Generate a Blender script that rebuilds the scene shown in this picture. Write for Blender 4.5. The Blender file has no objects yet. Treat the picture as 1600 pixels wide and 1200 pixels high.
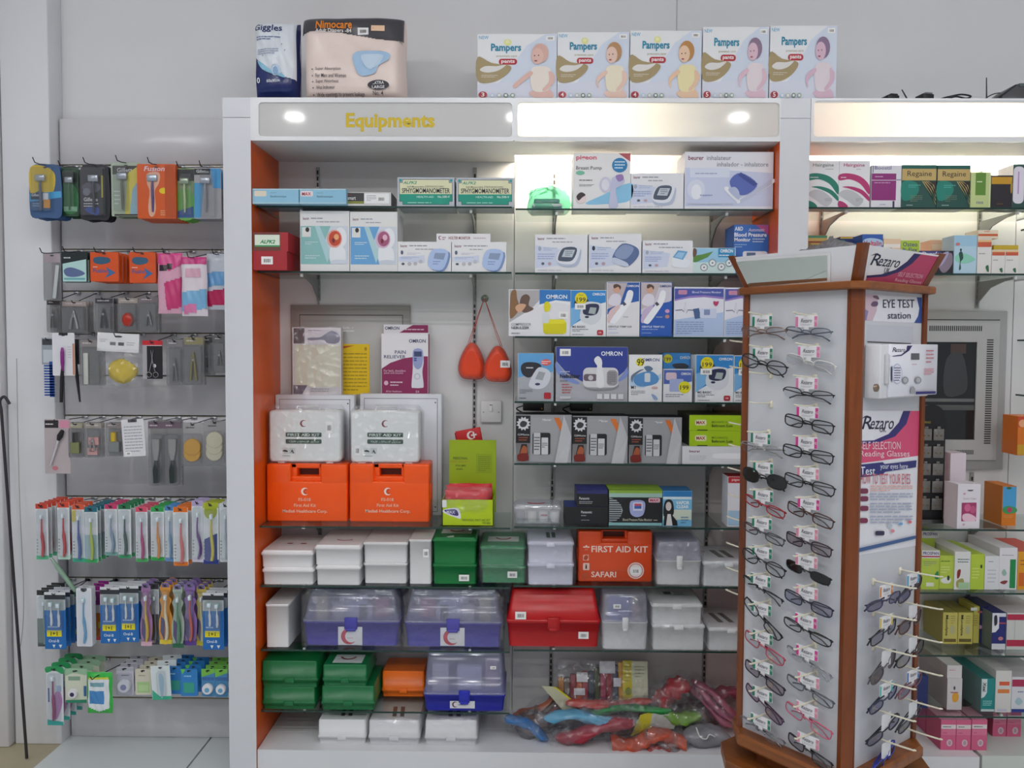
import bpy, bmesh, math, random
from mathutils import Vector, Matrix
random.seed(7)
SC = bpy.context.scene
COL = SC.collection
# ------------------------------------------------------------------ camera
FPX = 1300.0
CAM = Vector((0, 0, 1.447))
YAW, PITCH, ROLL = math.radians(0.7), math.radians(2.64), math.radians(0.28)
_F = Vector((-math.sin(YAW) * math.cos(PITCH), math.cos(YAW) * math.cos(PITCH), -math.sin(PITCH)))
_R = _F.cross(Vector((0, 0, 1))).normalized()
_U = _R.cross(_F).normalized()
_R, _U = _R * math.cos(ROLL) + _U * math.sin(ROLL), _U * math.cos(ROLL) - _R * math.sin(ROLL)
cam = bpy.data.cameras.new('camera')
cam.sensor_width = 36
cam.lens = 36 * FPX / 1600
cam.clip_start = 0.05
camo = bpy.data.objects.new('camera', cam)
COL.objects.link(camo)
camo.matrix_world = Matrix((( _R.x, _U.x, -_F.x, CAM.x), (_R.y, _U.y, -_F.y, CAM.y), (_R.z, _U.z, -_F.z, CAM.z), (0, 0, 0, 1)))
SC.camera = camo
# ------------------------------------------------------------------ light
wd = bpy.data.worlds.new('World'); SC.world = wd; wd.use_nodes = True
wd.node_tree.nodes['Background'].inputs[0].default_value = (0.93, 0.95, 1.0, 1)
wd.node_tree.nodes['Background'].inputs[1].default_value = 0.37
CEIL = 2.95
def lamp(x, y, power, size=0.11, z=CEIL - 0.012, col=(1, 0.985, 0.97)):
    l = bpy.data.lights.new('ceiling_downlight', 'AREA'); l.shape = 'DISK'; l.size = size; l.energy = power; l.color = col
    o = bpy.data.objects.new('ceiling_downlight', l); o.location = (x, y, z); COL.objects.link(o)
for x in (-2.95, -1.5, -0.05, 1.4, 2.85):
    lamp(x, -0.1, 9)
def strip(x, y, lx, ly, power):
    l = bpy.data.lights.new('ceiling_strip', 'AREA'); l.shape = 'RECTANGLE'; l.size = lx; l.size_y = ly; l.energy = power
    l.color = (0.97, 0.985, 1)
    o = bpy.data.objects.new('ceiling_strip', l); o.location = (x, y, CEIL - 0.012); COL.objects.link(o)
strip(-1.2, -1.6, 1.3, 0.3, 16)
strip(1.2, -1.6, 1.3, 0.3, 16)
SC.view_settings.view_transform = 'Standard'
SC.view_settings.look = 'None'
SC.view_settings.gamma = 1
SC.view_settings.use_curve_mapping = False
SC.view_settings.exposure = 0.0
# ------------------------------------------------------------------ pixel -> place
def ray(px, py):
    return _F + _R * ((px - 800) / FPX) + _U * ((600 - py) / FPX)
def at(px, py, Y):
    d = ray(px, py)
    return CAM + d * (Y / d.y)
def at_z(px, py, z):
    d = ray(px, py)
    return CAM + d * ((z - CAM.z) / d.z)
# ------------------------------------------------------------------ materials
def lin(h):
    if not isinstance(h, str): return tuple(h)
    o = []
    for i in (0, 2, 4):
        c = int(h[i:i + 2], 16) / 255
        o.append(c / 12.92 if c <= 0.04045 else ((c + 0.055) / 1.055) ** 2.4)
    return tuple(o)
_MC = {}
def M(h, rough=0.45, metal=0.0, spec=0.5, noise=0.0):
    k = (h, rough, metal, spec, noise)
    if k in _MC: return _MC[k]
    m = bpy.data.materials.new('paint_%s' % (h if isinstance(h, str) else len(_MC)))
    m.use_nodes = True
    nt = m.node_tree
    b = nt.nodes['Principled BSDF']
    b.inputs['Base Color'].default_value = (*lin(h), 1)
    b.inputs['Roughness'].default_value = rough
    b.inputs['Metallic'].default_value = metal
    b.inputs['Specular IOR Level'].default_value = spec
    if noise:
        tc = nt.nodes.new('ShaderNodeTexCoord'); n = nt.nodes.new('ShaderNodeTexNoise'); n.inputs['Scale'].default_value = 6
        n.inputs['Detail'].default_value = 5
        r = nt.nodes.new('ShaderNodeMixRGB'); c = lin(h)
        r.inputs[1].default_value = (*[v * (1 - noise) for v in c], 1); r.inputs[2].default_value = (*[min(1, v * (1 + noise * 0.6)) for v in c], 1)
        nt.links.new(tc.outputs['Object'], n.inputs['Vector']); nt.links.new(n.outputs['Fac'], r.inputs[0])
        nt.links.new(r.outputs[0], b.inputs['Base Color'])
    _MC[k] = m
    return m
def clear(tint='FFFFFF', fac=0.12, rough=0.08, dif=None, difac=0.0, key=''):
    """thin clear film or pane: tinted see-through mixed with gloss and, if wanted, some body colour"""
    k = ('clear', tint, fac, rough, dif, difac)
    if k in _MC: return _MC[k]
    m = bpy.data.materials.new('clear_plastic'); m.use_nodes = True
    nt = m.node_tree; nt.nodes.clear()
    out = nt.nodes.new('ShaderNodeOutputMaterial')
    t = nt.nodes.new('ShaderNodeBsdfTransparent'); t.inputs[0].default_value = (*lin(tint), 1)
    g = nt.nodes.new('ShaderNodeBsdfGlossy'); g.inputs['Roughness'].default_value = rough
    mx = nt.nodes.new('ShaderNodeMixShader'); mx.inputs[0].default_value = fac
    nt.links.new(t.outputs[0], mx.inputs[1]); nt.links.new(g.outputs[0], mx.inputs[2])
    last = mx
    if difac:
        d = nt.nodes.new('ShaderNodeBsdfDiffuse'); d.inputs[0].default_value = (*lin(dif), 1)
        m2 = nt.nodes.new('ShaderNodeMixShader'); m2.inputs[0].default_value = difac
        nt.links.new(mx.outputs[0], m2.inputs[1]); nt.links.new(d.outputs[0], m2.inputs[2]); last = m2
    nt.links.new(last.outputs[0], out.inputs[0])
    _MC[k] = m
    return m
def wrapmat():
    """crinkled polythene: mostly see-through, gloss with a crease bump"""
    k = 'wrap'
    if k in _MC: return _MC[k]
    m = clear('FDFDFE', 0.07, 0.16, 'E8E8F0', 0.035, 'w'); nt = m.node_tree
    n = nt.nodes.new('ShaderNodeTexVoronoi'); n.inputs['Scale'].default_value = 34
    tc = nt.nodes.new('ShaderNodeTexCoord'); nt.links.new(tc.outputs['Object'], n.inputs['Vector'])
    b = nt.nodes.new('ShaderNodeBump'); b.inputs['Strength'].default_value = 0.9; b.inputs['Distance'].default_value = 0.012
    nt.links.new(n.outputs[0], b.inputs['Height'])
    for x in nt.nodes:
        if x.type == 'BSDF_GLOSSY': nt.links.new(b.outputs[0], x.inputs['Normal'])
    _MC[k] = m
    return m
def wood(h='A8692C', k=1.0, axis=2):
    key = ('wood', h, k, axis)
    if key in _MC: return _MC[key]
    m = bpy.data.materials.new('varnished_wood'); m.use_nodes = True
    nt = m.node_tree; b = nt.nodes['Principled BSDF']; b.inputs['Roughness'].default_value = 0.38
    tc = nt.nodes.new('ShaderNodeTexCoord'); mp = nt.nodes.new('ShaderNodeMapping')
    s = [26, 26, 26]; s[axis] = 2.2
    mp.inputs['Scale'].default_value = s
    n = nt.nodes.new('ShaderNodeTexNoise'); n.inputs['Scale'].default_value = 1.4; n.inputs['Detail'].default_value = 7; n.inputs['Distortion'].default_value = 0.8
    r = nt.nodes.new('ShaderNodeValToRGB'); c = lin(h)
    r.color_ramp.elements[0].position = 0.3; r.color_ramp.elements[1].position = 0.72
    r.color_ramp.elements[0].color = (c[0] * 0.62, c[1] * 0.55, c[2] * 0.45, 1); r.color_ramp.elements[1].color = (c[0] * 1.15, c[1] * 1.12, c[2] * 1.1, 1)
    nt.links.new(tc.outputs['Object'], mp.inputs[0]); nt.links.new(mp.outputs[0], n.inputs['Vector'])
    nt.links.new(n.outputs['Fac'], r.inputs[0]); nt.links.new(r.outputs[0], b.inputs['Base Color'])
    _MC[key] = m
    return m
def emit(h, s):
    k = ('emit', h, s)
    if k in _MC: return _MC[k]
    m = bpy.data.materials.new('lit_tube'); m.use_nodes = True
    b = m.node_tree.nodes['Principled BSDF']
    b.inputs['Base Color'].default_value = (*lin(h), 1); b.inputs['Emission Color'].default_value = (*lin(h), 1); b.inputs['Emission Strength'].default_value = s
    _MC[k] = m
    return m
W_ = 'E9E8EA'
# ------------------------------------------------------------------ mesh builder
_TC = {}
def text_mesh(s, bold=0.0, shear=0.0):
    k = (s, bold, shear)
    if k in _TC: return _TC[k]
    cu = bpy.data.curves.new('lettering', 'FONT'); cu.body = s; cu.resolution_u = 2; cu.offset = bold; cu.shear = shear
    o = bpy.data.objects.new('lettering', cu)
    me = o.to_mesh()
    vs = [tuple(v.co) for v in me.vertices]; fs = [tuple(p.vertices) for p in me.polygons]
    o.to_mesh_clear(); bpy.data.objects.remove(o); bpy.data.curves.remove(cu)
    if vs:
        x0 = min(v[0] for v in vs); x1 = max(v[0] for v in vs); y0 = min(v[1] for v in vs); y1 = max(v[1] for v in vs)
        dx = max(x1 - x0, 1e-6); dy = max(y1 - y0, 1e-6)
        vs = [((v[0] - x0) / dx, (y1 - v[1]) / dy) for v in vs]
    _TC[k] = (vs, fs)
    return _TC[k]
class MB:
    def __init__(s):
        s.v = []; s.f = []; s.m = []; s.mats = []; s.sm = []
    def mi(s, mat):
        if isinstance(mat, (str, tuple)): mat = M(mat)
        if mat not in s.mats: s.mats.append(mat)
        return s.mats.index(mat)
    def add(s, vs, fs, mat, smooth=False):
        i = s.mi(mat); b = len(s.v)
        s.v += [tuple(p) for p in vs]
        for f in fs:
            s.f.append(tuple(b + q for q in f)); s.m.append(i); s.sm.append(smooth)
    def box(s, x0, y0, z0, x1, y1, z1, mat, mats=None):
        vs = [(x0, y0, z0), (x1, y0, z0), (x1, y1, z0), (x0, y1, z0), (x0, y0, z1), (x1, y0, z1), (x1, y1, z1), (x0, y1, z1)]
        F = {'bottom': (3, 2, 1, 0), 'top': (4, 5, 6, 7), 'front': (0, 1, 5, 4), 'right': (1, 2, 6, 5), 'back': (2, 3, 7, 6), 'left': (3, 0, 4, 7)}
        b = len(s.v); s.v += vs
        for k, f in F.items():
            s.f.append(tuple(b + q for q in f)); s.m.append(s.mi((mats or {}).get(k, mat))); s.sm.append(False)
        return s
    def rbox(s, x0, y0, z0, x1, y1, z1, r, mat, seg=2):
        bm = bmesh.new(); bmesh.ops.create_cube(bm, size=1)
        for v in bm.verts:
            v.co = ((x0 + x1) / 2 + v.co.x * (x1 - x0), (y0 + y1) / 2 + v.co.y * (y1 - y0), (z0 + z1) / 2 + v.co.z * (z1 - z0))
        r = min(r, 0.48 * min(abs(x1 - x0), abs(y1 - y0), abs(z1 - z0)))
        bmesh.ops.bevel(bm, geom=bm.edges[:], offset=r, segments=seg, affect='EDGES', profile=0.5)
        bm.verts.index_update()
        s.add([v.co[:] for v in bm.verts], [tuple(v.index for v in f.verts) for f in bm.faces], mat, True)
        bm.free()
        return s
    def loft(s, loops, mat, c0=True, c1=True, smooth=True):
        n = len(loops[0]); vs = [p for l in loops for p in l]; fs = []
        for i in range(len(loops) - 1):
            for j in range(n):
                k = (j + 1) % n
                fs.append((i * n + j, i * n + k, (i + 1) * n + k, (i + 1) * n + j))
        s.add(vs, fs, mat, smooth)
        if c0: s.add(loops[0], [tuple(range(n))[::-1]], mat)
        if c1: s.add(loops[-1], [tuple(range(n))], mat)
        return s
    def prism(s, pts, y0, y1, mat, side=None):
        n = len(pts)
        a = sum(pts[i][0] * pts[(i + 1) % n][1] - pts[(i + 1) % n][0] * pts[i][1] for i in range(n))
        if a < 0: pts = pts[::-1]
        s.add([(x, y0, z) for x, z in pts], [tuple(range(n))], mat)
        s.add([(x, y1, z) for x, z in pts], [tuple(range(n))[::-1]], mat)
        s.add([(x, y0, z) for x, z in pts] + [(x, y1, z) for x, z in pts], [(i, i + n, (i + 1) % n + n, (i + 1) % n) for i in range(n)], side or mat)
        return s
    def tube(s, pts, r, mat, n=6, closed=False):
        pts = [Vector(p) for p in pts]; N = len(pts); loops = []
        up = None
        for i in range(N):
            a = pts[i - 1] if (i > 0 or closed) else pts[i]; b = pts[(i + 1) % N] if (i < N - 1 or closed) else pts[i]
            t = (b - a)
            t = t.normalized() if t.length > 1e-9 else Vector((0, 0, 1))
            if up is None:
                up = Vector((0, 0, 1)) if abs(t.z) < 0.9 else Vector((0, 1, 0))
            x = t.cross(up)
            if x.length < 1e-5: x = t.cross(Vector((1, 0, 0)))
            x.normalize(); y = x.cross(t).normalized(); up = y
            rr = r[i] if isinstance(r, (list, tuple)) else r
            loops.append([tuple(pts[i] + x * (rr * math.cos(2 * math.pi * k / n)) + y * (rr * math.sin(2 * math.pi * k / n))) for k in range(n)])
        if closed: loops.append(loops[0]); s.loft(loops, mat, False, False)
        else: s.loft(loops, mat)
        return s
    def lathe(s, prof, mat, c=(0, 0, 0), axis='z', n=16, sx=1.0):
        loops = []
        for r, h in prof:
            l = []
            for k in range(n):
                a = 2 * math.pi * k / n
                p = (r * math.cos(a) * sx, r * math.sin(a), h)
                if axis == 'y': p = (p[0], h, -p[1]) if True else p
                elif axis == 'x': p = (h, p[0], p[1])
                l.append((c[0] + p[0], c[1] + p[1], c[2] + p[2]))
            loops.append(l)
        return s.loft(loops, mat)
    def build(s, name, parent=None, loc=(0, 0, 0), rz=0.0, rx=0.0, ry=0.0, recalc=True):
        me = bpy.data.meshes.new(name); me.from_pydata(s.v, [], s.f)
        for m in s.mats: me.materials.append(m)
        me.polygons.foreach_set('material_index', s.m)
        me.polygons.foreach_set('use_smooth', s.sm)
        if recalc:
            bm = bmesh.new(); bm.from_mesh(me); bmesh.ops.recalc_face_normals(bm, faces=bm.faces[:]); bm.to_mesh(me); bm.free()
        me.update()
        o = bpy.data.objects.new(name, me); COL.objects.link(o)
        o.location = loc; o.rotation_euler = (rx, ry, rz)
        if parent: o.parent = parent
        return o
def rrect(x0, z0, x1, z1, r, n=4):
    r = min(r, abs(x1 - x0) / 2 - 1e-5, abs(z1 - z0) / 2 - 1e-5); o = []
    for cx, cz, a in ((x1 - r, z1 - r, 0), (x0 + r, z1 - r, 90), (x0 + r, z0 + r, 180), (x1 - r, z0 + r, 270)):
        for k in range(n + 1):
            t = math.radians(a + 90 * k / n); o.append((cx + r * math.cos(t), cz + r * math.sin(t)))
    return o
def smooth(pts, k=5):
    n = len(pts); o = []
    for i in range(n):
        p0, p1, p2, p3 = pts[i - 1], pts[i], pts[(i + 1) % n], pts[(i + 2) % n]
        for j in range(k):
            t = j / k
            o.append(tuple(0.5 * (2 * p1[a] + (p2[a] - p0[a]) * t + (2 * p0[a] - 5 * p1[a] + 4 * p2[a] - p3[a]) * t * t + (3 * p1[a] - p0[a] - 3 * p2[a] + p3[a]) * t ** 3) for a in range(len(p1))))
    return o
def spline(pts, k=6):
    o = []
    for i in range(len(pts) - 1):
        p0 = pts[max(i - 1, 0)]; p1 = pts[i]; p2 = pts[i + 1]; p3 = pts[min(i + 2, len(pts) - 1)]
        for j in range(k):
            t = j / k
            o.append(tuple(0.5 * (2 * p1[a] + (p2[a] - p0[a]) * t + (2 * p0[a] - 5 * p1[a] + 4 * p2[a] - p3[a]) * t * t + (3 * p1[a] - p0[a] - 3 * p2[a] + p3[a]) * t ** 3) for a in range(len(p1))))
    o.append(tuple(pts[-1]))
    return o
def tag(o, label, cat, group=None, kind=None):
    if label: o['label'] = label
    if cat: o['category'] = cat
    if group: o['group'] = group
    if kind: o['kind'] = kind
    return o
def empty(name, loc, rz=0.0, label=None, cat=None, group=None):
    o = bpy.data.objects.new(name, None); o.empty_display_size = 0.05; COL.objects.link(o)
    o.location = loc; o.rotation_euler = (0, 0, rz)
    return tag(o, label, cat, group)
def copy_tree(o, parent=None):
    c = o.copy(); COL.objects.link(c)
    if parent: c.parent = parent
    for ch in list(o.children): copy_tree(ch, c)
    return c
# ------------------------------------------------------------------ flat print on a face
LAY = 0.00018
def ops_to(mb, ops, f):
    """ops in sheet coordinates; f(x, y, layer) -> 3D point"""
    def poly(pts, col, L):
        n = len(pts)
        a = sum(pts[i][0] * pts[(i + 1) % n][1] - pts[(i + 1) % n][0] * pts[i][1] for i in range(n))
        if a > 0: pts = pts[::-1]
        mb.add([f(x, y, L) for x, y in pts], [tuple(range(n))], col if not isinstance(col, str) else M(col, 0.5))
    for L, op in enumerate(ops):
        k = op[0]; L += 1
        if k == 'r': poly([(op[1], op[2]), (op[3], op[2]), (op[3], op[4]), (op[1], op[4])], op[5], L)
        elif k == 'R': poly([(x, y) for x, y in rrect(op[1], op[2], op[3], op[4], op[6])], op[5], L)
        elif k == 'p': poly(list(op[1]), op[2], L)
        elif k == 'q': poly(smooth(list(op[1]), 4), op[2], L)
        elif k == 'e': poly([(op[1] + op[3] * math.cos(2 * math.pi * i / 18), op[2] + op[4] * math.sin(2 * math.pi * i / 18)) for i in range(18)], op[5], L)
        elif k == 'c':   # crescent open to the right
            r = op[3]; o_ = [(op[1] + r * math.cos(t), op[2] + r * math.sin(t)) for t in [math.radians(40 + 280 * i / 16) for i in range(17)]]
            i_ = [(op[1] + r * 0.28 + r * 0.76 * math.cos(t), op[2] + r * 0.76 * math.sin(t)) for t in [math.radians(320 - 280 * i / 16) for i in range(17)]]
            poly(o_ + i_[1:-1], op[4], L)
        elif k in 'tT':
            vs, fs = text_mesh(op[1], op[7] if len(op) > 7 else (0.004 if k == 't' else 0.014), op[8] if len(op) > 8 else 0)
            if vs: mb.add([f(op[2] + (op[4] - op[2]) * u, op[3] + (op[5] - op[3]) * v, L) for u, v in vs], fs, M(op[6], 0.5))
        elif k == 'l':   # runs of small print
            x0, y0, x1, y1, n, col = op[1:7]; rnd = random.Random(int(x0 * 7 + y0 * 13)); h = (y1 - y0) / max(n, 1)
            for i in range(n):
                x = x0; end = x0 + (x1 - x0) * (1 if i < n - 1 else 0.45 + 0.5 * rnd.random()); ym = y0 + h * (i + 0.5); t = min(h * 0.2, 0.9)
                w = (x1 - x0)
                while x < end - 0.3:
                    e = min(end, x + w * (0.08 + 0.16 * rnd.random()))
                    poly([(x, ym - t), (e, ym - t), (e, ym + t), (x, ym + t)], col, L); x = e + w * 0.025
        elif k == 's':   # price sticker
            x0, y0, x1, y1 = op[1:5]
            poly([(x0, y0), (x1, y0), (x1, y1), (x0, y1)], 'F4F2F0', L)
            rnd = random.Random(int(x0 * 3 + y0)); n = 9
            for i in range(n):
                a = x0 + (x1 - x0) * (0.22 + 0.6 * i / n); b = a + (x1 - x0) * (0.02 + 0.03 * rnd.random())
                mb.add([f(px_, py_, L + 0.6) for px_, py_ in ((a, y1 - (y1 - y0) * 0.25), (b, y1 - (y1 - y0) * 0.25), (b, y0 + (y1 - y0) * 0.3), (a, y0 + (y1 - y0) * 0.3))], [(0, 1, 2, 3)], M('4A484C', 0.5))
def print_on(parent, px, W, H, y, ops, name='printed_front', x0=None, z0=0.0, bulge=None):
    """px sheet rect -> local face x in [-W/2, W/2], z in [z0, z0+H], plane y (front looks to -y)"""
    if not ops: return None
    X0 = -W / 2 if x0 is None else x0
    mb = MB()
    def f(x, y_, L):
        u = (x - px[0]) / (px[2] - px[0]); v = (y_ - px[1]) / (px[3] - px[1])
        X = X0 + u * W; Z = z0 + H * (1 - v)
        return (X, y - L * LAY - (bulge(X, Z) if bulge else 0), Z)
    ops_to(mb, ops, f)
    return mb.build(name, parent, recalc=False)
def dims(px, Y):
    """width, height, centre x of a pixel rectangle standing at depth Y"""
    ym = (px[1] + px[3]) / 2; xm = (px[0] + px[2]) / 2
    a = at(px[0], ym, Y).x; b = at(px[2], ym, Y).x
    return b - a, at(xm, px[1], Y).z - at(xm, px[3], Y).z, (a + b) / 2
def depth_for(px, z, lo=2.748, hi=2.9, default=2.765):
    if px[3] < 700: return default
    return max(lo, min(hi, at_z((px[0] + px[2]) / 2, px[3], z).y))
def fit(xc, W, z, Y):
    """keep goods inside the bay they stand in"""
    if z > HB or xc > PR1 or xc < PL0: return xc
    return max(PL1 + 0.0015 + W / 2, min(PR0 - 0.0015 - W / 2, xc))
def carton(name, label, cat, px, z, Y=None, D=0.1, col=W_, ops=(), side=None, top=None, rz=0.0, group=None, right=None, back=2.985, H=None, left=None, rough=0.42):
    if Y is None: Y = depth_for(px, z)
    D = min(D, back - Y)
    W, H0, xc = dims(px, Y); H = H or H0; xc = fit(xc, W, z, Y)
    mats = {}
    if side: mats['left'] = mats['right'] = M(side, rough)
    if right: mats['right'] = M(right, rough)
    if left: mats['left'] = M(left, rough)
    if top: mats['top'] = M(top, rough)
    mb = MB(); e = 0.0006
    mb.box(-W / 2, -D / 2, 0, W / 2, D / 2, H, M(col, rough), mats)
    o = mb.build(name, None, (xc, Y + D / 2, z), rz)
    tag(o, label, cat, group)
    # closing flap seam on the lid
    print_on(o, px, W, H, -D / 2, list(ops))
    return o
# ================================================================== the room
YB = 3.02      # back wall
YF = 2.70      # front of the cabinet pillars
YS = 2.742     # front edge of the glass shelves
WALL = M('E4E3E4', 0.55, noise=0.03)
def slab(name, x0, y0, z0, x1, y1, z1, mat, parent=None):
    return MB().box(x0, y0, z0, x1, y1, z1, mat).build(name, parent)
def struct(o):
    o['kind'] = 'structure'; return o
struct(slab('wall_back', -3.4, YB, -0.1, 3.6, YB + 0.1, 3.0, WALL))
struct(slab('ceiling', -3.4, -2.6, CEIL, 3.6, YB, CEIL + 0.05, M('EDEDED', 0.7)))
fl = struct(slab('floor', -3.4, -2.6, -0.06, 3.6, YB, -0.012, M('4A4846', 0.8)))
tile = MB().box(0, 0, -0.012, 0.592, 0.592, 0, M('DCE2E2', 0.16, noise=0.02))
t0 = None
xs = [-3.535 + 0.6 * i for i in range(12)]
for i, x in enumerate(xs):
    for j in range(9):
        if i < 3 and j < 1: continue
        if t0 is None: t0 = o = tile.build('floor_tile', fl)
        else: o = t0.copy(); COL.objects.link(o)
        o.location = (x, YB - 0.598 * (j + 1), 0)
        if i == 3 and j < 1: o.location.x = -1.66; o.scale.x = 0.525 / 0.6
struct(slab('floor_threshold', -3.4, YB - 0.594, -0.012, -1.663, YB, -0.004, M('B9B094', 0.6, noise=0.25)))
# pilaster and door jamb at the left
pl = MB(); pl.rbox(-1.83, 2.93, -0.004, -1.66, YB, 2.95, 0.004, M('E6E6EA', 0.5, noise=0.03))
struct(pl.build('wall_left'))
pj = MB(); pj.rbox(-2.25, 2.90, -0.004, -1.835, 3.0, 2.95, 0.006, M('DAD8DA', 0.5, noise=0.03)); pj.rbox(-2.3, 2.86, -0.004, -1.93, 2.93, 2.95, 0.004, M('B7A892', 0.5, noise=0.1))
struct(pj.build('trim_1'))
# seam of the wall cladding above the cabinet
sx = at(1057, 60, YB).x
struct(slab('trim_2', sx - 0.0015, YB - 0.002, 2.2, sx + 0.0015, YB, CEIL, M('B9B8BA', 0.6)))
# ------------------------------------------------------------------ slat wall at the left
slat_top = at(200, 187, 2.995).z
GRV = [259, 391, 456.5, 521.5, 588, 650.5, 777, 904, 1028.5, 1091]
xr_ = at(349, 300, YF).x - 0.003 + 1.32
SW = empty('slat_wall', (-1.32, YB, 0), 0, 'white slatted display wall holding rows of hooks', 'slat wall')
zz = [slat_top] + [at(210, g, 2.985).z for g in GRV] + [0.0]
slab('groove_backing', -0.338, -0.014, 0.0, xr_, -0.001, slat_top, M('5E5C5E', 0.6), SW)
for i in range(len(zz) - 1):
    g = 0.0045
    mb = MB(); mb.rbox(-0.335, -0.035, zz[i + 1] + (g if i < len(zz) - 2 else 0.001), xr_, -0.014, zz[i] - (0 if i == 0 else g * 0.3), 0.0012, M('DFDDE0', 0.22, noise=0.02), 1)
    mb.build('wall_slat', SW)
    if 0 < i:
        mb = MB(); mb.box(-0.335, -0.034, zz[i] - 0.0012, xr_, -0.02, zz[i] + 0.0012, M('BFB9A6', 0.3, 0.6)); mb.build('groove_insert', SW)
# ------------------------------------------------------------------ main cabinet
def X(px, py, Y): return at(px, py, Y).x
PL0, PL1 = X(349, 300, YF), X(392.5, 300, YF)
PR0, PR1 = X(1219.5, 180, YF), X(1264, 300, YF)
HT, HB = at(800, 153, YF).z, at(800, 220.5, YF).z
BZ = at(800, 1176.5, YF).z
PT = HT
ORANGE = M('DE5A14', 0.3, noise=0.03)
PWH = M('D9DADF', 0.3)
CAB = empty('display_cabinet', ((PL0 + PR1) / 2, YF, 0), 0, 'white wall cabinet with orange inner sides and a yellow-lettered header', 'cabinet')
cx0, cy0 = CAB.location.x, CAB.location.y
def cpart(name, x0, y0, z0, x1, y1, z1, mat, mats=None, par=None, root=None):
    r = root or CAB
    return MB().box(x0 - r.location.x, y0 - r.location.y, z0, x1 - r.location.x, y1 - r.location.y, z1, mat, mats).build(name, par or r)
seam = at(370, 183.5, YF).z
for a, b, inner in ((PL0, PL1, 'right'), (PR0, PR1, 'left')):
    cpart('pillar', a, YF, 0.0, b, YB - 0.002, seam - 0.0008, PWH, {inner: ORANGE, ('left' if inner == 'right' else 'right'): (ORANGE if inner == 'left' else PWH)})
    cpart('pillar_cap', a, YF, seam + 0.0008, b, YB - 0.002, PT, PWH, {inner: ORANGE if inner == 'right' else PWH})
# back boards with a seam between the two bays
xm = X(803, 500, YB - 0.01)
BWH = M('DEDDDD', 0.42, noise=0.02)
cpart('back_board', PL1, YB - 0.012, 0.0, xm - 0.0015, YB - 0.003, HT - 0.01, BWH)
cpart('back_board', xm + 0.0015, YB - 0.012, 0.0, PR0, YB - 0.003, HT - 0.01, BWH)
# base plinth
cpart('base', PL1 + 0.002, YF + 0.004, 0.0, PR0 - 0.002, YB - 0.013, BZ, M('E2E3E6', 0.28))
# header: top board, underside, frame, partition, two diffuser panes
HF = 0.045
cpart('header_top', PL1, YF, HT - 0.012, PR0, YB - 0.013, HT, PWH)
cpart('header_underside', PL1, YF + 0.01, HB, xm, YB - 0.013, HB + 0.008, M('D8D6D4', 0.5))
cpart('header_underside', xm, YF + 0.01, HB, PR0, YB - 0.125, HB + 0.008, M('D8D6D4', 0.5))
cpart('header_partition', xm - 0.006, YF + 0.012, HB + 0.008, xm, YB - 0.013, HT - 0.012, PWH)
def frame(x0, z0, x1, z1, ix0, iz0, ix1, iz1, r, y0, y1, mat, name, root, par=None):
    o_ = rrect(x0, z0, x1, z1, 0.004, 6); i_ = rrect(ix0, iz0, ix1, iz1, r, 6); n = len(o_)
    R = lambda p, y: (p[0] - root.location.x, y - root.location.y, p[1])
    mb = MB()
    vs = [R(p, y0) for p in o_] + [R(p, y0) for p in i_] + [R(p, y1) for p in i_] + [R(p, y1) for p in o_]
    fs = []
    for j in range(n):
        k = (j + 1) % n
        fs += [(j, k, n + k, n + j), (n + j, n + k, 2 * n + k, 2 * n + j), (3 * n + j, 3 * n + k, k, j)]
    mb.add(vs, fs, mat)
    return mb.build(name, par or root)
dl = [at(404, 160, YF), at(800, 214, YF)]; dr = [at(809, 160, YF), at(1217, 214.5, YF)]
# light passes the pane: translucent white sheet
def pane_mat():
    m = bpy.data.materials.new('opal_pane'); m.use_nodes = True; nt = m.node_tree; nt.nodes.clear()
    o = nt.nodes.new('ShaderNodeOutputMaterial'); t = nt.nodes.new('ShaderNodeBsdfTranslucent'); d = nt.nodes.new('ShaderNodeBsdfDiffuse'); g = nt.nodes.new('ShaderNodeBsdfGlossy')
    t.inputs[0].default_value = (0.95, 0.93, 0.86, 1); d.inputs[0].default_value = (0.9, 0.89, 0.88, 1); g.inputs['Roughness'].default_value = 0.06
    a = nt.nodes.new('ShaderNodeMixShader'); a.inputs[0].default_value = 0.34; b = nt.nodes.new('ShaderNodeMixShader'); b.inputs[0].default_value = 0.02
    nt.links.new(d.outputs[0], a.inputs[1]); nt.links.new(t.outputs[0], a.inputs[2]); nt.links.new(a.outputs[0], b.inputs[1]); nt.links.new(g.outputs[0], b.inputs[2]); nt.links.new(b.outputs[0], o.inputs[0])
    return m
OPAL = pane_mat()
def header_frame(x0, x1, d, root):
    frame(x0, HB, x1, HT, d[0].x, d[1].z, d[1].x, d[0].z, 0.012, YF - 0.002, YF + 0.012, M('E8E8EA', 0.25), 'header_frame', root)
    cpart('header_pane', d[0].x - 0.006, YF + 0.004, d[1].z - 0.006, d[1].x + 0.006, YF + 0.0065, d[0].z + 0.006, OPAL, root=root)
header_frame(PL1, xm, dl, CAB)
header_frame(xm, PR0, dr, CAB)
tx = MB()
a = at(540, 176, YF); b = at(679, 205.5, YF)
vs, fs = text_mesh('Equipments', 0.034)
tx.add([(a.x + (b.x - a.x) * u - cx0, 0.0034, a.z + (b.z - a.z) * v) for u, v in vs], fs, M('D9B90A', 0.4))
o = tx.build('header_lettering', CAB, recalc=False); o['label'] = 'yellow word Equipments on the header'
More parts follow.
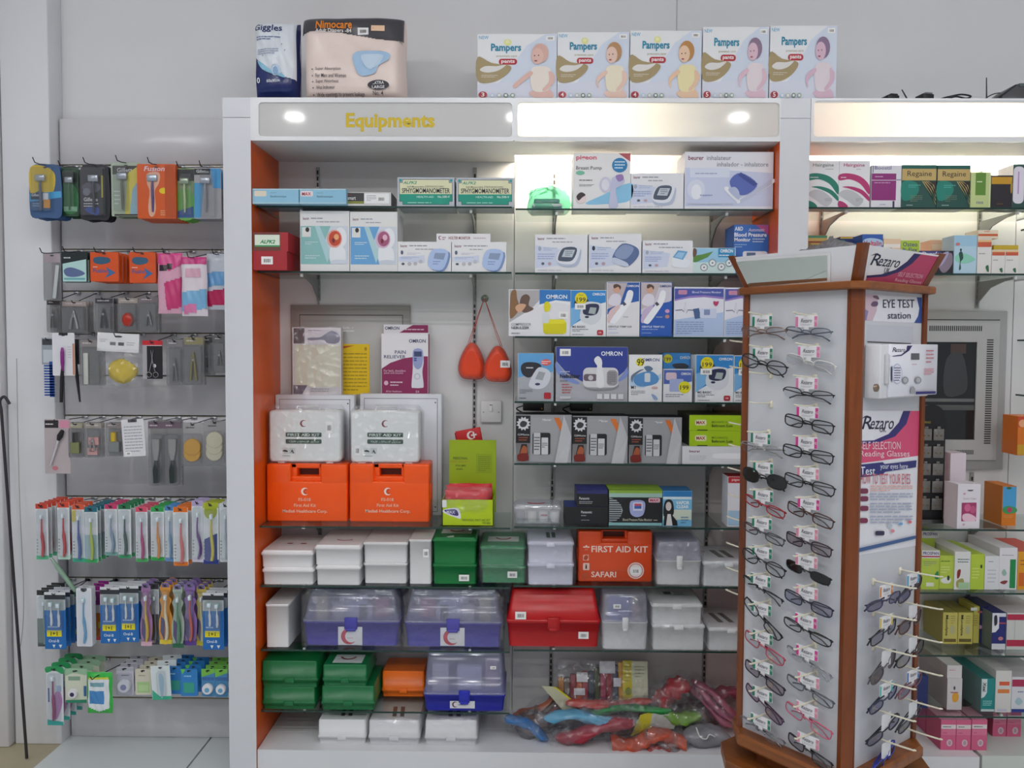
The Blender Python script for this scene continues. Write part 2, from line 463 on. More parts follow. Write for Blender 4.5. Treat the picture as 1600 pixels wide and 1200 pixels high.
def tubelamp(x0, x1, y, z, strength, label, col='FFF3DC'):
    r = empty('fluorescent_tube', ((x0 + x1) / 2, y, z), 0, label, 'tube lamp'); w = (x1 - x0) / 2
    mb = MB(); mb.lathe([(0.013, -w), (0.013, w)], emit(col, strength), axis='x', n=10); mb.build('glass_tube', r)
    for s in (-1, 1):
        mb = MB(); mb.lathe([(0.014, s * w), (0.014, s * (w + 0.012))], M('C8C8C8', 0.3, 0.8), axis='x', n=10); mb.build('end_cap', r)
    mb = MB(); mb.box(-w, -0.02, 0.024, w, 0.02, 0.05, M('E6E6E6')); mb.box(-w, -0.006, 0.012, -w + 0.02, 0.006, 0.03, M('E6E6E6')); mb.box(w - 0.02, -0.006, 0.012, w, 0.006, 0.03, M('E6E6E6')); mb.build('batten', r)
    return r
tubelamp(X(812, 180, 2.86), X(1005, 180, 2.86), YB - 0.15, HB + 0.058, 120, 'short lit tube lamp behind the cabinet header')
for x_, w_ in ((-1.75, 'left'), (0.05, 'middle'), (1.85, 'right')):  # unseen ceiling tubes, added to brighten the upper wall
    tubelamp(x_ - 0.6, x_ + 0.6, 0.75, CEIL - 0.052, 51, 'added ceiling tube lamp brightening the upper wall, ' + w_, 'FBFCFF')
# ------------------------------------------------------------------ cabinet on the right
RX1 = X(1760, 300, YF)
CB2 = empty('display_cabinet', ((PR1 + RX1) / 2, YF, 0), 0, 'white wall cabinet behind the glasses stand, with a fully lit header', 'cabinet')
d2 = [at(1272, 157.5, YF), at(1740, 214.5, YF)]
header_frame(PR1 + 0.001, RX1, d2, CB2)
cpart('header_top', PR1 + 0.001, YF, HT - 0.012, RX1, YB - 0.013, HT, PWH, root=CB2)
cpart('header_underside', PR1 + 0.001, YF + 0.01, HB, RX1, YB - 0.125, HB + 0.008, M('D8D6D4', 0.5), root=CB2)
x59 = X(1584, 450, YB - 0.01)
cpart('back_board', PR1 + 0.001, YB - 0.012, 0.0, x59 - 0.0015, YB - 0.003, HT - 0.01, BWH, root=CB2)
cpart('back_board', x59 + 0.0015, YB - 0.012, 0.0, RX1, YB - 0.003, HT - 0.01, BWH, root=CB2)
B2 = at(1490, 1183, YF).z
x53 = X(1531, 1190, YF)
cpart('base', PR1 + 0.001, YF + 0.002, 0.0, x53, YB - 0.013, B2, M('E4E4E6', 0.3), root=CB2)
cpart('base', x53 + 0.014, YF + 0.012, 0.0, RX1, YB - 0.013, B2, M('D3DAD3', 0.2), root=CB2)
tubelamp(X(1290, 180, 2.9), X(1700, 180, 2.9), YB - 0.15, HB + 0.058, 120, 'long lit tube lamp behind the right header')
# ------------------------------------------------------------------ glass shelves
def shelf_mat():
    m = bpy.data.materials.new('shelf_glass'); m.use_nodes = True; nt = m.node_tree; nt.nodes.clear()
    o = nt.nodes.new('ShaderNodeOutputMaterial'); t = nt.nodes.new('ShaderNodeBsdfTransparent'); t.inputs[0].default_value = (0.93, 0.965, 0.945, 1)
    g = nt.nodes.new('ShaderNodeBsdfGlossy'); g.inputs['Roughness'].default_value = 0.02
    lw = nt.nodes.new('ShaderNodeLayerWeight'); lw.inputs['Blend'].default_value = 0.5
    pw = nt.nodes.new('ShaderNodeMath'); pw.operation = 'POWER'; pw.inputs[1].default_value = 4.5
    ml = nt.nodes.new('ShaderNodeMath'); ml.operation = 'MULTIPLY_ADD'; ml.inputs[1].default_value = 0.6; ml.inputs[2].default_value = 0.03
    mx = nt.nodes.new('ShaderNodeMixShader')
    nt.links.new(lw.outputs['Facing'], pw.inputs[0]); nt.links.new(pw.outputs[0], ml.inputs[0]); nt.links.new(ml.outputs[0], mx.inputs[0])
    nt.links.new(t.outputs[0], mx.inputs[1]); nt.links.new(g.outputs[0], mx.inputs[2]); nt.links.new(mx.outputs[0], o.inputs[0])
    return m
SG = shelf_mat(); SE = M('1E3A33', 0.15)
def shelf(x0, x1, z, label, yf=YS, group='glass shelves'):
    """z = top face"""
    w = (x1 - x0) / 2; d = (YB - 0.0205 - yf)
    mb = MB(); mb.box(-w, 0, -0.006, w, d, 0, SE, {'top': SG, 'bottom': SG, 'back': SG})
    o = mb.build('glass_shelf', None, ((x0 + x1) / 2, yf, z))
    return tag(o, label, 'shelf', group)
SH = {}
ordn = ['top', 'second', 'third', 'fourth', 'fifth', 'sixth', 'seventh', 'eighth']
LL = [('L1', 323.5), ('L2', 425.5), ('L6', 824.5), ('L7', 917.5), ('L8', 1017.5), ('L9', 1113)]
what = ['stethoscope and cuff boxes', 'infrared lamp boxes', 'orange first aid cases', 'white and green kit boxes', 'lidded purple toolboxes', 'green boxes and blue toolbox']
for (k, y), wh in zip(LL, what):
    z = at(600, y, YS).z + 0.003; SH[k] = z
    shelf(PL1 + 0.004, xm - 0.006, z, 'glass shelf in left bay under the ' + wh)
RR = [('R1', 327.5), ('R2', 428), ('R3', 527.5), ('R4', 629.5), ('R5', 726.5), ('R6', 825.5), ('R7', 917.5), ('R8', 1018)]
what = ['breast pump and inhaler boxes', 'small white monitor boxes', 'tall thermometer boxes', 'big blue nebulizer box', 'three grey meter boxes', 'black monitor boxes and clear organizer', 'orange-red first aid case', 'red toolbox']
for (k, y), wh in zip(RR, what):
    z = at(1010, y, YS).z + 0.003; SH[k] = z
    shelf(xm + 0.006, PR0 - 0.004, z, 'glass shelf in middle bay under the ' + wh)
SS = [('S1', 325.5), ('S2', 428.5), ('S6', 828), ('S7', 927), ('S8', 1025), ('S9', 1120)]
what = ['row of hair care boxes', 'joint care medicine boxes', 'earring card stand', 'lime cough medicine boxes', 'yellow medicine boxes', 'teal medicine box']
for (k, y), wh in zip(SS, what):
    z = at(1480, y, YS).z + 0.003; SH[k] = z
    shelf(PR1 + 0.006, x59 - 0.004 if k in ('S1', 'S2') else RX1 - 0.01, z, 'glass shelf in right cabinet under the ' + wh)
for k, y, wh in (('N1', 347, 'highest'), ('N2', 531, 'second highest'), ('N3', 622, 'third highest'), ('N4', 714, 'lowest, carrying an orange box')):
    z = at(1595, y, YS + 0.06).z + 0.003; SH[k] = z
    shelf(x59 + 0.012, RX1 - 0.01, z, 'glass shelf end at right photo edge, ' + wh, YS + 0.06)
# ------------------------------------------------------------------ slotted rails with shelf brackets
def bracket_mesh(L):
    mb = MB(); pts = [(0, 0), (-L, 0), (-L, -0.008), (-L * 0.72, -0.011), (-L * 0.35, -0.028), (-0.012, -0.07), (0, -0.09)]
    n = len(pts); t = 0.0022
    mb.add([(-t, y, z) for y, z in pts], [tuple(range(n))], M('8E9291', 0.35, 0.4)); mb.add([(t, y, z) for y, z in pts], [tuple(range(n))[::-1]], M('8E9291', 0.35, 0.4))
    mb.add([(-t, y, z) for y, z in pts] + [(t, y, z) for y, z in pts], [(i, (i + 1) % n, (i + 1) % n + n, i + n) for i in range(n)], M('8E9291', 0.35, 0.4))
    mb.box(-0.004, -L - 0.003, -0.009, 0.004, -L + 0.006, 0.0, M('E9E9E9', 0.3))
    return mb
BR = bracket_mesh(0.225)
BR0 = None
def rail(px, keys, label, ztop=None, zbot=None, skip=None):
    global BR0
    x = X(px[0], px[1], YB - 0.014)
    z0 = zbot if zbot is not None else BZ; z1 = ztop or (HB - 0.02)
    r = empty('slotted_rail', (x, YB - 0.0125, 0), 0, label, 'shelf rail', 'slotted rails of the cabinets')
    z0 += 0.001
    for a_, b_ in ([(z0, z1)] if not skip else [(z0, skip[0]), (skip[1], z1)]):
        mb = MB(); mb.box(-0.0065, -0.006, a_, 0.0065, -0.0003, b_, M('A2A09E', 0.35, 0.5)); s_ = mb.build('rail_strip', r)
        mb = MB(); z = a_ + 0.01
        while z < b_ - 0.02:
            mb.box(-0.003, -0.0066, z, 0.003, -0.0055, z + 0.014, M('1A191A', 0.6)); z += 0.022
        o = mb.build('rail_slots', s_); o['kind'] = 'stuff'
    for k in keys:
        if BR0 is None: BR0 = b = BR.build('bracket', r)
        else: b = BR0.copy(); COL.objects.link(b); b.parent = r
        b.location = (0, -0.006, SH[k] - 0.0068)
RAILKEYS = [k for k, _ in LL]
rail((497, 300), RAILKEYS, 'slotted steel rail behind the pale blue stethoscope boxes', skip=(SH['L6'], at(497, 470, YB).z))
rail((742, 340), RAILKEYS, 'slotted steel rail left of the hanging orange mask cases')
RK = [k for k, _ in RR]
rail((866, 300), RK, 'slotted steel rail behind the green bagged cloth')
rail((1111, 345), RK, 'slotted steel rail behind the inhaler box')
rail((1283, 350), [k for k, _ in SS], 'slotted steel rail beside the right pillar', zbot=B2)
rail((1530, 350), [k for k, _ in SS], 'slotted steel rail above the vented wall cabinet', zbot=B2, skip=(at(1530, 737, YB).z, at(1530, 482, YB).z))
# ================================================================== goods on top of the cabinet
def pillow(name, W, H, T, mat, z_tight=0.06, seed=1, wob=0.006, nx=14, nz=14, parent=None, loc=(0, 0, 0), rz=0.0, flat=0.5, rx=0.0, ry=0.0):
    """soft filled bag standing in XZ, thickness T along y, seams at the rim"""
    rnd = random.Random(seed); ph = [rnd.uniform(0, 6.28) for _ in range(6)]; mb = MB()
    def g(i, j, s):
        u = i / nx; v = j / nz; a = abs(2 * u - 1); b = abs(2 * v - 1)
        t = (max(0, 1 - a ** 5) ** flat) * (max(0, 1 - b ** 5) ** flat)
        n = wob * (math.sin(9 * u + ph[0] + 4 * v) + math.sin(13 * v + ph[1] - 5 * u) + 0.6 * math.sin(23 * u + 17 * v + ph[2]))
        x = (u - 0.5) * W + wob * 0.5 * math.sin(11 * v + ph[3]) * (a > 0.9); z = v * H + wob * 0.5 * math.sin(10 * u + ph[4]) * (v > 0.95)
        return (x, s * (T / 2 * t + n * t * 0.7), z)
    for s in (-1, 1):
        vs = [g(i, j, s) for j in range(nz + 1) for i in range(nx + 1)]
        fs = [(j * (nx + 1) + i, j * (nx + 1) + i + 1, (j + 1) * (nx + 1) + i + 1, (j + 1) * (nx + 1) + i) for j in range(nz) for i in range(nx)]
        if s > 0: fs = [f[::-1] for f in fs]
        mb.add(vs, fs, mat, True)
    o = mb.build(name, parent, loc, rz, rx, ry, recalc=False)
    return o, (lambda x, z: -g(min(max((x / W + 0.5) * nx, 0), nx), min(max(z / H * nz, 0), nz), -1)[1])
def grid_print(parent, px, W, H, surf, cell, name='printed_front', N=40):
    """print on a bulging sheet: cells of colour picked by cell(u, v), following the surface"""
    mb = MB(); nx, nz = N, N
    for j in range(nz):
        for i in range(nx):
            c = cell((i + 0.5) / nx, 1 - (j + 0.5) / nz)
            if c is None: continue
            P = []
            for a, b in ((i, j), (i + 1, j), (i + 1, j + 1), (i, j + 1)):
                x = (a / nx - 0.5) * W * 0.985; z = b / nz * H * 0.985 + H * 0.0075; P.append((x, -surf(x, z) - 0.0012, z))
            mb.add(P, [(0, 1, 2, 3)], M(c, 0.3), True)
    return mb.build(name, parent, recalc=False)
# rolled underpad bag
px = (393, 26, 462, 151); Y = 2.706; W, H, xc = dims(px, Y)
T1 = 0.12
o, sf = pillow('underpad_bag', W, H, T1, M('1C2A66', 0.25), seed=3, wob=0.004, loc=(xc, Y + T1 / 2, HT), flat=0.35)
tag(o, 'navy and white soft bag of underpads standing on the cabinet', 'bag')
def fill(pts, col):   # point in polygon cells
    return pts, col
def inside(p, u, v):
    c = False; n = len(p)
    for i in range(n):
        x1, y1 = p[i]; x2, y2 = p[i - 1]
        if (y1 > v) != (y2 > v) and u < (x2 - x1) * (v - y1) / (y2 - y1) + x1: c = not c
    return c
def sheet(parent, px, W, H, surf, polys, ops, off=0.0028):
    def cell(u, v):
        r = None
        for p, c in polys:
            if inside(p, u, v): r = c
        return r
    if polys: grid_print(parent, px, W, H, surf, cell, 'printed_film', 110)
    print_on(parent, px, W, H, -off, ops, 'lettering', bulge=surf)
sheet(o, px, W, H, sf, [([(0.08, .0), (.98, 0), (.98, .76), (.6, .72), (.3, .62), (.06, .48), (0.02, .3), (0.05, .12)], 'E4E8EE')],
      [('T', 'Giggles', 396, 34, 440, 48, '232A66'), ('l', 400, 53, 438, 60, 2, '6070A0'), ('l', 402, 73, 436, 83, 3, '9AA4BE'),
       ('q', [(402, 92), (412, 98), (425, 108), (440, 112), (445, 119), (428, 114), (410, 106)], '8FC4DC'), ('e', 431, 107, 8, 9, 'C7D8EA'), ('e', 431, 108, 4, 6, '8EB0D6'),
       ('T', '10', 397, 118, 405, 127, 'EEF0F4'), ('T', '60x90cm', 416, 121, 438, 126, 'E2E6F0')])
# adult diaper pack
px = (468, 19, 630, 151); Y = 2.704; W, H, xc = dims(px, Y); T1 = 0.17
o, sf = pillow('diaper_pack', W, H, T1, M('F2DDD4', 0.3), seed=5, wob=0.003, loc=(xc, Y + T1 / 2, HT), flat=0.22, nx=20, nz=20)
tag(o, 'large peach plastic pack of adult diapers with dark grey band', 'diaper pack')
sheet(o, px, W, H, sf, [([(0, 0), (1, 0), (1, .3), (.9, .31), (.75, .3), (.6, .26), (.4, .22), (.2, .2), (.1, .2), (0, .23)], '47444A')],
      [('T', 'Nimocare', 493, 28, 550, 42, 'F08A1E', 0.02), ('T', 'Adult Diapers -84', 493, 42, 549, 50, 'F2ECEA'), ('s', 559, 41, 576, 52), ('r', 580, 37, 601, 46, 'F2C9A8'),
       ('l', 583, 39, 598, 44, 1, '9A6A4A'),
       ('t', 'Super Absorption', 493, 103, 533, 109, '3A3436'), ('t', 'For Men and Women', 493, 113, 541, 119, '3A3436'), ('t', 'Super Absorbent', 493, 122, 529, 128, '3A3436'),
       ('t', 'Wet Indicator', 493, 131, 523, 136, '3A3436'), ('t', 'Wide openings to prevent leakage', 493, 141, 569, 148, '3A3436'),
       ('e', 488, 106, 1, 1, '3A3436'), ('e', 488, 116, 1, 1, '3A3436'), ('e', 488, 125, 1, 1, '3A3436'), ('e', 488, 134, 1, 1, '3A3436'), ('e', 488, 144, 1, 1, '3A3436'),
       ('q', [(552, 85), (565, 78), (605, 80), (608, 90), (592, 100), (585, 112), (565, 116), (556, 106)], 'A9C8E6'), ('q', [(566, 84), (598, 84), (594, 96), (580, 106), (570, 100)], 'C9DDF0'),
       ('e', 591, 130, 17, 7.5, '3A3840'), ('T', 'EXTRA', 582, 124.5, 600, 129, 'EDEBEA'), ('T', 'LARGE', 581, 131, 601, 135.5, 'EDEBEA'), ('t', 'No. 4', 582, 139, 598, 145, '3A3436')])
def diaper_box(px, num, hair, shirt, skin, label, sun=True, bl=0, Y=2.708):
    x0, y0, x1, y1 = px; w = x1 - x0; h = y1 - y0
    X_ = lambda u: x0 + u * w
    Y_ = lambda v: y0 + v * h
    ops = [('p', [(X_(.62), Y_(.18)), (X_(.86), Y_(0)), (X_(1), Y_(0)), (X_(1), Y_(1)), (X_(.06), Y_(1)), (X_(.3), Y_(.72))], 'D8DFEE'),
           ('p', [(X_(.0), Y_(.78)), (X_(.5), Y_(.74)), (X_(1), Y_(.8)), (X_(1), Y_(1)), (X_(0), Y_(1))], 'DDDEEC'),
           ('t', 'NEW', X_(.02), Y_(.03), X_(.14), Y_(.08), '4AA6CC'), ('s', X_(.86), Y_(.03), X_(.97), Y_(.1))]
    if sun: ops += [('e', X_(.38), Y_(.13), w * .05, h * .05, 'E9E79A'), ('e', X_(.38), Y_(.12), w * .025, h * .025, 'F2F0C0')]
    ops += [('T', 'Pampers', X_(.17), Y_(.15), X_(.55), Y_(.3), '0F86A6', 0.03), ('t', 'premium care', X_(.24), Y_(.325), X_(.5), Y_(.365), 'B9AE8E'),
            ('R', X_(.27), Y_(.385), X_(.5), Y_(.475), 'B2202E', h * .04), ('T', 'pants', X_(.3), Y_(.4), X_(.47), Y_(.465), 'F4E8E8', 0.03),
            ('q', [(X_(.0), Y_(.36)), (X_(.18), Y_(.45)), (X_(.42), Y_(.5)), (X_(.36), Y_(.64)), (X_(.18), Y_(.75)), (X_(0), Y_(.72))], 'A8946A'),
            ('p', [(X_(0), Y_(.36)), (X_(.1), Y_(.4)), (X_(.1), Y_(.73)), (X_(0), Y_(.73))], 'A8946A'),
            ('q', [(X_(.03), Y_(.56)), (X_(.1), Y_(.5)), (X_(.24), Y_(.5)), (X_(.36), Y_(.48)), (X_(.26), Y_(.57)), (X_(.12), Y_(.6))], 'E4E0DC'),
            ('l', X_(.05), Y_(.63), X_(.26), Y_(.68), 2, 'D8CFBE'),
            # child, printed: legs, shirt, arms, head, hair
            ('q', [(X_(.66), Y_(.9)), (X_(.9), Y_(.86)), (X_(.96), Y_(.98)), (X_(.84), Y_(.985)), (X_(.72), Y_(.985))], skin),
            ('q', [(X_(.68), Y_(.55)), (X_(.8), Y_(.5)), (X_(.92), Y_(.55)), (X_(.92), Y_(.84)), (X_(.76), Y_(.9)), (X_(.68), Y_(.82))], shirt),
            ('q', [(X_(.66), Y_(.58)), (X_(.7), Y_(.62)), (X_(.58), Y_(.74)), (X_(.48 + bl), Y_(.84)), (X_(.45 + bl), Y_(.8)), (X_(.55), Y_(.68))], skin),
            ('q', [(X_(.9), Y_(.58)), (X_(.97), Y_(.64)), (X_(.96), Y_(.76)), (X_(.86), Y_(.88)), (X_(.82), Y_(.86)), (X_(.9), Y_(.74))], skin),
            ('e', X_(.79), Y_(.3), w * .105, h * .15, hair), ('e', X_(.755), Y_(.345), w * .078, h * .125, skin),
            ('e', X_(.72), Y_(.34), w * .008, h * .01, '5A4038'), ('e', X_(.77), Y_(.335), w * .008, h * .01, '5A4038'), ('e', X_(.735), Y_(.42), w * .02, h * .012, 'A85860'),
            ('e', X_(.07), Y_(.945), w * .055, h * .05, 'A83038'), ('T', num, X_(.05), Y_(.91), X_(.09), Y_(.975), 'F6EEEE')]
    for i, c in enumerate(('BFD6E4', 'C2C6B8', '5E7A58', '8FA88A')):
        ops.append(('e', X_(.19 + .085 * i), Y_(.955), w * .03, h * .033, c)); ops.append(('e', X_(.19 + .085 * i), Y_(.955), w * .018, h * .02, 'E8E8EC'))
    return carton('diaper_box', label, 'diaper box', px, HT, Y, 0.2, 'ECECEE', ops, group='diaper boxes on the cabinet')
diaper_box((746, 52, 870, 153), '3', 'DDB0A4', 'F2E6DA', 'E6BCB0', 'white diaper box marked 3, leftmost of the five on the cabinet', bl=.0)
diaper_box((871, 49, 983, 153), '4', 'B98A5E', 'F2E6CC', 'ECC8B8', 'white diaper box marked 4, second from the left', bl=.1)
diaper_box((984.5, 46, 1096, 152.5), '4', 'BE8648', 'F2E4B0', 'EEC8A8', 'white diaper box marked 4 in the middle of the five', bl=.1)
diaper_box((1098, 39, 1201, 151.5), '5', '8E748E', 'EADDE0', 'E2BECC', 'white diaper box marked 5, second from the right', False, bl=.1)
diaper_box((1203, 36, 1307, 150.5), '5', '8A7090', 'E8DAE0', 'DEBACC', 'white diaper box marked 5 standing over the right pillar', False, bl=.1)
# ================================================================== shelf rows of cartons
def monitor_art(x0, y0, x1, y1, body='E6E8F0', scr='6E7A8C', dark='4A5568'):
    """tilted blood pressure meter"""
    w = x1 - x0; h = y1 - y0
    return [('q', [(x0 + .05 * w, y0 + .75 * h), (x0 + .3 * w, y0 + .08 * h), (x0 + .9 * w, y0 + .05 * h), (x0 + w, y0 + .3 * h), (x0 + .85 * w, y0 + .92 * h), (x0 + .3 * w, y0 + h)], 'B9C2D8'),
            ('q', [(x0, y0 + .62 * h), (x0 + .26 * w, y0 + .0 * h), (x0 + .88 * w, y0 + .0 * h), (x0 + .95 * w, y0 + .2 * h), (x0 + .75 * w, y0 + .8 * h), (x0 + .25 * w, y0 + .86 * h)], body),
            ('q', [(x0 + .07 * w, y0 + .6 * h), (x0 + .28 * w, y0 + .06 * h), (x0 + .82 * w, y0 + .06 * h), (x0 + .66 * w, y0 + .66 * h), (x0 + .25 * w, y0 + .72 * h)], dark),
            ('p', [(x0 + .22 * w, y0 + .5 * h), (x0 + .34 * w, y0 + .14 * h), (x0 + .76 * w, y0 + .14 * h), (x0 + .64 * w, y0 + .52 * h)], 'C4CBD2'),
            ('l', x0 + .36 * w, y0 + .18 * h, x0 + .66 * w, y0 + .46 * h, 3, scr)]
def headline(x0, y0, x1, txt='beurer', c='7A2440'):
    w = x1 - x0
    return [('T', txt, x0, y0, x0 + w * .14, y0 + 4.5, c), ('l', x0 + w * .18, y0, x0 + w * .72, y0 + 4.2, 1, '9A9AA6'), ('l', x0 + w * .3, y0 + 5.5, x0 + w * .85, y0 + 9.5, 1, 'A8A8B2')]
z = SH['L1']
for x, t, lab in ((392.5, None, 'pale blue stethoscope box with a blank patch, beside orange side'), (467, 'max', 'pale blue stethoscope box with a small red mark')):
    ops = [('R', x + 3, 300.5, x + 22, 309, 'E6DCC8' if not t else 'F0E4E8', 2), ('t', 'Stethoscope', x + 28, 307.5, x + 53, 311.5, '2A4A62'), ('l', x + 28, 302, x + 45, 305, 1, '7AA8BC'), ('r', x + .6, 318, x + 73, 320.6, 'A8CCDA'), ('r', x + .6, 297.5, x + 73, 299, 'C0DCE6')]
    if t: ops.append(('T', 'MAX', x + 5, 302.5, x + 19, 307.5, 'C03048'))
    carton('stethoscope_box', lab, 'box', (x, 297, x + 73.6, 321), z, 2.707, 0.16, '8FC3DE', ops, top='A8D2E4')
carton('medical_carton', 'small dark carton with big white barcode sticker on top shelf', 'box', (541.5, 300, 611, 321), z, 2.735, 0.13, 'D6D4D2',
       [('r', 541.5, 301, 569, 314, '3C383A'), ('p', [(541.5, 314), (569, 314), (569, 318), (541.5, 318)], '8A8C3A'), ('T', 'smart', 543, 307, 556, 312, 'E6E2E0'), ('l', 543, 303, 552, 305.5, 1, 'C04038'),
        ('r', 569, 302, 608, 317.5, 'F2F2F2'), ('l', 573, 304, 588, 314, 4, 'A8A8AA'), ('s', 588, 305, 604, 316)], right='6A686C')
def sphyg(px, lab):
    x0, y0, x1, y1 = px; w = x1 - x0; h = y1 - y0; q = 5
    cut = [(x0 + 3 + q, y0 + 3), (x1 - 3 - q, y0 + 3), (x1 - 3 - q, y0 + 3 + q), (x1 - 3, y0 + 3 + q), (x1 - 3, y1 - 3 - q), (x1 - 3 - q, y1 - 3 - q), (x1 - 3 - q, y1 - 3), (x0 + 3 + q, y1 - 3), (x0 + 3 + q, y1 - 3 - q), (x0 + 3, y1 - 3 - q), (x0 + 3, y0 + 3 + q), (x0 + 3 + q, y0 + 3 + q)]
    cx, cy = (x0 + x1) / 2, (y0 + y1) / 2
    inn = [(cx + (a - cx) * .985, cy + (b - cy) * .96) for a, b in cut]
    ym = y0 + h * .57
    low = [p for p in inn if p[1] > ym]
    ops = [('p', cut, '1E2A34'), ('p', inn, 'E4E2BC'),
           ('p', [(inn[3][0], ym), (inn[3][0], inn[4][1]), inn[5], inn[6], inn[7], inn[8], inn[9], (inn[10][0], ym)], '0C9880'),
           ('T', 'ALPK2', x0 + w * .1, y0 + h * .13, x0 + w * .34, y0 + h * .23, '2E9A7A', 0.02, 0.3), ('t', 'Self Measurable STETHOSCOPIC', x0 + w * .17, y0 + h * .29, x0 + w * .82, y0 + h * .35, '5A5A50'),
           ('T', 'SPHYGMOMANOMETER', x0 + w * .08, y0 + h * .37, x0 + w * .92, y0 + h * .54, '16202A', 0.012), ('T', 'HEALTH-AID', x0 + w * .34, y0 + h * .63, x0 + w * .64, y0 + h * .7, 'BFE6DC'),
           ('T', 'No.500-V', x0 + w * .71, y0 + h * .62, x0 + w * .92, y0 + h * .7, 'E0F2EA'), ('l', x0 + w * .18, y0 + h * .83, x0 + w * .85, y0 + h * .9, 1, 'A8DCCE')]
    for a, b in ((x0 + 3, y0 + 3), (x1 - 3 - q + 1, y0 + 3)): ops.append(('r', a, b, a + q - 1, b + q - 1, '3A9AA0'))
    carton('blood_pressure_cuff_box', lab, 'box', px, z, 2.752, 0.14, 'B9BEC6', ops)
sphyg((621, 279, 710, 325), 'green and cream cuff box, left of the matching pair')
sphyg((713, 281, 803, 326.5), 'green and cream cuff box, right of the matching pair')
z = SH['R1']
carton('breast_pump_box', 'tall white breast pump box with blue round sticker', 'box', (896, 238.5, 985, 326), z, 2.752, 0.12, 'ECEAEA',
       [('q', [(915, 318), (940, 305), (985, 285), (985, 312), (950, 318)], '8CC8E8'), ('p', [(966, 239), (985, 239), (985, 252)], 'B05058'), ('T', 'pigeon', 900, 242, 932, 251, 'D86078', 0.03), ('t', 'Breast Pump', 900, 259, 940, 266, '4A4044'),
        ('e', 906.5, 269.5, 7, 3.5, '7CC4A6'), ('l', 905, 279, 938, 283, 1, '7A7478'), ('l', 905, 287, 928, 291, 2, '8A8488'), ('e', 968, 257.5, 12, 11.5, '1F7FB8'), ('l', 960, 250, 976, 264, 3, 'D8E8F2'),
        ('e', 946, 288, 9, 12, 'CFCBE2'), ('e', 946, 288, 6, 9, 'E6E4EE'), ('q', [(956, 278), (970, 274), (976, 282), (970, 290), (962, 296), (966, 322), (952, 324), (954, 296)], 'C4C6E0'), ('q', [(962, 274), (972, 272), (974, 280), (966, 283)], '9A7CB8'),
        ('e', 908, 309, 8, 8.5, 'F0DCDC'), ('q', [(901, 306), (908, 300), (915, 304), (910, 308), (904, 313)], '3A2E32')], right='D6D0D2')
def beurer_box(px, zz, lab, dev, Y=2.752, D=0.1, thumb='A8B0C4'):
    x0, y0, x1, y1 = px; w = x1 - x0; h = y1 - y0
    ops = [('p', [(x0 + 1, y0 + h * .28), (x0 + w * .55, y0 + h * .4), (x0 + w * .5, y0 + h * .8), (x0 + 1, y0 + h * .88)], 'D3DAEE')] + headline(x0 + w * .05, y0 + h * .07, x1 - 2)
    ops += [('e', x0 + w * .09, y0 + h * .37, w * .03, h * .06, thumb), ('l', x0 + w * .16, y0 + h * .33, x0 + w * .42, y0 + h * .43, 2, 'B0BAD6'), ('l', x0 + w * .05, y0 + h * .48, x0 + w * .38, y0 + h * .66, 3, 'A4B2D8'),
            ('e', x0 + w * .15, y0 + h * .76, w * .03, h * .035, '5A6070'), ('e', x0 + w * .28, y0 + h * .76, w * .035, h * .04, 'C0A4AC'), ('l', x0 + w * .05, y0 + h * .9, x0 + w * .9, y0 + h * .96, 1, 'D0D0D8')]
    return carton('monitor_box', lab, 'box', px, zz, Y, D, 'EAEAEE', ops + dev)
beurer_box((985.5, 270, 1068, 326), z, 'white monitor box between the breast pump and inhaler boxes', monitor_art(1018, 289, 1056, 320))
carton('inhaler_box', 'wide white inhaler box with blue wedge-shaped device picture', 'box', (1070, 237, 1208, 327), z, 2.752, 0.14, 'E9E9F0',
       [('p', [(1071, 262), (1207, 270), (1207, 322), (1071, 322)], 'CCD3EC'), ('R', 1078, 262, 1140, 277, 'DDE2F2', 2), ('T', 'beurer', 1075, 243, 1099, 250, '7A2440'), ('t', 'inhalateur', 1104, 243, 1142, 250, '8A8A96'), ('t', 'inhalador - inhalatore', 1120, 253, 1200, 260, '8A8A96'),
        ('l', 1086, 269, 1125, 273, 1, 'A4AED0'), ('e', 1088, 296, 14, 16, 'DCE0F0'), ('e', 1088, 300, 8, 12, 'EEF0F8'),
        ('q', [(1132, 296), (1138, 292), (1156, 310), (1206, 280), (1206, 288), (1158, 316), (1150, 314)], 'F2F3F8'), ('p', [(1156, 312), (1206, 279), (1206, 287), (1158, 318)], 'C2C9E0'), ('q', [(1140, 283), (1157, 270), (1183, 287), (1168, 303), (1150, 302)], '5668B4'), ('p', [(1157, 269), (1184, 287), (1178, 291), (1153, 274)], '3A4A94'),
        ('q', [(1138, 296), (1148, 292), (1155, 300), (1155, 312), (1146, 306)], 'B8C0DE'), ('l', 1094, 303, 1118, 307, 1, '9AA6CC'), ('l', 1075, 316, 1200, 321, 1, 'C6CADB')], right='D8D6DE')
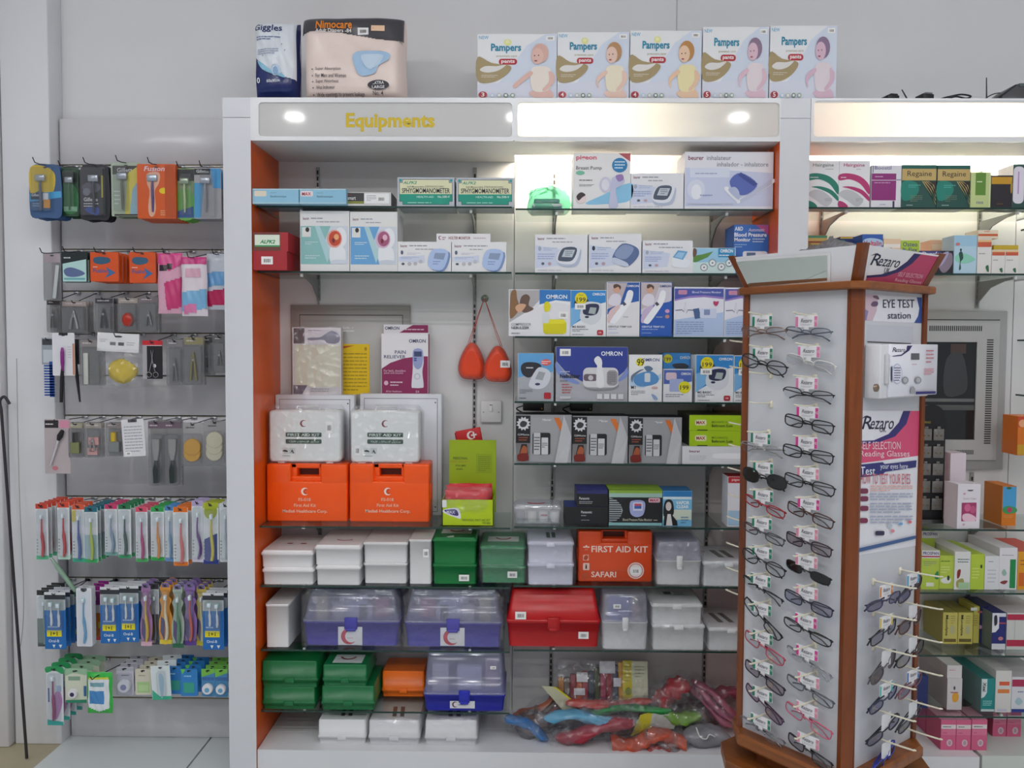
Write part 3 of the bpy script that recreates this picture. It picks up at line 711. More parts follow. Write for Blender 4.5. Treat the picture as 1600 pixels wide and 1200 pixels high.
# crumpled green bag with a folded cloth inside
gb = empty('bagged_cloth', (X(856, 320, 2.85), 2.86, z), 0, 'blue-grey folded cloth in a crumpled green plastic bag', 'bag')
def crumple(name, a, b, c, mat, seed, parent, loc=(0, 0, 0), amp=0.25, n=14, m=9, power=1.0):
    rnd = random.Random(seed); ph = [rnd.uniform(0, 6.28) for _ in range(9)]; loops = []
    for j in range(m + 1):
        t = -math.pi / 2 + math.pi * j / m; l = []
        for i in range(n):
            p = 2 * math.pi * i / n
            s = 1 + amp * (0.5 * math.sin(3 * p + ph[0] + 2 * t) + 0.4 * math.sin(5 * p - ph[1] + 5 * t) + 0.35 * math.sin(8 * t + ph[2] + 7 * p))
            ct = math.cos(t)
            l.append((loc[0] + a * s * ct * math.cos(p), loc[1] + b * s * ct * math.sin(p), max(loc[2] + c * (math.sin(t) * s), 0.0005)))
        loops.append(l)
    mb = MB(); mb.loft(loops, mat); return mb.build(name, parent)
for q in range(3):
    mb = MB(); mb.rbox(-0.06 + q * .006, -0.05, 0.002 + q * .015, 0.055 - q * .008, 0.05, 0.014 + q * .015, 0.006, M('8FB0B8' if q != 1 else 'D8DEDC', 0.8)); mb.build('cloth_fold', gb)
crumple('green_bag', 0.074, 0.06, 0.055, clear('B8EED8', 0.08, 0.2, '9ADCC0', 0.22), 4, gb, (0, 0, 0.03), 0.2, 22, 12)
# --- second shelf, left bay
z = SH['L2']
W, H, xc = dims((392, 391, 440, 420), 2.75)
for i, (p, lab) in enumerate((((393, 391, 446, 421), 'maroon gift-style carton with a price sticker, under its twin'), ((391, 361, 446, 391), 'maroon carton with a green and white label, upper of two'))):
    ops = [('s', 406, 399.5, 424, 412)] if i == 0 else [('r', 390.5, 361.5, 434, 390.5, '6E3A30'), ('r', 394, 365, 433, 384, 'E4EEDC'), ('r', 394, 381.5, 433, 384, '3A9A5A'), ('T', 'ALPK2', 402, 373, 426, 379, '1E8A50', 0.03, 0.3)]
    carton('maroon_carton', lab, 'box', p, z + (H if i else 0), 2.707, 0.2, 'A81E28', ops, group='maroon cartons', H=H, top='8E1A24')
def lamp_box(px, lab, sky, bulb, right):
    x0, y0, x1, y1 = px; w = x1 - x0; h = y1 - y0
    ops = headline(x0 + w * .06, y0 + h * .1, x1 - 3) + [('r', x0 + 1, y0 + h * .25, x1 - w * .02, y1 - h * .12, 'D6DCE6'), ('p', [(x0 + 1, y0 + h * .25), (x0 + w * .62, y0 + h * .25), (x0 + w * .5, y0 + h * .5), (x0 + w * .62, y1 - h * .12), (x0 + 1, y1 - h * .12)], sky),
           ('p', [(x0 + w * .3, y0 + h * .25), (x0 + w * .4, y0 + h * .25), (x0 + w * .62, y1 - h * .3), (x0 + w * .55, y1 - h * .14)], 'B4D6DC'),
           ('r', x0 + w * .04, y0 + h * .27, x0 + w * .22, y0 + h * .43, 'E8E6E4'), ('e', x0 + w * .15, y0 + h * .31, w * .04, h * .04, '2E2A2A'), ('l', x0 + w * .1, y0 + h * .5, x0 + w * .36, y0 + h * .56, 2, 'DCEAF0'), ('l', x0 + w * .1, y0 + h * .72, x0 + w * .4, y0 + h * .8, 2, 'CFE2EA'),
           ('q', [(x0 + w * .62, y0 + h * .6), (x0 + w * .88, y0 + h * .6), (x0 + w * .93, y0 + h * .8), (x0 + w * .8, y0 + h * .87), (x0 + w * .62, y0 + h * .84)], 'EEF0F4'), ('e', x0 + w * .78, y0 + h * .84, w * .17, h * .035, 'D2D8E4'),
           ('e', x0 + w * .82, y0 + h * .44, w * .13, h * .17, 'EFF0F4'), ('e', x0 + w * .7, y0 + h * .46, w * .155, h * .15, 'E8A89C' if bulb == 'C8482C' else 'D8B8D0'), ('e', x0 + w * .71, y0 + h * .455, w * .125, h * .125, bulb), ('e', x0 + w * .74, y0 + h * .43, w * .05, h * .05, 'F2B07A' if bulb == 'C8482C' else 'E8B8CC'), ('e', x0 + w * .68, y0 + h * .49, w * .03, h * .04, '7A2430')]
    carton('infrared_lamp_box', lab, 'box', px, z, 2.752, 0.14, 'E9E7E6', ops, right=right)
lamp_box((469, 329.5, 546, 424), 'white infrared lamp box with teal panel and red bulb', '8CC0BE', 'C8482C', 'DEDCDC')
lamp_box((547, 331.5, 621, 425), 'white infrared lamp box with blue panel and purple bulb', '6AA8DA', 'A8587C', 'DAD8DA')
def tens(px, lab):
    x0, y0, x1, y1 = px; w = x1 - x0; h = y1 - y0
    q = [(x0 + w * .64, y0 + h * .28), (x0 + w * .94, y0 + h * .32), (x0 + w * .84, y0 + h * .92), (x0 + w * .57, y0 + h * .82)]
    ops = headline(x0 + w * .05, y0 + h * .09, x1 - 2) + [('p', [(x0 + 1, y0 + h * .5), (x0 + w * .5, y0 + h * .45), (x0 + w * .5, y0 + h * .7), (x0 + 1, y0 + h * .66)], 'D6DCEE'), ('e', x0 + w * .08, y0 + h * .36, w * .025, h * .07, '5A607A'), ('l', x0 + w * .18, y0 + h * .36, x0 + w * .42, y0 + h * .44, 2, 'C4C8D8'),
           ('l', x0 + w * .06, y0 + h * .5, x0 + w * .4, y0 + h * .58, 2, 'A8B4D4'), ('e', x0 + w * .1, y0 + h * .74, w * .03, h * .04, '50586A'), ('e', x0 + w * .22, y0 + h * .74, w * .035, h * .06, 'BEBCC4'), ('e', x0 + w * .33, y0 + h * .73, w * .035, h * .06, 'BEBCC4'), ('e', x0 + w * .43, y0 + h * .66, w * .035, h * .06, 'C4C2CA'),
           ('q', [(a + 3, b + 2) for a, b in q], '7C94C4'), ('q', q, 'B4C8EC'), ('p', [(x0 + w * .7, y0 + h * .37), (x0 + w * .9, y0 + h * .38), (x0 + w * .86, y0 + h * .6), (x0 + w * .67, y0 + h * .56)], '8E9EBE'), ('l', x0 + w * .66, y0 + h * .62, x0 + w * .8, y0 + h * .78, 2, '8094C4')]
    return carton('nerve_stimulator_box', lab, 'box', px, z, 2.752, 0.1, 'ECEBEC', ops)
t1 = tens((621.5, 379, 705, 426), 'white stimulator box beside the infrared lamp boxes')
t2 = tens((706, 380, 791, 427), 'white stimulator box at the end of the shelf')
W, H, xc = dims((621.5, 379, 705, 426), 2.752)
carton('slim_carton', 'long slim white carton lying across two stimulator boxes', 'box', (682, 366.5, 766, 379.5), z + dims((706, 380, 791, 427), 2.752)[1], 2.755, 0.08, 'EDEAEC',
       [('c', 688, 373, 3, '8A4A5A'), ('l', 691, 371, 697, 377, 2, '9A5A6A'), ('T', 'HOLTER MONITOR', 701, 371, 735, 375.5, '9A4A5A'), ('l', 740, 371, 762, 376, 1, 'C8B8C0')])
# --- second shelf, middle bay
z = SH['R2']
beurer_box((836, 365.5, 918, 425.5), z, 'white box with a grey-screened pressure monitor, leftmost on its shelf', monitor_art(869, 385, 908, 416))
beurer_box((920, 364.5, 1002, 426), z, 'white box with a large blue-grey wrist-type monitor', [('q', [(957, 400), (972, 380), (995, 386), (997, 400), (980, 416), (962, 410)], '5A6E9A'), ('q', [(960, 398), (973, 382), (990, 387), (978, 404)], '8C9CC0'), ('q', [(956, 404), (962, 402), (980, 410), (980, 416), (960, 411)], 'C8D0E4')], thumb='2E3448')
beurer_box((1004, 375.5, 1082, 427), z, 'white box with a light blue tilted monitor picture', [('q', [(1050, 404), (1060, 400), (1078, 408), (1072, 418), (1052, 416)], 'EEF2F8'), ('p', [(1051, 402), (1059, 391), (1074, 393), (1067, 406)], '6CA8D6'), ('p', [(1054, 401), (1060, 394), (1070, 395), (1065, 404)], '9CC8E8')])
carton('thermometer_box', 'small landscape box with green hill and round gauges', 'box', (1082, 387.5, 1149, 427.5), z, 2.752, 0.1, 'E8EEF0',
       [('r', 1083, 388, 1148, 410, '9ACBE6'), ('p', [(1083, 412), (1083, 400), (1096, 398), (1114, 393), (1106, 402), (1090, 409)], '5A8A3E'), ('q', [(1083, 389), (1088, 390), (1088, 398), (1083, 402)], '6A4A3A'), ('r', 1083, 410, 1148, 427, 'D0E4E2'), ('p', [(1122, 388), (1148, 388), (1148, 402), (1122, 402)], '2E8EC0'),
        ('T', 'OMRON', 1125, 389.5, 1145, 395, 'F0F4F8', 0.03), ('l', 1123, 397, 1146, 401, 1, 'E0ECF4')] + [o_ for cx_, cy_ in ((1100, 418), (1113, 411), (1127, 417), (1139, 411)) for o_ in (('e', cx_, cy_, 6, 6, '8A949C'), ('e', cx_, cy_, 4.6, 4.6, 'E6EAEC'), ('e', cx_, cy_, 1.2, 1.2, '4A5058'))])
carton('pressure_monitor_box', 'tall blue blood pressure monitor box beside the orange side', 'box', (1152, 349.5, 1206, 428), z, 2.80, 0.12, '2A66B8',
       [('p', [(1185, 350), (1206, 350), (1206, 366)], 'B0508C'), ('p', [(1147, 410), (1206, 392), (1206, 428), (1147, 428)], '5E9CD8'), ('T', 'A&D', 1153, 352.5, 1166, 359, 'E6ECF4', 0.03), ('t', 'Automatic', 1174, 355, 1200, 360, 'E0D0E8', 0.012, 0.3),
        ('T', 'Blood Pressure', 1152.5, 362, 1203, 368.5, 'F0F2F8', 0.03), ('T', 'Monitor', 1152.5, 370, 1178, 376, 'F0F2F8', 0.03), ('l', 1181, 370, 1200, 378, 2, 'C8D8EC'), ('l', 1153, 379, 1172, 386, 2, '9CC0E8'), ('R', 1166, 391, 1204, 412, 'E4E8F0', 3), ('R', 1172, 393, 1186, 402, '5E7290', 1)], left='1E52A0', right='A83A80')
# --- third shelf
z = SH['R3']
def omron(x0, y0, x1, y1, c='F2F4F8'): return ('T', 'OMRON', x0, y0, x1, y1, c, 0.02)
carton('nebulizer_box', 'white nebulizer box with yellow compressor and a family photo', 'box', (795, 451.5, 891, 524.5), z, 2.752, 0.12, 'E9E7EC',
       [('p', [(796, 452.5), (843, 452.5), (843, 468), (830, 482), (796, 503)], 'B4B0B2'), ('q', [(799, 455), (806, 452.6), (808, 466), (812, 480), (805, 492), (797, 496), (797, 470)], '8A6442'), ('q', [(814, 464), (822, 459), (828, 464), (826, 476), (834, 482), (820, 488), (812, 480)], '6A5248'), ('q', [(805, 480), (812, 474), (822, 476), (812, 488)], 'D8A888'),
        ('p', [(843, 452), (891, 452), (891, 470), (868, 468), (843, 475)], '2E7AC2'), ('p', [(843, 475), (868, 468), (891, 472), (891, 476), (868, 471), (840, 480)], 'F4F4F6'), omron(853, 459.5, 886, 466), ('R', 849, 500, 885, 521, 'D8CE0E', 5), ('R', 851, 498, 883, 505, 'E6DC2A', 3), ('R', 847, 488, 858, 504, 'DCE0E4', 3), ('q', [(850, 474), (855, 470), (860, 476), (858, 485), (851, 485)], 'E2D81E'), ('s', 873, 486, 887, 497),
        ('t', 'COMPRESSOR', 799, 504, 830, 508, '8A8890'), ('T', 'NEBULIZER', 799, 509.5, 827, 513.5, '3A3A42'), ('l', 799, 518, 826, 522, 1, '8A8890')])
def m2(px, zz, lab, sticker=True, tape='E6D41A', Y=2.752):
    x0, y0, x1, y1 = px; w = x1 - x0; h = y1 - y0
    A = lambda u, v: (x0 + u * w, y0 + v * h)
    ops = [('p', [A(.01, .01), A(.99, .01), A(.99, .26), A(.6, .34), A(.35, .62), A(.01, .78)], '2E86CC'), ('p', [A(.01, .4), A(.4, .3), A(.3, .6), A(.01, .8)], '7AB4E2'), omron(*A(.61, .06), *A(.96, .12)),
           ('q', [A(.1, .26), A(.3, .16), A(.5, .22), A(.44, .36), A(.2, .42)], '30343E'),
           ('q', [A(.27, .62), A(.38, .28), A(.78, .27), A(.87, .36), A(.84, .62), A(.6, .74)], 'D9DCE2'), ('q', [A(.35, .5), A(.42, .32), A(.78, .31), A(.75, .5), A(.55, .55)], '2A3050'), ('p', [A(.5, .5), A(.55, .37), A(.73, .38), A(.69, .52)], 'A8B2B2'), ('e', *A(.46, .58), w * .06, h * .025, '2A3050'),
           ('T', 'M2 BASIC', *A(.05, .77), *A(.42, .815), '4A4A54'), ('l', *A(.05, .83), *A(.5, .9), 2, '8A8A94'), ('l', *A(.05, .945), *A(.4, .975), 1, '7A7A84'), ('R', *A(.75, .86), *A(.92, .97), 'B01E2C', 2), ('T', 'OK', *A(.79, .895), *A(.88, .935), 'F0D8DA')]
    if sticker: ops += [('e', *A(.29, .18), w * .17, w * .17, tape), ('T', '199', *A(.17, .16), *A(.42, .255), '2A2A20', 0.01), ('t', 'Now', *A(.23, .09), *A(.35, .125), '8A7A10'), ('s', *A(.12, .29), *A(.42, .42))]
    return carton('pressure_monitor_box', lab, 'box', px, zz, Y, 0.1, 'E9EBEE', ops)
m2((891.5, 452.5, 947, 525), z, 'blue and white monitor box with yellow 199 sticker, third shelf')
def gentle(px, lab, blue):
    x0, y0, x1, y1 = px; w = x1 - x0; h = y1 - y0
    A = lambda u, v: (x0 + u * w, y0 + v * h)
    ops = [('p', [A(.02, .01), A(.98, .01), A(.98, .35), A(.4, .42), A(.02, .6)], '2A5AA8' if not blue else 'D4CFDA'), ('p', [A(.02, .02), A(.62, .02), A(.4, .4), A(.02, .5)], 'C6B8BC'), ('e', *A(.3, .13), w * .12, h * .075, 'D8A890'), ('q', [A(.2, .06), A(.3, .04), A(.42, .08), A(.4, .14), A(.34, .09), A(.22, .12)], '5A4438'), ('q', [A(.05, .4), A(.14, .24), A(.34, .22), A(.44, .3), A(.36, .44)], 'E2DCE8'), ('q', [A(.02, .7), A(.1, .52), A(.4, .42), A(.3, .6), A(.1, .75)], 'E0C4C4' if not blue else 'C8B4D2')]
    if blue: ops += [('p', [A(.0, .82), A(.4, .68), A(.62, .46), A(.99, .33), A(.99, .99), A(.0, .99)], '2458B0'), ('e', *A(.85, .53), w * .07, h * .035, 'D8A0C4'), ('e', *A(.85, .63), w * .07, h * .035, 'C08A70')]
    else: ops += [('p', [A(.0, .82), A(.4, .66), A(.62, .42), A(.99, .36), A(.99, .99), A(.0, .99)], 'E4E2E6')]
    ops += [('q', [A(.12, .7), A(.5, .38), A(.62, .18), A(.72, .15), A(.8, .2), A(.74, .36), A(.6, .5), A(.3, .74), A(.18, .76)], 'F2F2F6'), ('p', [A(.45, .39), A(.52, .36), A(.6, .41), A(.52, .44)], '4A4C58'), omron(*A(.6, .055), *A(.96, .095), 'F2F4F8' if not blue else '3A4A80'),
            ('T', 'GENTLE TEMP 52%d' % (1 if blue else 0), *A(.05, .8), *A(.76, .835), 'E6ECF4' if blue else '5A5A64'), ('l', *A(.05, .85), *A(.6, .88), 1, 'A8B8D8'), ('l', *A(.05, .92), *A(.4, .945), 1, 'A8B8D8'), ('l', *A(.5, .62), *A(.85, .66), 1, 'B0B0BA')]
    carton('thermometer_box', lab, 'box', px, z, 2.752, 0.08, 'E8E6EA' if not blue else '2458B0', ops, top='2A5AA8')
gentle((948, 440.5, 999.5, 526), 'tall white forehead thermometer box with navy corner', False)
gentle((1000.5, 441.5, 1050, 527), 'tall thermometer box with solid blue lower half', True)
def bpm(px, lab):
    x0, y0, x1, y1 = px; w = 78.0; h = y1 - y0
    A = lambda u, v: (x0 + u * w, y0 + v * h)
    lim = (x1 - x0) / w
    ecg = [(0.03, .46), (.16, .45), (.2, .49), (.23, .3), (.25, .52), (.28, .45), (.42, .46)]
    line = [A(a, b) for a, b in ecg if a < lim] + [A(a, b + .014) for a, b in ecg[::-1] if a < lim]
    ops = [('p', [A(.01, .03), A(min(.99, lim), .03), A(min(.99, lim), .2), A(min(.6, lim), .16), A(.3, .18), A(.01, .25)], '4A56A8'), ('p', [A(.01, .25), A(.3, .18), A(min(.6, lim), .16), A(min(.99, lim), .2), A(min(.99, lim), .24), A(min(.6, lim), .2), A(.3, .22), A(.01, .28)], '9A7CC4'), ('R', *A(.08, .06), *A(.26, .15), 'C88AA8', 2), ('p', [A(.01, .66), A(min(.99, lim), .5), A(min(.99, lim), .985), A(.01, .985)], 'B4C8E8'), ('p', line, '3A3A5A')]
    if lim > .9: ops += [('T', 'Blood Pressure Monitor', *A(.36, .08), *A(.94, .125), 'D4D8F0'), ('p', [A(.38, .44), A(.5, .42), A(.54, .62), A(.42, .64)], '44608C'), ('R', *A(.52, .43), *A(.85, .62), 'D2D8EE', 2), ('R', *A(.6, .45), *A(.72, .56), '8090B8', 1), ('q', [A(.79, .28), A(.84, .29), A(.89, .28), A(.88, .34), A(.84, .38), A(.79, .34)], 'B83A64'), ('l', *A(.05, .68), *A(.6, .95), 6, '8E9CC4')]
    else: ops += [('l', *A(.05, .68), *A(lim - .04, .95), 6, '8E9CC4')]
    carton('pressure_monitor_box', lab, 'box', px, z, 2.76, 0.1, 'E6E6F0', ops, top='3A4698')
bpm((1053, 449.5, 1131, 527.5), 'white and violet monitor box with heartbeat line and heart')
bpm((1131.8, 450.5, 1175, 528), 'white and violet monitor box partly behind the glasses stand')
# --- fourth shelf
z = SH['R4']
px = (809, 551.5, 865, 626.5)
carton('pressure_monitor_box', 'blue and grey monitor box with black arm cuff picture', 'box', px, z, 2.756, 0.1, 'B4B6BC',
       [('p', [(810, 552), (864, 552), (864, 580), (840, 592), (810, 606)], '5EA2D8'), ('p', [(810, 590), (845, 580), (864, 590), (864, 626), (810, 626)], 'A9ABB2'), ('q', [(814, 572), (822, 566), (840, 567), (846, 574), (836, 584), (826, 590), (816, 584)], '282A32'), ('l', 822, 572, 836, 577, 1, 'D0D2D8'),
        ('q', [(826, 602), (838, 577), (848, 574), (860, 582), (856, 600), (842, 608)], 'D2D4DC'), ('p', [(836, 592), (842, 580), (852, 582), (848, 594)], 'A0A4AA'), ('e', 840, 600, 4, 2, '3A4060'), ('e', 853, 566, 8, 5, 'E0605A'), ('l', 846, 563, 860, 569, 2, 'F4DCDC'), ('l', 812, 608, 832, 615, 3, '6A6C74'), ('R', 850, 613, 861, 623, 'B01E2C', 2), ('l', 812, 620, 828, 624, 1, '6A6C74')], left='8A8C94')
carton('nebulizer_box', 'big blue and grey nebulizer box with a white compressor', 'box', (868.5, 541.5, 981, 627), z, 2.752, 0.13, 'ADADB4',
       [('p', [(869, 542), (980.5, 542), (980.5, 572), (975, 580), (960, 592), (940, 598), (910, 596), (885, 582), (869, 564)], '2C3E92'), ('q', [(869, 566), (885, 585), (905, 597), (900, 600), (880, 592), (869, 580)], '7E92CC'), ('q', [(980, 574), (968, 590), (950, 598), (962, 598), (980, 588)], '7E92CC'), omron(939, 548.5, 972, 555.5), ('s', 874.5, 545, 891.5, 556),
        ('R', 911, 574, 966, 605, 'D9D8DA', 8), ('R', 948, 578, 965, 602, '9A989C', 6), ('l', 950, 581, 962, 599, 7, '6A686C'), ('R', 912, 584, 933, 595, '6A5C66', 4), ('e', 923, 590, 4, 4, 'C8C4CC'), ('q', [(933, 570), (940, 570), (944, 600), (938, 606), (932, 600)], 'E6E6EA'), ('q', [(928, 562), (934, 556), (940, 562), (940, 572), (934, 572)], 'EDEDF0'), ('q', [(912, 604), (925, 607), (955, 606), (966, 601), (966, 604), (955, 609), (925, 610)], '8A888E'),
        ('T', 'Nebulizer', 875, 584, 906, 590.5, '24242E', 0.03), ('l', 875, 579, 895, 582, 1, 'C8D0E8'), ('l', 875, 593, 888, 597, 1, '7A7A86')] + [('l', 878, 599 + 4.2 * i, 902, 602 + 4.2 * i, 1, 'C03A3A') for i in range(4)] + [('r', 875, 619, 892, 623, 'C4C4CA')] + [('r', 933 + 11 * i, 615, 941 + 11 * i, 623, 'D9D9DD') for i in range(4)], top='24347E')
carton('pressure_monitor_box', 'narrow white monitor box with blue arm cuff and 99 sticker', 'box', (982.5, 554.5, 1034.5, 628), z, 2.752, 0.1, 'ECECEE',
       [omron(1003, 560, 1030, 565, '2A3A7A'), ('e', 1000, 566, 6.5, 6.5, 'E6DE1A'), ('T', '99', 995, 561, 1006, 572, '2A2A20', 0.01), ('p', [(984, 592), (1004, 596), (1033, 584), (1033, 592), (1006, 606), (984, 604)], 'BCD4EA'), ('q', [(990, 596), (994, 586), (1016, 580), (1029, 590), (1024, 600), (1000, 604)], '5A94CC'), ('q', [(1006, 574), (1014, 572), (1020, 577), (1012, 581)], '5E7894'), ('R', 1007, 583, 1016, 597, 'D8DEE6', 2), ('q', [(988, 598), (986, 588), (998, 579), (1006, 577), (998, 582), (990, 590)], '6A7C92'), ('T', 'M1', 986, 603, 993, 608, '3A3A44'), ('l', 986, 610, 1008, 618, 3, '9A9AA4'), ('e', 1023, 606, 5, 2, 'D8B0B0'), ('q', [(1018, 616), (1024, 618), (1028, 624), (1022, 624)], '8CA6CC')])
carton('pressure_monitor_box', 'blue monitor box half hidden behind a smaller white one', 'box', (1036, 554, 1078, 628), z, 2.835, 0.1, '3A8ACE',
       [omron(1062, 559, 1080, 563.5), ('e', 1043, 563, 7, 7, 'D8CE2A'), ('T', '199', 1038, 561, 1048, 567, '2A2A20', 0.01), ('q', [(1050, 572), (1068, 570), (1076, 576), (1060, 580)], '30343E')])
carton('pressure_monitor_box', 'small white monitor box with violet top and low 199 sticker', 'box', (1036.5, 577, 1081.5, 628), z, 2.752, 0.075, 'E8E8EC',
       [('p', [(1037, 578), (1081, 578), (1081, 596), (1060, 600), (1037, 600)], '4A64B0'), omron(1064, 582, 1079, 586), ('R', 1040, 582, 1057, 594, 'D8C0CC', 3), ('R', 1046, 592, 1068, 612, 'A8B2DA', 2), ('e', 1069.5, 605, 9.5, 9.5, 'E6DC1E'), ('T', '199', 1063, 602, 1076, 609, '2A2A20', 0.01), ('l', 1040, 615, 1068, 621, 2, '8A8A96')])
m2((1087, 554.5, 1146, 628.5), z, 'blue and white monitor box with 199 sticker, fourth shelf')
m2((1147, 556, 1200, 629), z, 'blue and white monitor box behind the stand post, fourth shelf')
# --- fifth shelf: meter boxes with a sloping grey side fin
z = SH['R5']
def meter(px, lab):
    x0, y0, x1, y1 = px; w = x1 - x0; h = y1 - y0
    A = lambda u, v: (x0 + u * w, y0 + v * h)
    star = []
    for i in range(24):
        r = (1 if i % 2 else .72); star.append((x0 + w * .135 + w * .13 * r * math.cos(i * math.pi / 12), y0 + h * .19 + w * .13 * r * math.sin(i * math.pi / 12)))
    ops = [('p', [A(.0, .02), A(.26, .02), A(.26, .6), A(.0, .6)], '17171A'), ('p', [A(.27, .06), A(.83, .06), A(.66, .99), A(.27, .99)], 'A2A2A6'), ('p', [A(.0, .6), A(.26, .6), A(.24, .99), A(.02, .99)], '7A7678'), ('p', star, 'D8D8DC'), ('q', [A(.07, .2), A(.12, .13), A(.2, .17), A(.17, .25), A(.1, .26)], '3A383C'),
           ('T', 'GMate', *A(.03, .4), *A(.24, .44), 'C8C6C8'), ('l', *A(.05, .46), *A(.22, .56), 2, 'A85038'), ('p', [A(.1, .62), A(.2, .62), A(.23, .96), A(.04, .96)], '241C1C'), ('q', [A(.13, .66), A(.2, .7), A(.19, .84), A(.08, .84)], 'A8562E'), ('q', [A(.04, .84), A(.2, .82), A(.22, .96), A(.05, .97)], '7A1E16'),
           ('T', 'Maxer', *A(.47, .08), *A(.64, .13), 'E4E4E6', 0.03, 0.2), ('p', [A(.68, .06), A(.78, .06), A(.86, .3), A(.8, .34)], 'D8722A'), ('R', *A(.3, .38), *A(.62, .84), '1C1C20', 3), ('R', *A(.32, .38), *A(.44, .84), 'C8C8CC', 1), ('R', *A(.46, .48), *A(.58, .84), 'D2D2D6', 1), ('l', *A(.33, .45), *A(.43, .76), 5, '5A5A60'), ('l', *A(.47, .58), *A(.57, .7), 3, '5A5A60')]
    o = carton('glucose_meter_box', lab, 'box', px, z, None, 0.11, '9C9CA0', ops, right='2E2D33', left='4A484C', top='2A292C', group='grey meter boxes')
    W, H, xc = dims(px, depth_for(px, z)); D = 0.11
    mb = MB(); mb.add([(W * .2, -D / 2 - .012, 0), (W * .42, -D / 2 - .012, 0), (W * .5, -D / 2, H * .55), (W * .36, -D / 2 - .001, H * .99), (W * .2, -D / 2 - .0005, 0), (W * .5, -D / 2 - .0005, 0)], [(0, 1, 2, 3), (0, 3, 4), (1, 5, 2), (0, 4, 5, 1)], M('C4C4C8', 0.35))
    mb.build('side_fin', o, recalc=False)
meter((806, 648, 893, 722), 'grey meter box, leftmost of the three with orange stripe')
meter((894.5, 650, 981, 723), 'grey meter box in the middle of the three')
meter((983, 652, 1065, 724), 'grey meter box on the right, beside the lime scale boxes')
W, H, xc = dims((1066, 699.5, 1165, 727), 2.752); W2, H2, _ = dims((1077, 675, 1165, 699), 2.76)
carton('scale_box', 'flat white bathroom scale box under the lime ones', 'box', (1066, 699.5, 1180, 727), z, 2.752, 0.22, 'E2E2E6', [('T', 'beurer', 1077, 705, 1094, 709, '7A2440'), ('q', [(1113, 715), (1122, 710), (1179, 711), (1179, 718), (1120, 718)], 'F4F4F8'), ('l', 1077, 713, 1104, 722, 3, 'C8C8D0')])
for i, (p, lab) in enumerate((((1077, 675, 1180, 699), 'lime green bathroom scale box, lower of two'), ((1077, 650, 1180, 674), 'lime green bathroom scale box, upper of two'))):
    yy = p[1]
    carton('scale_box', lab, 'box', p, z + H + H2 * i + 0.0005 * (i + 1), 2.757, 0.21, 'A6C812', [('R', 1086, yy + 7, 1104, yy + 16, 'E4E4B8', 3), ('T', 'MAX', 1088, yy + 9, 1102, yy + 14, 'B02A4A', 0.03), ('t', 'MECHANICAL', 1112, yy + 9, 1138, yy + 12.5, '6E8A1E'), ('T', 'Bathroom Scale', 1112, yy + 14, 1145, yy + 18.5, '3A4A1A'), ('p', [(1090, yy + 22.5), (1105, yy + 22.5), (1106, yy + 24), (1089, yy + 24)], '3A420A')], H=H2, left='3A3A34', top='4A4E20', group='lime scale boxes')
# dark power adapters lying at the back of the shelf below the nebulizers
for p, lab in (((817, 630, 850, 647), 'small black power adapter stuck under the fourth shelf, left'), ((891, 631, 926, 648), 'small black power adapter stuck under the fourth shelf, right')):
    W, H, xc = dims(p, 2.9)
    r = empty('power_adapter', (xc, 2.93, SH['R4'] - 0.006 - H), 0, lab, 'adapter')
    mb = MB(); mb.rbox(-W / 2, -0.03, 0, W / 2, 0.03, H, 0.004, M('1E1C1C', 0.4)); mb.build('adapter_body', r)
    mb = MB(); mb.lathe([(0.003, -0.031), (0.003, -0.03)], M('C89A2A', 0.3), (W * .4, 0, 0.008), 'y', 8); mb.build('indicator_light', r)
    mb = MB(); mb.tube(spline([(-W * .5, 0, H * .4), (-W * .8, 0.01, H * .1), (-W * .3, 0.035, -0.02), (0, 0.05, -0.04)]), 0.0025, M('1E1C1C')); mb.build('cord', r)
# --- sixth shelf
z = SH['R6']
r = empty('pill_organizer', (X(840, 815, 2.83), 2.84, z), 0, 'clear plastic organizer box of small white pots on sixth shelf', 'organizer')
W, H, xc = dims((803, 788, 878, 822), 2.80); hb = H * 0.62
mb = MB(); mb.loft([[(x, y, zq) for x, y in rrect(-W / 2 * s, -.055 * s, W / 2 * s, .055 * s, .01)] for s, zq in ((.94, 0.0008), (1, hb))], clear('F0F2F6', 0.16, 0.08, 'E8E8F0', 0.22), True, False); mb.build('tray', r)
mb = MB(); mb.loft([[(x, y, zq) for x, y in rrect(-W / 2 * s, -.055 * s, W / 2 * s, .055 * s, .01)] for s, zq in ((1.02, hb), (1.02, hb + .008), (.9, H * .86))], clear('F0F2F6', 0.16, 0.08, 'E8E8F0', 0.25), False, True)
mb.build('lid', r)
mb = MB(); mb.tube([(.03 * math.cos(t) - .005, -.01 + .022 * math.sin(t), H * .87) for t in [math.pi * (1.1 + .8 * i / 8) for i in range(9)]], .0016, M('A03840')); mb.build('crescent_mark', r)
for i, c in enumerate(('8A8C92', 'E6E2DA', 'ECEAE8', 'ECEAE8')):
    mb = MB(); mb.lathe([(.014, .002), (.016, .004), (.016, hb * .75), (.013, hb * .8)], M(c, .5), (-W * .36 + W * .24 * i, -.02, 0), n=14)
    p_ = mb.build('pot', r)
mb = MB(); mb.box(W * .06, -.0375, hb * .5, W * .2, -.036, hb * .62, M('B02030')); mb.build('pot_label', r)
z6 = z
W, H, xc = dims((883, 793, 950, 822), 2.76)
carton('wrist_monitor_box', 'black monitor box with blue lid, lower of two', 'box', (883, 793, 950, 822), z, 2.765, 0.12, '17171B', [('T', 'Panasonic', 908, 799, 925, 803, 'D8D8DC'), ('l', 908, 805, 923, 808, 1, 'B0B0B6'), ('l', 908, 812, 925, 815, 1, '8A8A92')], top='2A3E8A', left='24242A')
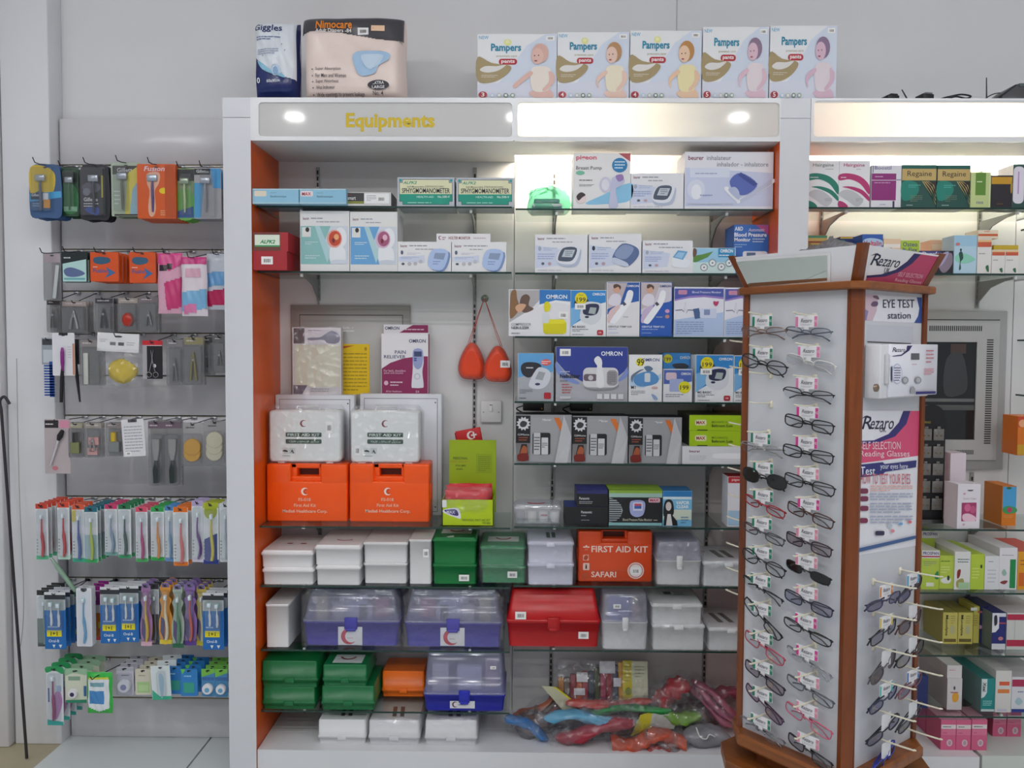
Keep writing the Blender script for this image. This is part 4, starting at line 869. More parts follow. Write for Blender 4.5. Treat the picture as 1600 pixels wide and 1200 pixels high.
carton('wrist_monitor_box', 'black monitor box with violet lid, upper of two', 'box', (901, 767, 950, 793), z + H + .0005, 2.768, 0.12, '17171B', [('T', 'Panasonic', 905, 778, 921, 782, 'D8D8DC'), ('l', 905, 784, 926, 789, 2, 'B0B0B6'), ('r', 901.5, 767.5, 949.5, 773, '2E2E6A')], top='3A3E92', left='2A2A50')
carton('pressure_monitor_box', 'black monitor box with grey stripes and lime top', 'box', (951, 766, 1035, 822), z, 2.765, 0.12, '1B1B1F',
       [('r', 951.5, 766.5, 1034.5, 771, '8AB03A'), ('r', 951.5, 771, 1034.5, 777.5, 'A4C4B8'), ('r', 951.5, 817, 1034.5, 821.5, '8CC0C4'), ('p', [(952, 778), (962, 781), (970, 789), (973, 798), (970, 808), (962, 815), (952, 817)], 'B0B8BC')] + [('r', 952, 780 + 3.4 * i, 971, 781.6 + 3.4 * i, '24262A') for i in range(11)] +
       [('q', [(984, 786), (990, 782), (1003, 782), (1008, 788), (1005, 804), (994, 808), (985, 802)], 'A6AEDC'), ('R', 989, 785, 1004, 798, 'D8DCEE', 1), ('R', 991, 787, 1002, 795, '3A64B0', .5), ('R', 991, 787, 1002, 790.5, 'C8506A', .5), ('R', 1013, 778, 1031, 785, 'E4B8C4', 2), ('T', 'MAX', 1015, 779.5, 1029, 783.5, 'B02A4A', 0.03), ('l', 985, 776.5, 1003, 783, 1, '2A2A30'), ('T', 'Blood Pressure Pulse Monitor', 973, 810, 1019, 814, 'C8C4B4'), ('l', 1021, 811, 1032, 814, 1, 'C8C4B4')], top='A2C83A')
carton('inhaler_box', 'light blue vapour inhaler box with a dark-haired woman', 'box', (1035.5, 767, 1081, 822), z, 2.765, 0.1, '7ABCE0',
       [('r', 1036, 767.5, 1080.5, 776, '2A7AB8'), ('r', 1036, 776, 1080.5, 780, 'D6E8F0'), ('r', 1036, 796, 1080.5, 812, 'CFD8C8'), ('T', 'VAPOR', 1056, 782.5, 1077, 788, 'F0F4F6', .03), ('T', 'CLEAR', 1057, 789, 1076, 794, 'F0F4F6', .03), ('q', [(1037, 806), (1038, 786), (1044, 780), (1051, 784), (1053, 800), (1049, 806)], '17171C'), ('e', 1044.5, 791, 4.5, 7, 'D8CCC8'), ('p', [(1037, 821), (1038, 806), (1050, 804), (1058, 814), (1059, 821)], '17171C'), ('p', [(1041, 821), (1043, 803), (1048, 803), (1051, 821)], 'E0DCDA'), ('l', 1064, 806, 1076, 818, 3, '5A8AB0')], left='2A6AA8', top='2E78B4')
carton('feeding_bottle_box', 'white and pale blue box with red lid behind the stand', 'box', (1137, 745, 1180, 823), z, 2.765, 0.08, 'E4E4EA', [('r', 1137.5, 745.5, 1179, 755, 'B82830'), ('T', 'pigeon', 1143, 748, 1160, 752.5, 'F0D8D8'), ('r', 1138, 798, 1179, 821, 'A8C8E2'), ('e', 1162, 812, 7, 8, 'B03040')], top='C03038')
# ================================================================== kit boxes
def foot(w, d, r, z, n=3, dy=0.0): return [(x, y + dy, z) for x, y in rrect(-w / 2, -d / 2, w / 2, d / 2, r, n)]
def wrap_shell(parent, w, d, h, seed=1, grow=0.006):
    rnd = random.Random(seed); loops = []; n = 30
    for j in range(9):
        t = j / 8; z_ = -0.0 + t * (h + grow); l = []; base = rrect(-w / 2 - grow * .6, -d / 2 - grow * .6, w / 2 + grow * .6, d / 2 + grow * .6, 0.012, 6)
        for i, (x, y) in enumerate(base):
            k = 1 + 0.012 * math.sin(i * 1.9 + j * 2.3 + seed) + 0.01 * rnd.uniform(-1, 1)
            if j == 8: k *= 0.86
            l.append((x * k, y * k if y > 0 else max(y * k, -d / 2 - grow * 1.6), max(z_, 0.0004)))
        loops.append(l)
    mb = MB(); mb.loft(loops, wrapmat(), False, True); return mb.build('plastic_wrap', parent, recalc=False)
def kit(px, z, label, col, D=0.2, split=0.72, ops=(), topops=(), wrap=False, latch=True, Y=None, group=None, H=None, name='kit_box', back=2.99, flip=False):
    if Y is None: Y = depth_for(px, z, hi=2.93)
    D = min(D, back - Y); W, H0, xc = dims(px, Y); H = H or H0; xc = fit(xc, W, z, Y); z += .0004
    r = empty(name, (xc, Y + D / 2, z), 0, label, 'kit box', group)
    m = M(col, 0.32); hs = H * split; R = 0.007
    mb = MB(); mb.loft([foot(W * .95, D * .95, R, 0.0), foot(W * .965, D * .97, R, hs - 0.004), foot(W, D, R, hs - 0.004), foot(W, D, R, hs - 0.0008)], m, True, True); mb.build('box_base', r)
    mb = MB(); mb.loft([foot(W, D, R, hs), foot(W, D, R, hs + .0035), foot(W * .975, D * .98, R, hs + .0035), foot(W * .965, D * .97, R, H - .004), foot(W * .93, D * .95, R, H)], m, True, True)
    lid = mb.build('lid', r)
    if latch:
        mb = MB(); mb.rbox(-W * .09, -D / 2 - .004, hs - .010, W * .09, -D / 2 + .002, hs + .007, .0015, m, 1); mb.build('latch', r)
    if ops: print_on(r, px, W, H, -D / 2 - .0004, list(ops), 'sticker')
    if topops:
        mb = MB()
        ops_to(mb, topops, lambda u, v, L: ((u - .5) * W, D / 2 - v * D, H + .0004 + L * LAY))
        mb.build('lid_print', lid, recalc=False)
    if wrap: wrap_shell(r, W, D, H, int(px[0]))
    return r
def arc(cx, cy, rx, ry, a0, a1, t, n=10):
    o_ = [(cx + rx * math.cos(math.radians(a0 + (a1 - a0) * i / n)), cy + ry * math.sin(math.radians(a0 + (a1 - a0) * i / n))) for i in range(n + 1)]
    i_ = [(cx + rx * (1 - t) * math.cos(math.radians(a0 + (a1 - a0) * i / n)), cy + ry * (1 - t) * math.sin(math.radians(a0 + (a1 - a0) * i / n))) for i in range(n + 1)][::-1]
    return o_ + i_
z = SH['L7']; WK = 'EDEBEC'
def two(pl, pu, z, labl, labu, col, D, **k):
    kl = dict(k); ku = dict(k)
    for q in ('tops', 'opl'):
        kl.pop(q, None); ku.pop(q, None)
    H = dims(pl, depth_for(pl, z, hi=2.93))[1]
    Y = depth_for(pl, z, hi=2.93)
    kit(pl, z, labl, col, D, Y=Y, ops=k.get('opl', ()), **kl)
    kit(pu, z + H + .0006, labu, col, D, Y=Y, topops=k.get('tops', ()), **ku)
cres = [('p', arc(.55, .62, .2, .1, 20, 160, .25), 'B02030')]
two((409, 889, 490, 916), (407, 863, 489, 889), z, 'white kit box in thin film, bottom left of the white row', 'white kit box with two faint red marks on its lid', WK, .24, split=.8, latch=False, tops=[('r', .35, .55, .46, .6, 'A83A3A'), ('r', .62, .55, .73, .6, 'A83A3A')])
two((493, 884, 563, 915), (491, 852, 564, 883), z, 'white kit box under the one with a red arc', 'white kit box with a red arc on its lid', WK, .24, split=.85, latch=False, tops=cres)
two((568, 880, 636, 912), (567, 847, 637, 879), z, 'white kit box under a plain glossy one', 'plain glossy white kit box, upper, beside the upright box', WK, .24, split=.93, latch=False)
kit((639, 844, 674, 913), z, 'white kit box standing on end beside the green ones', WK, .2, .985, [('s', 661, 858, 670, 871)], latch=False)
gops = [('r', .15, .35, .85, .7, 'E2E4E0'), ('p', arc(.5, .38, .2, .2, 20, 160, .25), 'B02A38')]
two((676, 881, 745, 913), (676, 840, 745, 880), z, 'dark green kit box, lower one beside white upright box', 'dark green kit box, upper, with torn white sticker', '0E7A3A', .22, split=.9, latch=False, tops=gops + [('p', [(.3, .92), (.46, .84), (.48, .95), (.36, .99)], 'E8E8E4')], opl=[('s', 717, 898, 733, 908)])
two((752, 884, 822, 911), (750, 853, 821, 883), max(z, SH['R7']), 'green kit box in film with price sticker, lower', 'green kit box with white lid label, upper', '2E8A56', .22, split=.9, latch=False, wrap=True, tops=gops, opl=[('s', 793, 893, 808, 903)])
z = SH['R7']
two((824, 881, 897, 915), (824, 847, 897, 880), z, 'lilac-white film-wrapped kit box, lower of the pair', 'lilac-white film-wrapped kit box, upper of the pair', 'DCDCEC', .2, split=.9, wrap=True, tops=[('r', .42, .3, .5, .7, '3A5A4A'), ('r', .54, .3, .62, .7, '3A5A4A')])
# upright carrying cases with a handle opening
def carry_case(px, z, Y, D, label, col, notch, ops, group=None, name='first_aid_case'):
    x0, y0, x1, y1 = px; W, H, xc = dims(px, Y); xc = fit(xc, W + .008, z, Y); r = empty(name, (xc, Y + D / 2, z), 0, label, 'first aid case', group)
    u = lambda x: (x - x0) / (x1 - x0) * W - W / 2
    v = lambda y: (y1 - y) / (y1 - y0) * H
    n0, n1, nb, h0, h1, hb, ht = notch; m = M(col, 0.33)
    mb = MB(); y_ = -D / 2
    mb.rbox(-W / 2, y_, 0, W / 2, D / 2, v(nb), .006, m)
    mb.rbox(-W / 2, y_, v(nb) - .012, u(n0), D / 2, H, .006, m); mb.rbox(u(n1), y_, v(nb) - .012, W / 2, D / 2, H, .006, m)
    mb.rbox(u(n0) - .004, y_ + .012, v(nb) - .01, u(n1) + .004, D / 2 - .012, v(hb), .004, m)
    body = mb.build('case_body', r)
    mb = MB(); mb.rbox(u(n0) - .004, y_ + .016, v(ht), u(n1) + .004, D / 2 - .016, H, .004, m)
    mb.rbox(u(n0) - .004, y_ + .016, v(hb) - .004, u(h0), D / 2 - .016, H, .004, m); mb.rbox(u(h1), y_ + .016, v(hb) - .004, u(n1) + .004, D / 2 - .016, H, .004, m)
    mb.build('handle', r)
    mb = MB(); mb.box(-W / 2 - .0006, -.001, .006, W / 2 + .0006, .001, H - .006, M('5A2410', .5)); mb.build('case_seam', r)
    for s in (-1, 1):
        mb = MB(); mb.rbox(s * W / 2 - .003, -.014, H * .35, s * W / 2 + .003, .014, H * .62, .001, m, 1); mb.build('clip', r)
    print_on(r, px, W, H, y_ - .0002, ops, 'printed_front')
    return r, H
def cross_logo(cx, cy, r): return [('c', cx, cy, r, 'F2E4DA'), ('t', 'C', cx - r * .25, cy - r * .5, cx + r * .45, cy + r * .5, '4A3A5A')]
z = SH['L6']; YO = 2.815
cases = []
for px, dx, lab, st in (((414, 727, 540, 817), 0, 'orange first aid case on the left, white lettering', ()), ((546, 725, 671, 816), 129.5, 'orange first aid case on the right, white lettering', ())):
    n = (px[0] + 38, px[0] + 84, px[1] + 27, px[0] + 46, px[0] + 80, px[1] + 20, px[1] + 8)
    x = px[0]; y = px[1]
    cases.append(carry_case(px, z, YO, .11, lab, 'FA580A', n, cross_logo(x + 60, y + 43, 6) + [('T', 'FS-018', x + 50, y + 53, x + 69, y + 58, 'F0C0A8'), ('T', 'First Aid Kit', x + 43, y + 62, x + 77, y + 67, 'F0C4AC'), ('T', 'Media6 Healthcare Corp.', x + 25, y + 71, x + 95, y + 77.5, 'F2CDB8')], 'orange first aid cases'))
HO = cases[0][1]
px = (903.5, 830, 1019, 909.5)
carry_case(px, SH['R7'], depth_for(px, SH['R7']), .1, 'orange-red first aid case with safari lettering and round badge', 'DA4A1C', (940, 980, 848, 943, 977, 843, 831.5),
           [('T', 'FIRST AID KIT', 924, 853, 1012, 863, 'F2D8CC', .02), ('t', '*', 911, 852, 921, 862, 'F2D8CC', .04), ('R', 911, 867, 920, 876, 'E8B8A4', 1), ('R', 911, 880, 921, 891, 'E8C8BC', 1), ('t', 'i', 914.5, 882, 917.5, 889, '5A2A1A', .03), ('q', [(912, 874), (914, 868), (919, 869), (917, 875)], 'B84A2A'),
            ('T', 'SAFARI', 924, 893, 963, 902, 'F2D8CC', .02), ('r', 923, 891, 980, 891.6, 'C86A4A'), ('r', 910, 904, 1012, 904.5, 'C86A4A'), ('R', 911, 895, 919, 903, 'C4502E', 1), ('e', 993.5, 891, 13, 13, 'EAD4CC'), ('e', 993.5, 891, 11, 11, 'C8301C'), ('e', 993.5, 891, 10, 10, 'EDE4E2'), ('s', 986, 886, 1001, 897)])
# white first aid cases standing on the orange ones
AR = '\ufe94\ufef4\ufedf\ufeed\ufef7\ufe8d \ufe95\ufe8e\ufed3\ufe8e\ufecc\ufeb3\ufef9\ufe8d \ufed5\ufeed\ufeaa\ufee8\ufebb'
def white_case(px, z, label, stick, flip):
    Y = 2.822; D = .09; W, H, xc = dims(px, Y); r = empty('first_aid_case', (xc, Y + D / 2, z), 0, label, 'first aid case', 'white first aid cases')
    f = H * .03
    mb = MB(); mb.loft([[(x, y_, zz) for x, zz in rrect(-W / 2 + a, f + a, W / 2 - a, H - a, .012, 4)] for y_, a in ((-D / 2, .005), (-D / 2 + .004, 0), (-.001, 0))], M('E9ECEA', .25), True, True); mb.build('case_front', r)
    mb = MB(); mb.loft([[(x, y_, zz) for x, zz in rrect(-W / 2 + a, f + a, W / 2 - a, H - a, .012, 4)] for y_, a in ((.001, 0), (D / 2 - .004, 0), (D / 2, .005))], M('E3E6E6', .25), True, True); mb.build('case_back', r)
    for s in (-1, 1):
        mb = MB(); mb.rbox(s * W * .34 - .012, -D / 2 + .006, 0, s * W * .34 + .012, D / 2 - .006, f + .002, .002, M('DADCDC')); mb.build('foot', r)
    mb = MB(); mb.tube([(-.04, 0, H - .002), (-.036, 0, H + .012), (.036, 0, H + .012), (.04, 0, H - .002)], .005, M('DADCDC'), 8); mb.build('handle', r)
    x0 = px[0]; y0 = px[1]
    ops = [('c', x0 + 54, y0 + 20, 5.6, '7A1A2A'), ('R', x0 + 26, y0 + 34, x0 + 82, y0 + 41, '16402C', 1.5), ('T', 'FIRST AID KIT', x0 + 29, y0 + 35.6, x0 + 79, y0 + 39.6, 'DCE8E0', .012), ('R', x0 + 26, y0 + 44.5, x0 + 82, y0 + 51.5, '16402C', 1.5), ('T', AR, x0 + 31, y0 + 45.8, x0 + 78, y0 + 50.4, 'CFE0D6', .006),
           ('r', x0 + 20, y0 + 58, x0 + 30, y0 + 67, 'D2D8D6'), ('r', x0 + 31, y0 + 58, x0 + 41, y0 + 67, 'CAD2CE'), ('q', [(x0 + 21, y0 + 63.5), (x0 + 24, y0 + 61), (x0 + 28, y0 + 62), (x0 + 29, y0 + 64.5)], '2A3430'), ('p', [(x0 + 33, y0 + 66.5), (x0 + 36, y0 + 60), (x0 + 39.5, y0 + 66.5), (x0 + 37, y0 + 66.5), (x0 + 36, y0 + 64)], '22302A'), ('l', x0 + 21, y0 + 69, x0 + 39, y0 + 72, 1, 'A0A6A6'), ('s', *stick)]
    print_on(r, px, W, H, -D / 2 - .0002, ops)
    wrap_shell(r, W, D, H * 1.04, int(px[0]), .009)
white_case((420.5, 645, 532, 727.5), SH['L6'] + HO + .0005, 'white first aid case with sticker at upper right', (x_ := 509, 662, 520, 680), 0)
white_case((548, 643, 655, 726), SH['L6'] + HO + .0005, 'white first aid case with sticker at lower left', (554, 697, 563, 713), 1)
# slim white metal cabinets behind
zc = SH['L6']; YC = 2.937
top_c = []
for px, lab in (((426, 617, 549, 824), 'white metal wall cabinet behind the left first aid cases'), ((563, 615.5, 690, 824), 'white metal wall cabinet behind the right first aid cases')):
    W, _, xc = dims(px, YC); xc = fit(xc, W, zc, YC); H = at((px[0] + px[2]) / 2, px[1], YC).z - zc; D = .055
    r = empty('metal_cabinet', (xc, YC + D / 2, zc), 0, lab, 'metal cabinet', 'white metal cabinets')
    mb = MB(); mb.rbox(-W / 2, -D / 2, 0, W / 2, D / 2, H, .002, M('DADCE2', .3), 1); mb.build('cabinet_body', r)
    mb = MB(); mb.rbox(-W / 2 + .016, -D / 2 - .003, .014, W / 2 - .016, -D / 2 + .001, H - .017, .001, M('DFE1E8', .3), 1); dr_ = mb.build('cabinet_door', r)
    mb = MB(); mb.box(-W / 2 + .0145, -D / 2 - .0008, .0125, W / 2 - .0145, -D / 2, H - .0155, M('55565C', .5)); mb.build('door_gap', r)
    for zq in (.03, H - .03):
        mb = MB(); mb.lathe([(.0025, -.004), (.0025, 0)], M('3A3A40', .4), (W / 2 - .022, -D / 2, zq), 'y', 8); mb.build('hinge_pin', dr_)
    top_c.append((zc + H, xc))
px = (457, 507, 533, 612); YT = 2.945; W, H, xc = dims(px, YT)
r = carton('wrapped_brace_box', 'film-wrapped yellowed box with a grey brace picture', 'box', px, top_c[0][0], YT, .035, 'D9D4D6',
           [('r', 459, 508, 476, 532, '5E5258'), ('r', 476, 508, 532, 532, 'E0DBE0'), ('q', [(482, 523), (500, 522), (510, 516), (520, 512), (531, 520), (528, 531), (512, 531), (505, 526), (484, 527)], '8C8A9C'), ('r', 460, 534, 531, 600, 'DAD6C0'), ('q', [(461, 540), (480, 536), (500, 540), (526, 536), (530, 560), (524, 596), (490, 598), (470, 592), (466, 570)], 'DDDAC4'), ('p', [(458, 597), (480, 597), (472, 611), (458, 611)], '6A5868'), ('l', 485, 601, 515, 608, 2, 'A8A0A8'), ('l', 482, 510, 510, 513, 1, 'A8A0AC')])
wrap_shell(r, W, .035, H, 9, .004)
carton('pain_reliever_box', 'white and magenta pain reliever box on a metal cabinet', 'box', (596, 520.5, 669, 614.5), top_c[1][0], 2.94, .045, 'EDEAEE',
       [('p', [(596.5, 575), (610, 566), (630, 559), (650, 556), (668.5, 555.5), (668.5, 614), (596.5, 614)], '8E2458'), omron(639, 529, 665, 534.5, '2A3060'), ('t', 'PAIN', 617, 546.5, 634, 552, '3A4066', .008), ('t', 'RELIEVER', 600, 554, 634, 559, '3A4066', .008), ('q', [(645, 545), (648, 542), (658, 542), (661, 546), (662, 565), (660, 580), (662, 602), (658, 605), (647, 605), (643, 602), (645, 575)], 'E6E6EE'), ('q', [(646, 546), (660, 546), (660, 568), (653, 576), (646, 568)], '9AA4D0'), ('r', 647, 548, 659, 556, '3E4870'), ('r', 647, 558, 651, 560, '2E4A9A'), ('r', 647, 561, 651, 563, '2E4A9A'), ('e', 652, 587, 5, 5, 'C8C8D2'), ('e', 652, 587, 3.5, 3.5, 'E6E6EE'),
        ('t', 'For back, shoulders', 600, 576.5, 634, 580.5, 'E8C8D8'), ('t', 'joints and muscles', 600, 580.5, 630, 584, 'E8C8D8'), ('e', 603.5, 597.5, 3.4, 3.6, 'E0B8CC'), ('l', 610, 594, 629, 603, 2, 'EED8E2'), ('t', 'All for Healthcare', 603, 609, 628, 612, 'E8C8D8'), ('t', 'E4', 650, 609, 655, 612.5, 'E8C8D8')], right='A03A6A', top='E6E0E6')
W, H, xc = dims((599, 506.5, 669, 521), 2.942)
carton('pain_reliever_box', 'white and magenta pain reliever box peeking over its twin', 'box', (599.5, 507, 669.5, 614), top_c[1][0], 2.9865, .004, 'EDEAEE', [omron(601.5, 510, 624, 515, '2A3060'), ('p', [(624, 519.5), (645, 507.5), (669, 507.5), (669, 519.5)], '8E2458'), ('l', 632, 512, 666, 517, 1, 'E0C0D0')], back=3.005)
# grey recessed electric panel with yellow notice
YP = 2.997
W, H, xc = dims((455, 477, 641, 700), YP); zt = at(548, 477, YP).z
r = empty('electric_panel', (xc, YP + .006, zt - H), 0, 'grey electric panel recessed in the wall behind the boxes', 'electric panel')
mb = MB(); mb.rbox(-W / 2, -.008, 0, W / 2, .004, H, .001, M('A09D98', .4), 1); mb.build('panel_frame', r)
mb = MB(); mb.box(-W / 2 + .032, -.0086, .02, W / 2 - .026, -.008, H - .034, M('2E2C2C', .5)); mb.build('door_gap', r)
mb = MB(); mb.rbox(-W / 2 + .034, -.0105, .022, W / 2 - .028, -.008, H - .0365, .001, M('AFACA8', .35), 1); d_ = mb.build('panel_door', r)
print_on(d_, (455, 477, 641, 700), W, H, -.0106, [('t', 'DB-1', 537, 510.5, 552, 513.5, 'DCDAD6'), ('l', 537, 515, 564, 519, 1, 'DCDAD6')], 'small_lettering')
# the notice hangs in front of the panel
W, H, xc = dims((527, 537.5, 577, 616), YP - .012)
nb_ = tag(MB().box(-W / 2, -.0005, 0, W / 2, .0005, H, M('E4BE04', .55)).build('notice_sheet', None, (xc, YP - .006, at(550, 616, YP - .012).z)), 'yellow printed notice on the grey electric panel', 'notice')
print_on(nb_, (527, 537.5, 577, 616), W, H, -.0006, [('p', [(529, 541), (554, 540), (534, 545)], 'B84A1A'), ('e', 571, 545, 2, 3, 'B08A04'), ('l', 533, 550, 573, 612, 11, 'A8860A')], 'printed_text')
# wall switch
W, H, xc = dims((751, 626, 784, 660), 3.0)
r = empty('wall_switch', (xc, 3.0, at(767, 660, 3.0).z), 0, 'white square wall switch below the orange mask cases', 'switch')
mb = MB(); mb.rbox(-W / 2, -.008, 0, W / 2, .007, H, .003, M('DCDADA', .3)); mb.build('face_plate', r)
mb = MB(); mb.rbox(-.008, -.0105, H * .5, .006, -.0078, H * .86, .001, M('E4E2E2', .25), 1); k_ = mb.build('rocker', r)
mb = MB(); mb.box(-.005, -.011, H * .79, .003, -.0105, H * .83, M('3A3030')); mb.build('indicator', k_)
for s in (-1, 1):
    mb = MB(); mb.lathe([(.0024, -.0086), (.0024, -.0078)], M('8A8888', .3, .6), (s * W * .36, 0, H * .48), 'y', 8); mb.build('screw', r)
# orange mask cases on strings from a suction hook
YH = 2.985; hk = at(757, 466, YH)
r = empty('suction_hook', hk, 0, 'small clear suction hook holding two orange cases', 'hook')
mb = MB(); mb.lathe([(.014, .022), (.012, .016), (.005, .012), (.004, .004)], clear('DCE6DC', .15, .1, 'C0CCC0', .35), (0, 0, 0), 'y', 14); mb.build('suction_cup', r)
mb = MB(); mb.tube([(0, .006, 0), (0, -.006, -.002), (0, -.01, .004)], .002, M('B8C0B8', .3)); mb.build('hook_tip', r)
def mask_case(px, Y, lab, stick, seed, tilt):
    W, H, xc = dims(px, Y); zb = at((px[0] + px[2]) / 2, px[3], Y).z
    r = empty('mask_case', (xc, Y, zb), 0, lab, 'mask case', 'orange mask cases')
    out = smooth([(-.36, .04), (0, -.0), (.38, .03), (.5, .25), (.42, .55), (.22, .88), (0, 1.0), (-.2, .9), (-.44, .55), (-.5, .25)], 4)
    t = .022; m = M('E8461A', .35)
    def lp(k, y): return [(x * W * k, y, H * .45 + (zq - .45) * H * k) for x, zq in out]
    mb = MB(); mb.loft([lp(.62, -t), lp(.82, -t * .9), lp(.96, -t * .4), lp(1, 0)], m, True, False); mb.build('case_front', r)
    mb = MB(); mb.loft([lp(1, .0), lp(.96, t * .5), lp(.7, t * .9)], m, False, True); mb.build('case_back', r)
    mb = MB(); mb.tube([(p[0], 0, p[2]) for p in lp(1.01, 0)], .0016, M('C83A14', .4), 5, True); mb.build('rim', r)
    if stick: print_on(r, px, W, H, -t - .0006, [('s', *stick)], 'price_sticker')
    mb = MB(); mb.loft([[(x * 1.1, y, zq * 1.1 - H * .06) for x, y, zq in lp(k, yy)] for k, yy in ((.7, -t * 1.25), (.98, -t * .6), (1.04, 0), (.98, t * .9))], wrapmat(), False, False); mb.build('plastic_bag', r)
    c = Vector((hk.x, hk.y - .006, hk.z + .001)) - Vector((xc, Y, zb))
    topp = Vector((W * .12 * (1 if seed else -1) * -1, 0, H * .99))
    for s in (-1, 1):
        mb = MB(); mb.tube([tuple(topp + Vector((s * .003, 0, 0))), tuple(topp.lerp(c, .5) + Vector((s * .002, -.002, 0))), tuple(c)], .0011, M('B8321A', .6), 5); mb.build('string', r)
    r.rotation_euler = (0, tilt, 0)
mask_case((717, 536, 758, 592), 2.966, 'orange mask case in a clear bag, on the left string', None, 1, 0.0)
mask_case((757, 541, 799, 596), 2.918, 'orange mask case with a price sticker, on the right string', (782, 563, 797, 574), 0, 0.0)
# lime counter display with red pouches
z = SH['L6']; px = (691, 783, 771, 824); Y = 2.765; W, H, xc = dims(px, Y); D = .13
r = empty('counter_display', (xc, Y + D / 2, z), 0, 'lime green cardboard display of red first aid pouches', 'display box')
L_ = M('B4CC10', .45); t = .002
mb = MB(); mb.box(-W / 2, -D / 2, 0, W / 2, -D / 2 + t, H, L_); mb.box(-W / 2, D / 2 - t, 0, W / 2, D / 2, H * 1.1, L_); mb.box(-W / 2, -D / 2, 0, -W / 2 + t, D / 2, H, L_); mb.box(W / 2 - t, -D / 2, 0, W / 2, D / 2, H, L_); mb.box(-W / 2, -D / 2, 0, W / 2, D / 2, t, L_); mb.build('display_tray', r)
print_on(r, px, W, H, -D / 2 - .0002, [('q', [(692, 800), (700, 797), (716, 797), (720, 812), (712, 811), (694, 804)], 'E4E4EE'), ('q', [(694, 800), (702, 798.5), (713, 799), (716, 808), (704, 806)], '3A3478'), ('T', 'MAX', 698, 800, 711, 805, 'E6E2F0', .02), ('t', 'PERSONAL FIRST AID KIT', 722, 813, 766, 816.5, '5A701A'), ('t', 'FW-801', 754, 817.5, 766, 821, '5A701A')])
Yb = Y + D - .004; ph = (702, 687.5, 775, 800); Wb, Hb, xb = dims(ph, Yb)
zb_ = at(738, 800, Yb).z - z
mb = MB(); mb.box(xb - xc - Wb / 2, D / 2 - .004, zb_, xb - xc + Wb / 2, D / 2 - .002, zb_ + Hb, M('9CB40E', .45)); bc = mb.build('display_header', r)
o_ = print_on(bc, ph, Wb, Hb, D / 2 - .0042, [('T', 'PERSONAL', 708, 714, 731, 718, '4A5A12'), ('t', 'FIRST AID KIT', 704, 719.5, 734, 723, 'A88A1A'), ('t', 'FW-801', 712, 726, 728, 729, '4A5A12'), ('l', 713, 731, 728, 735, 1, '6A7A1A'), ('R', 744, 709, 769, 739, '90A80E', 1), ('l', 747, 712, 766, 736, 8, '748A0C')], 'header_print', x0=xb - xc - Wb / 2, z0=zb_)
for i in range(4):
    W2 = W * .86; o, sf = pillow('red_pouch', W2, .085, .025, M('D21E28', .4), seed=20 + i, wob=.002, loc=(xc + (.004 if i % 2 else -.003), Y + .022 + i * .027, z + .035 + i * .003), nx=10, nz=8)
    tag(o, ('frontmost', 'second', 'third', 'rearmost')[i] + ' red first aid pouch in the lime display', 'pouch', 'red pouches in the lime display')
    o.rotation_euler = (0.12, 0, 0)
    if i == 0:
        pass
        sh, _ = pillow('clear_film', W2 * 1.1, .1, .046, wrapmat(), seed=31, wob=.004, parent=o, loc=(0, 0, -.004))
        mb = MB(); mb.box(-W2 * .56, -.02, .03, -W2 * .46, -.018, .055, M('E6E6E6')); mb.build('price_tag', o)
# red booklet pouch clipped to the rail above
W, H, xc = dims((716, 668, 760, 706), 2.93)
r = empty('red_pouch', (xc, 2.93, at(738, 706, 2.93).z), 0, 'small red pouch with white crescent, propped on the lime header', 'pouch'); r.rotation_euler = (0, math.radians(-11), 0)
mb = MB(); mb.rbox(-W * .46, -.004, H * .12, W * .44, .004, H * .95, .003, M('C81A1E', .45)); mb.build('pouch_front', r)
mb = MB(); mb.rbox(-W * .5, .004, H * .02, W * .34, .01, H * .9, .003, M('B01418', .5)); mb.build('pouch_back', r)
print_on(r, (716, 668, 760, 706), W, H, -.0046, [('c', 741, 680, 6.5, 'F0E6E6'), ('r', 741, 679, 750, 681.5, 'F0E6E6'), ('r', 744.3, 675.5, 746.7, 685, 'F0E6E6'), ('l', 742, 688, 757, 692, 1, 'E8D0D0')])
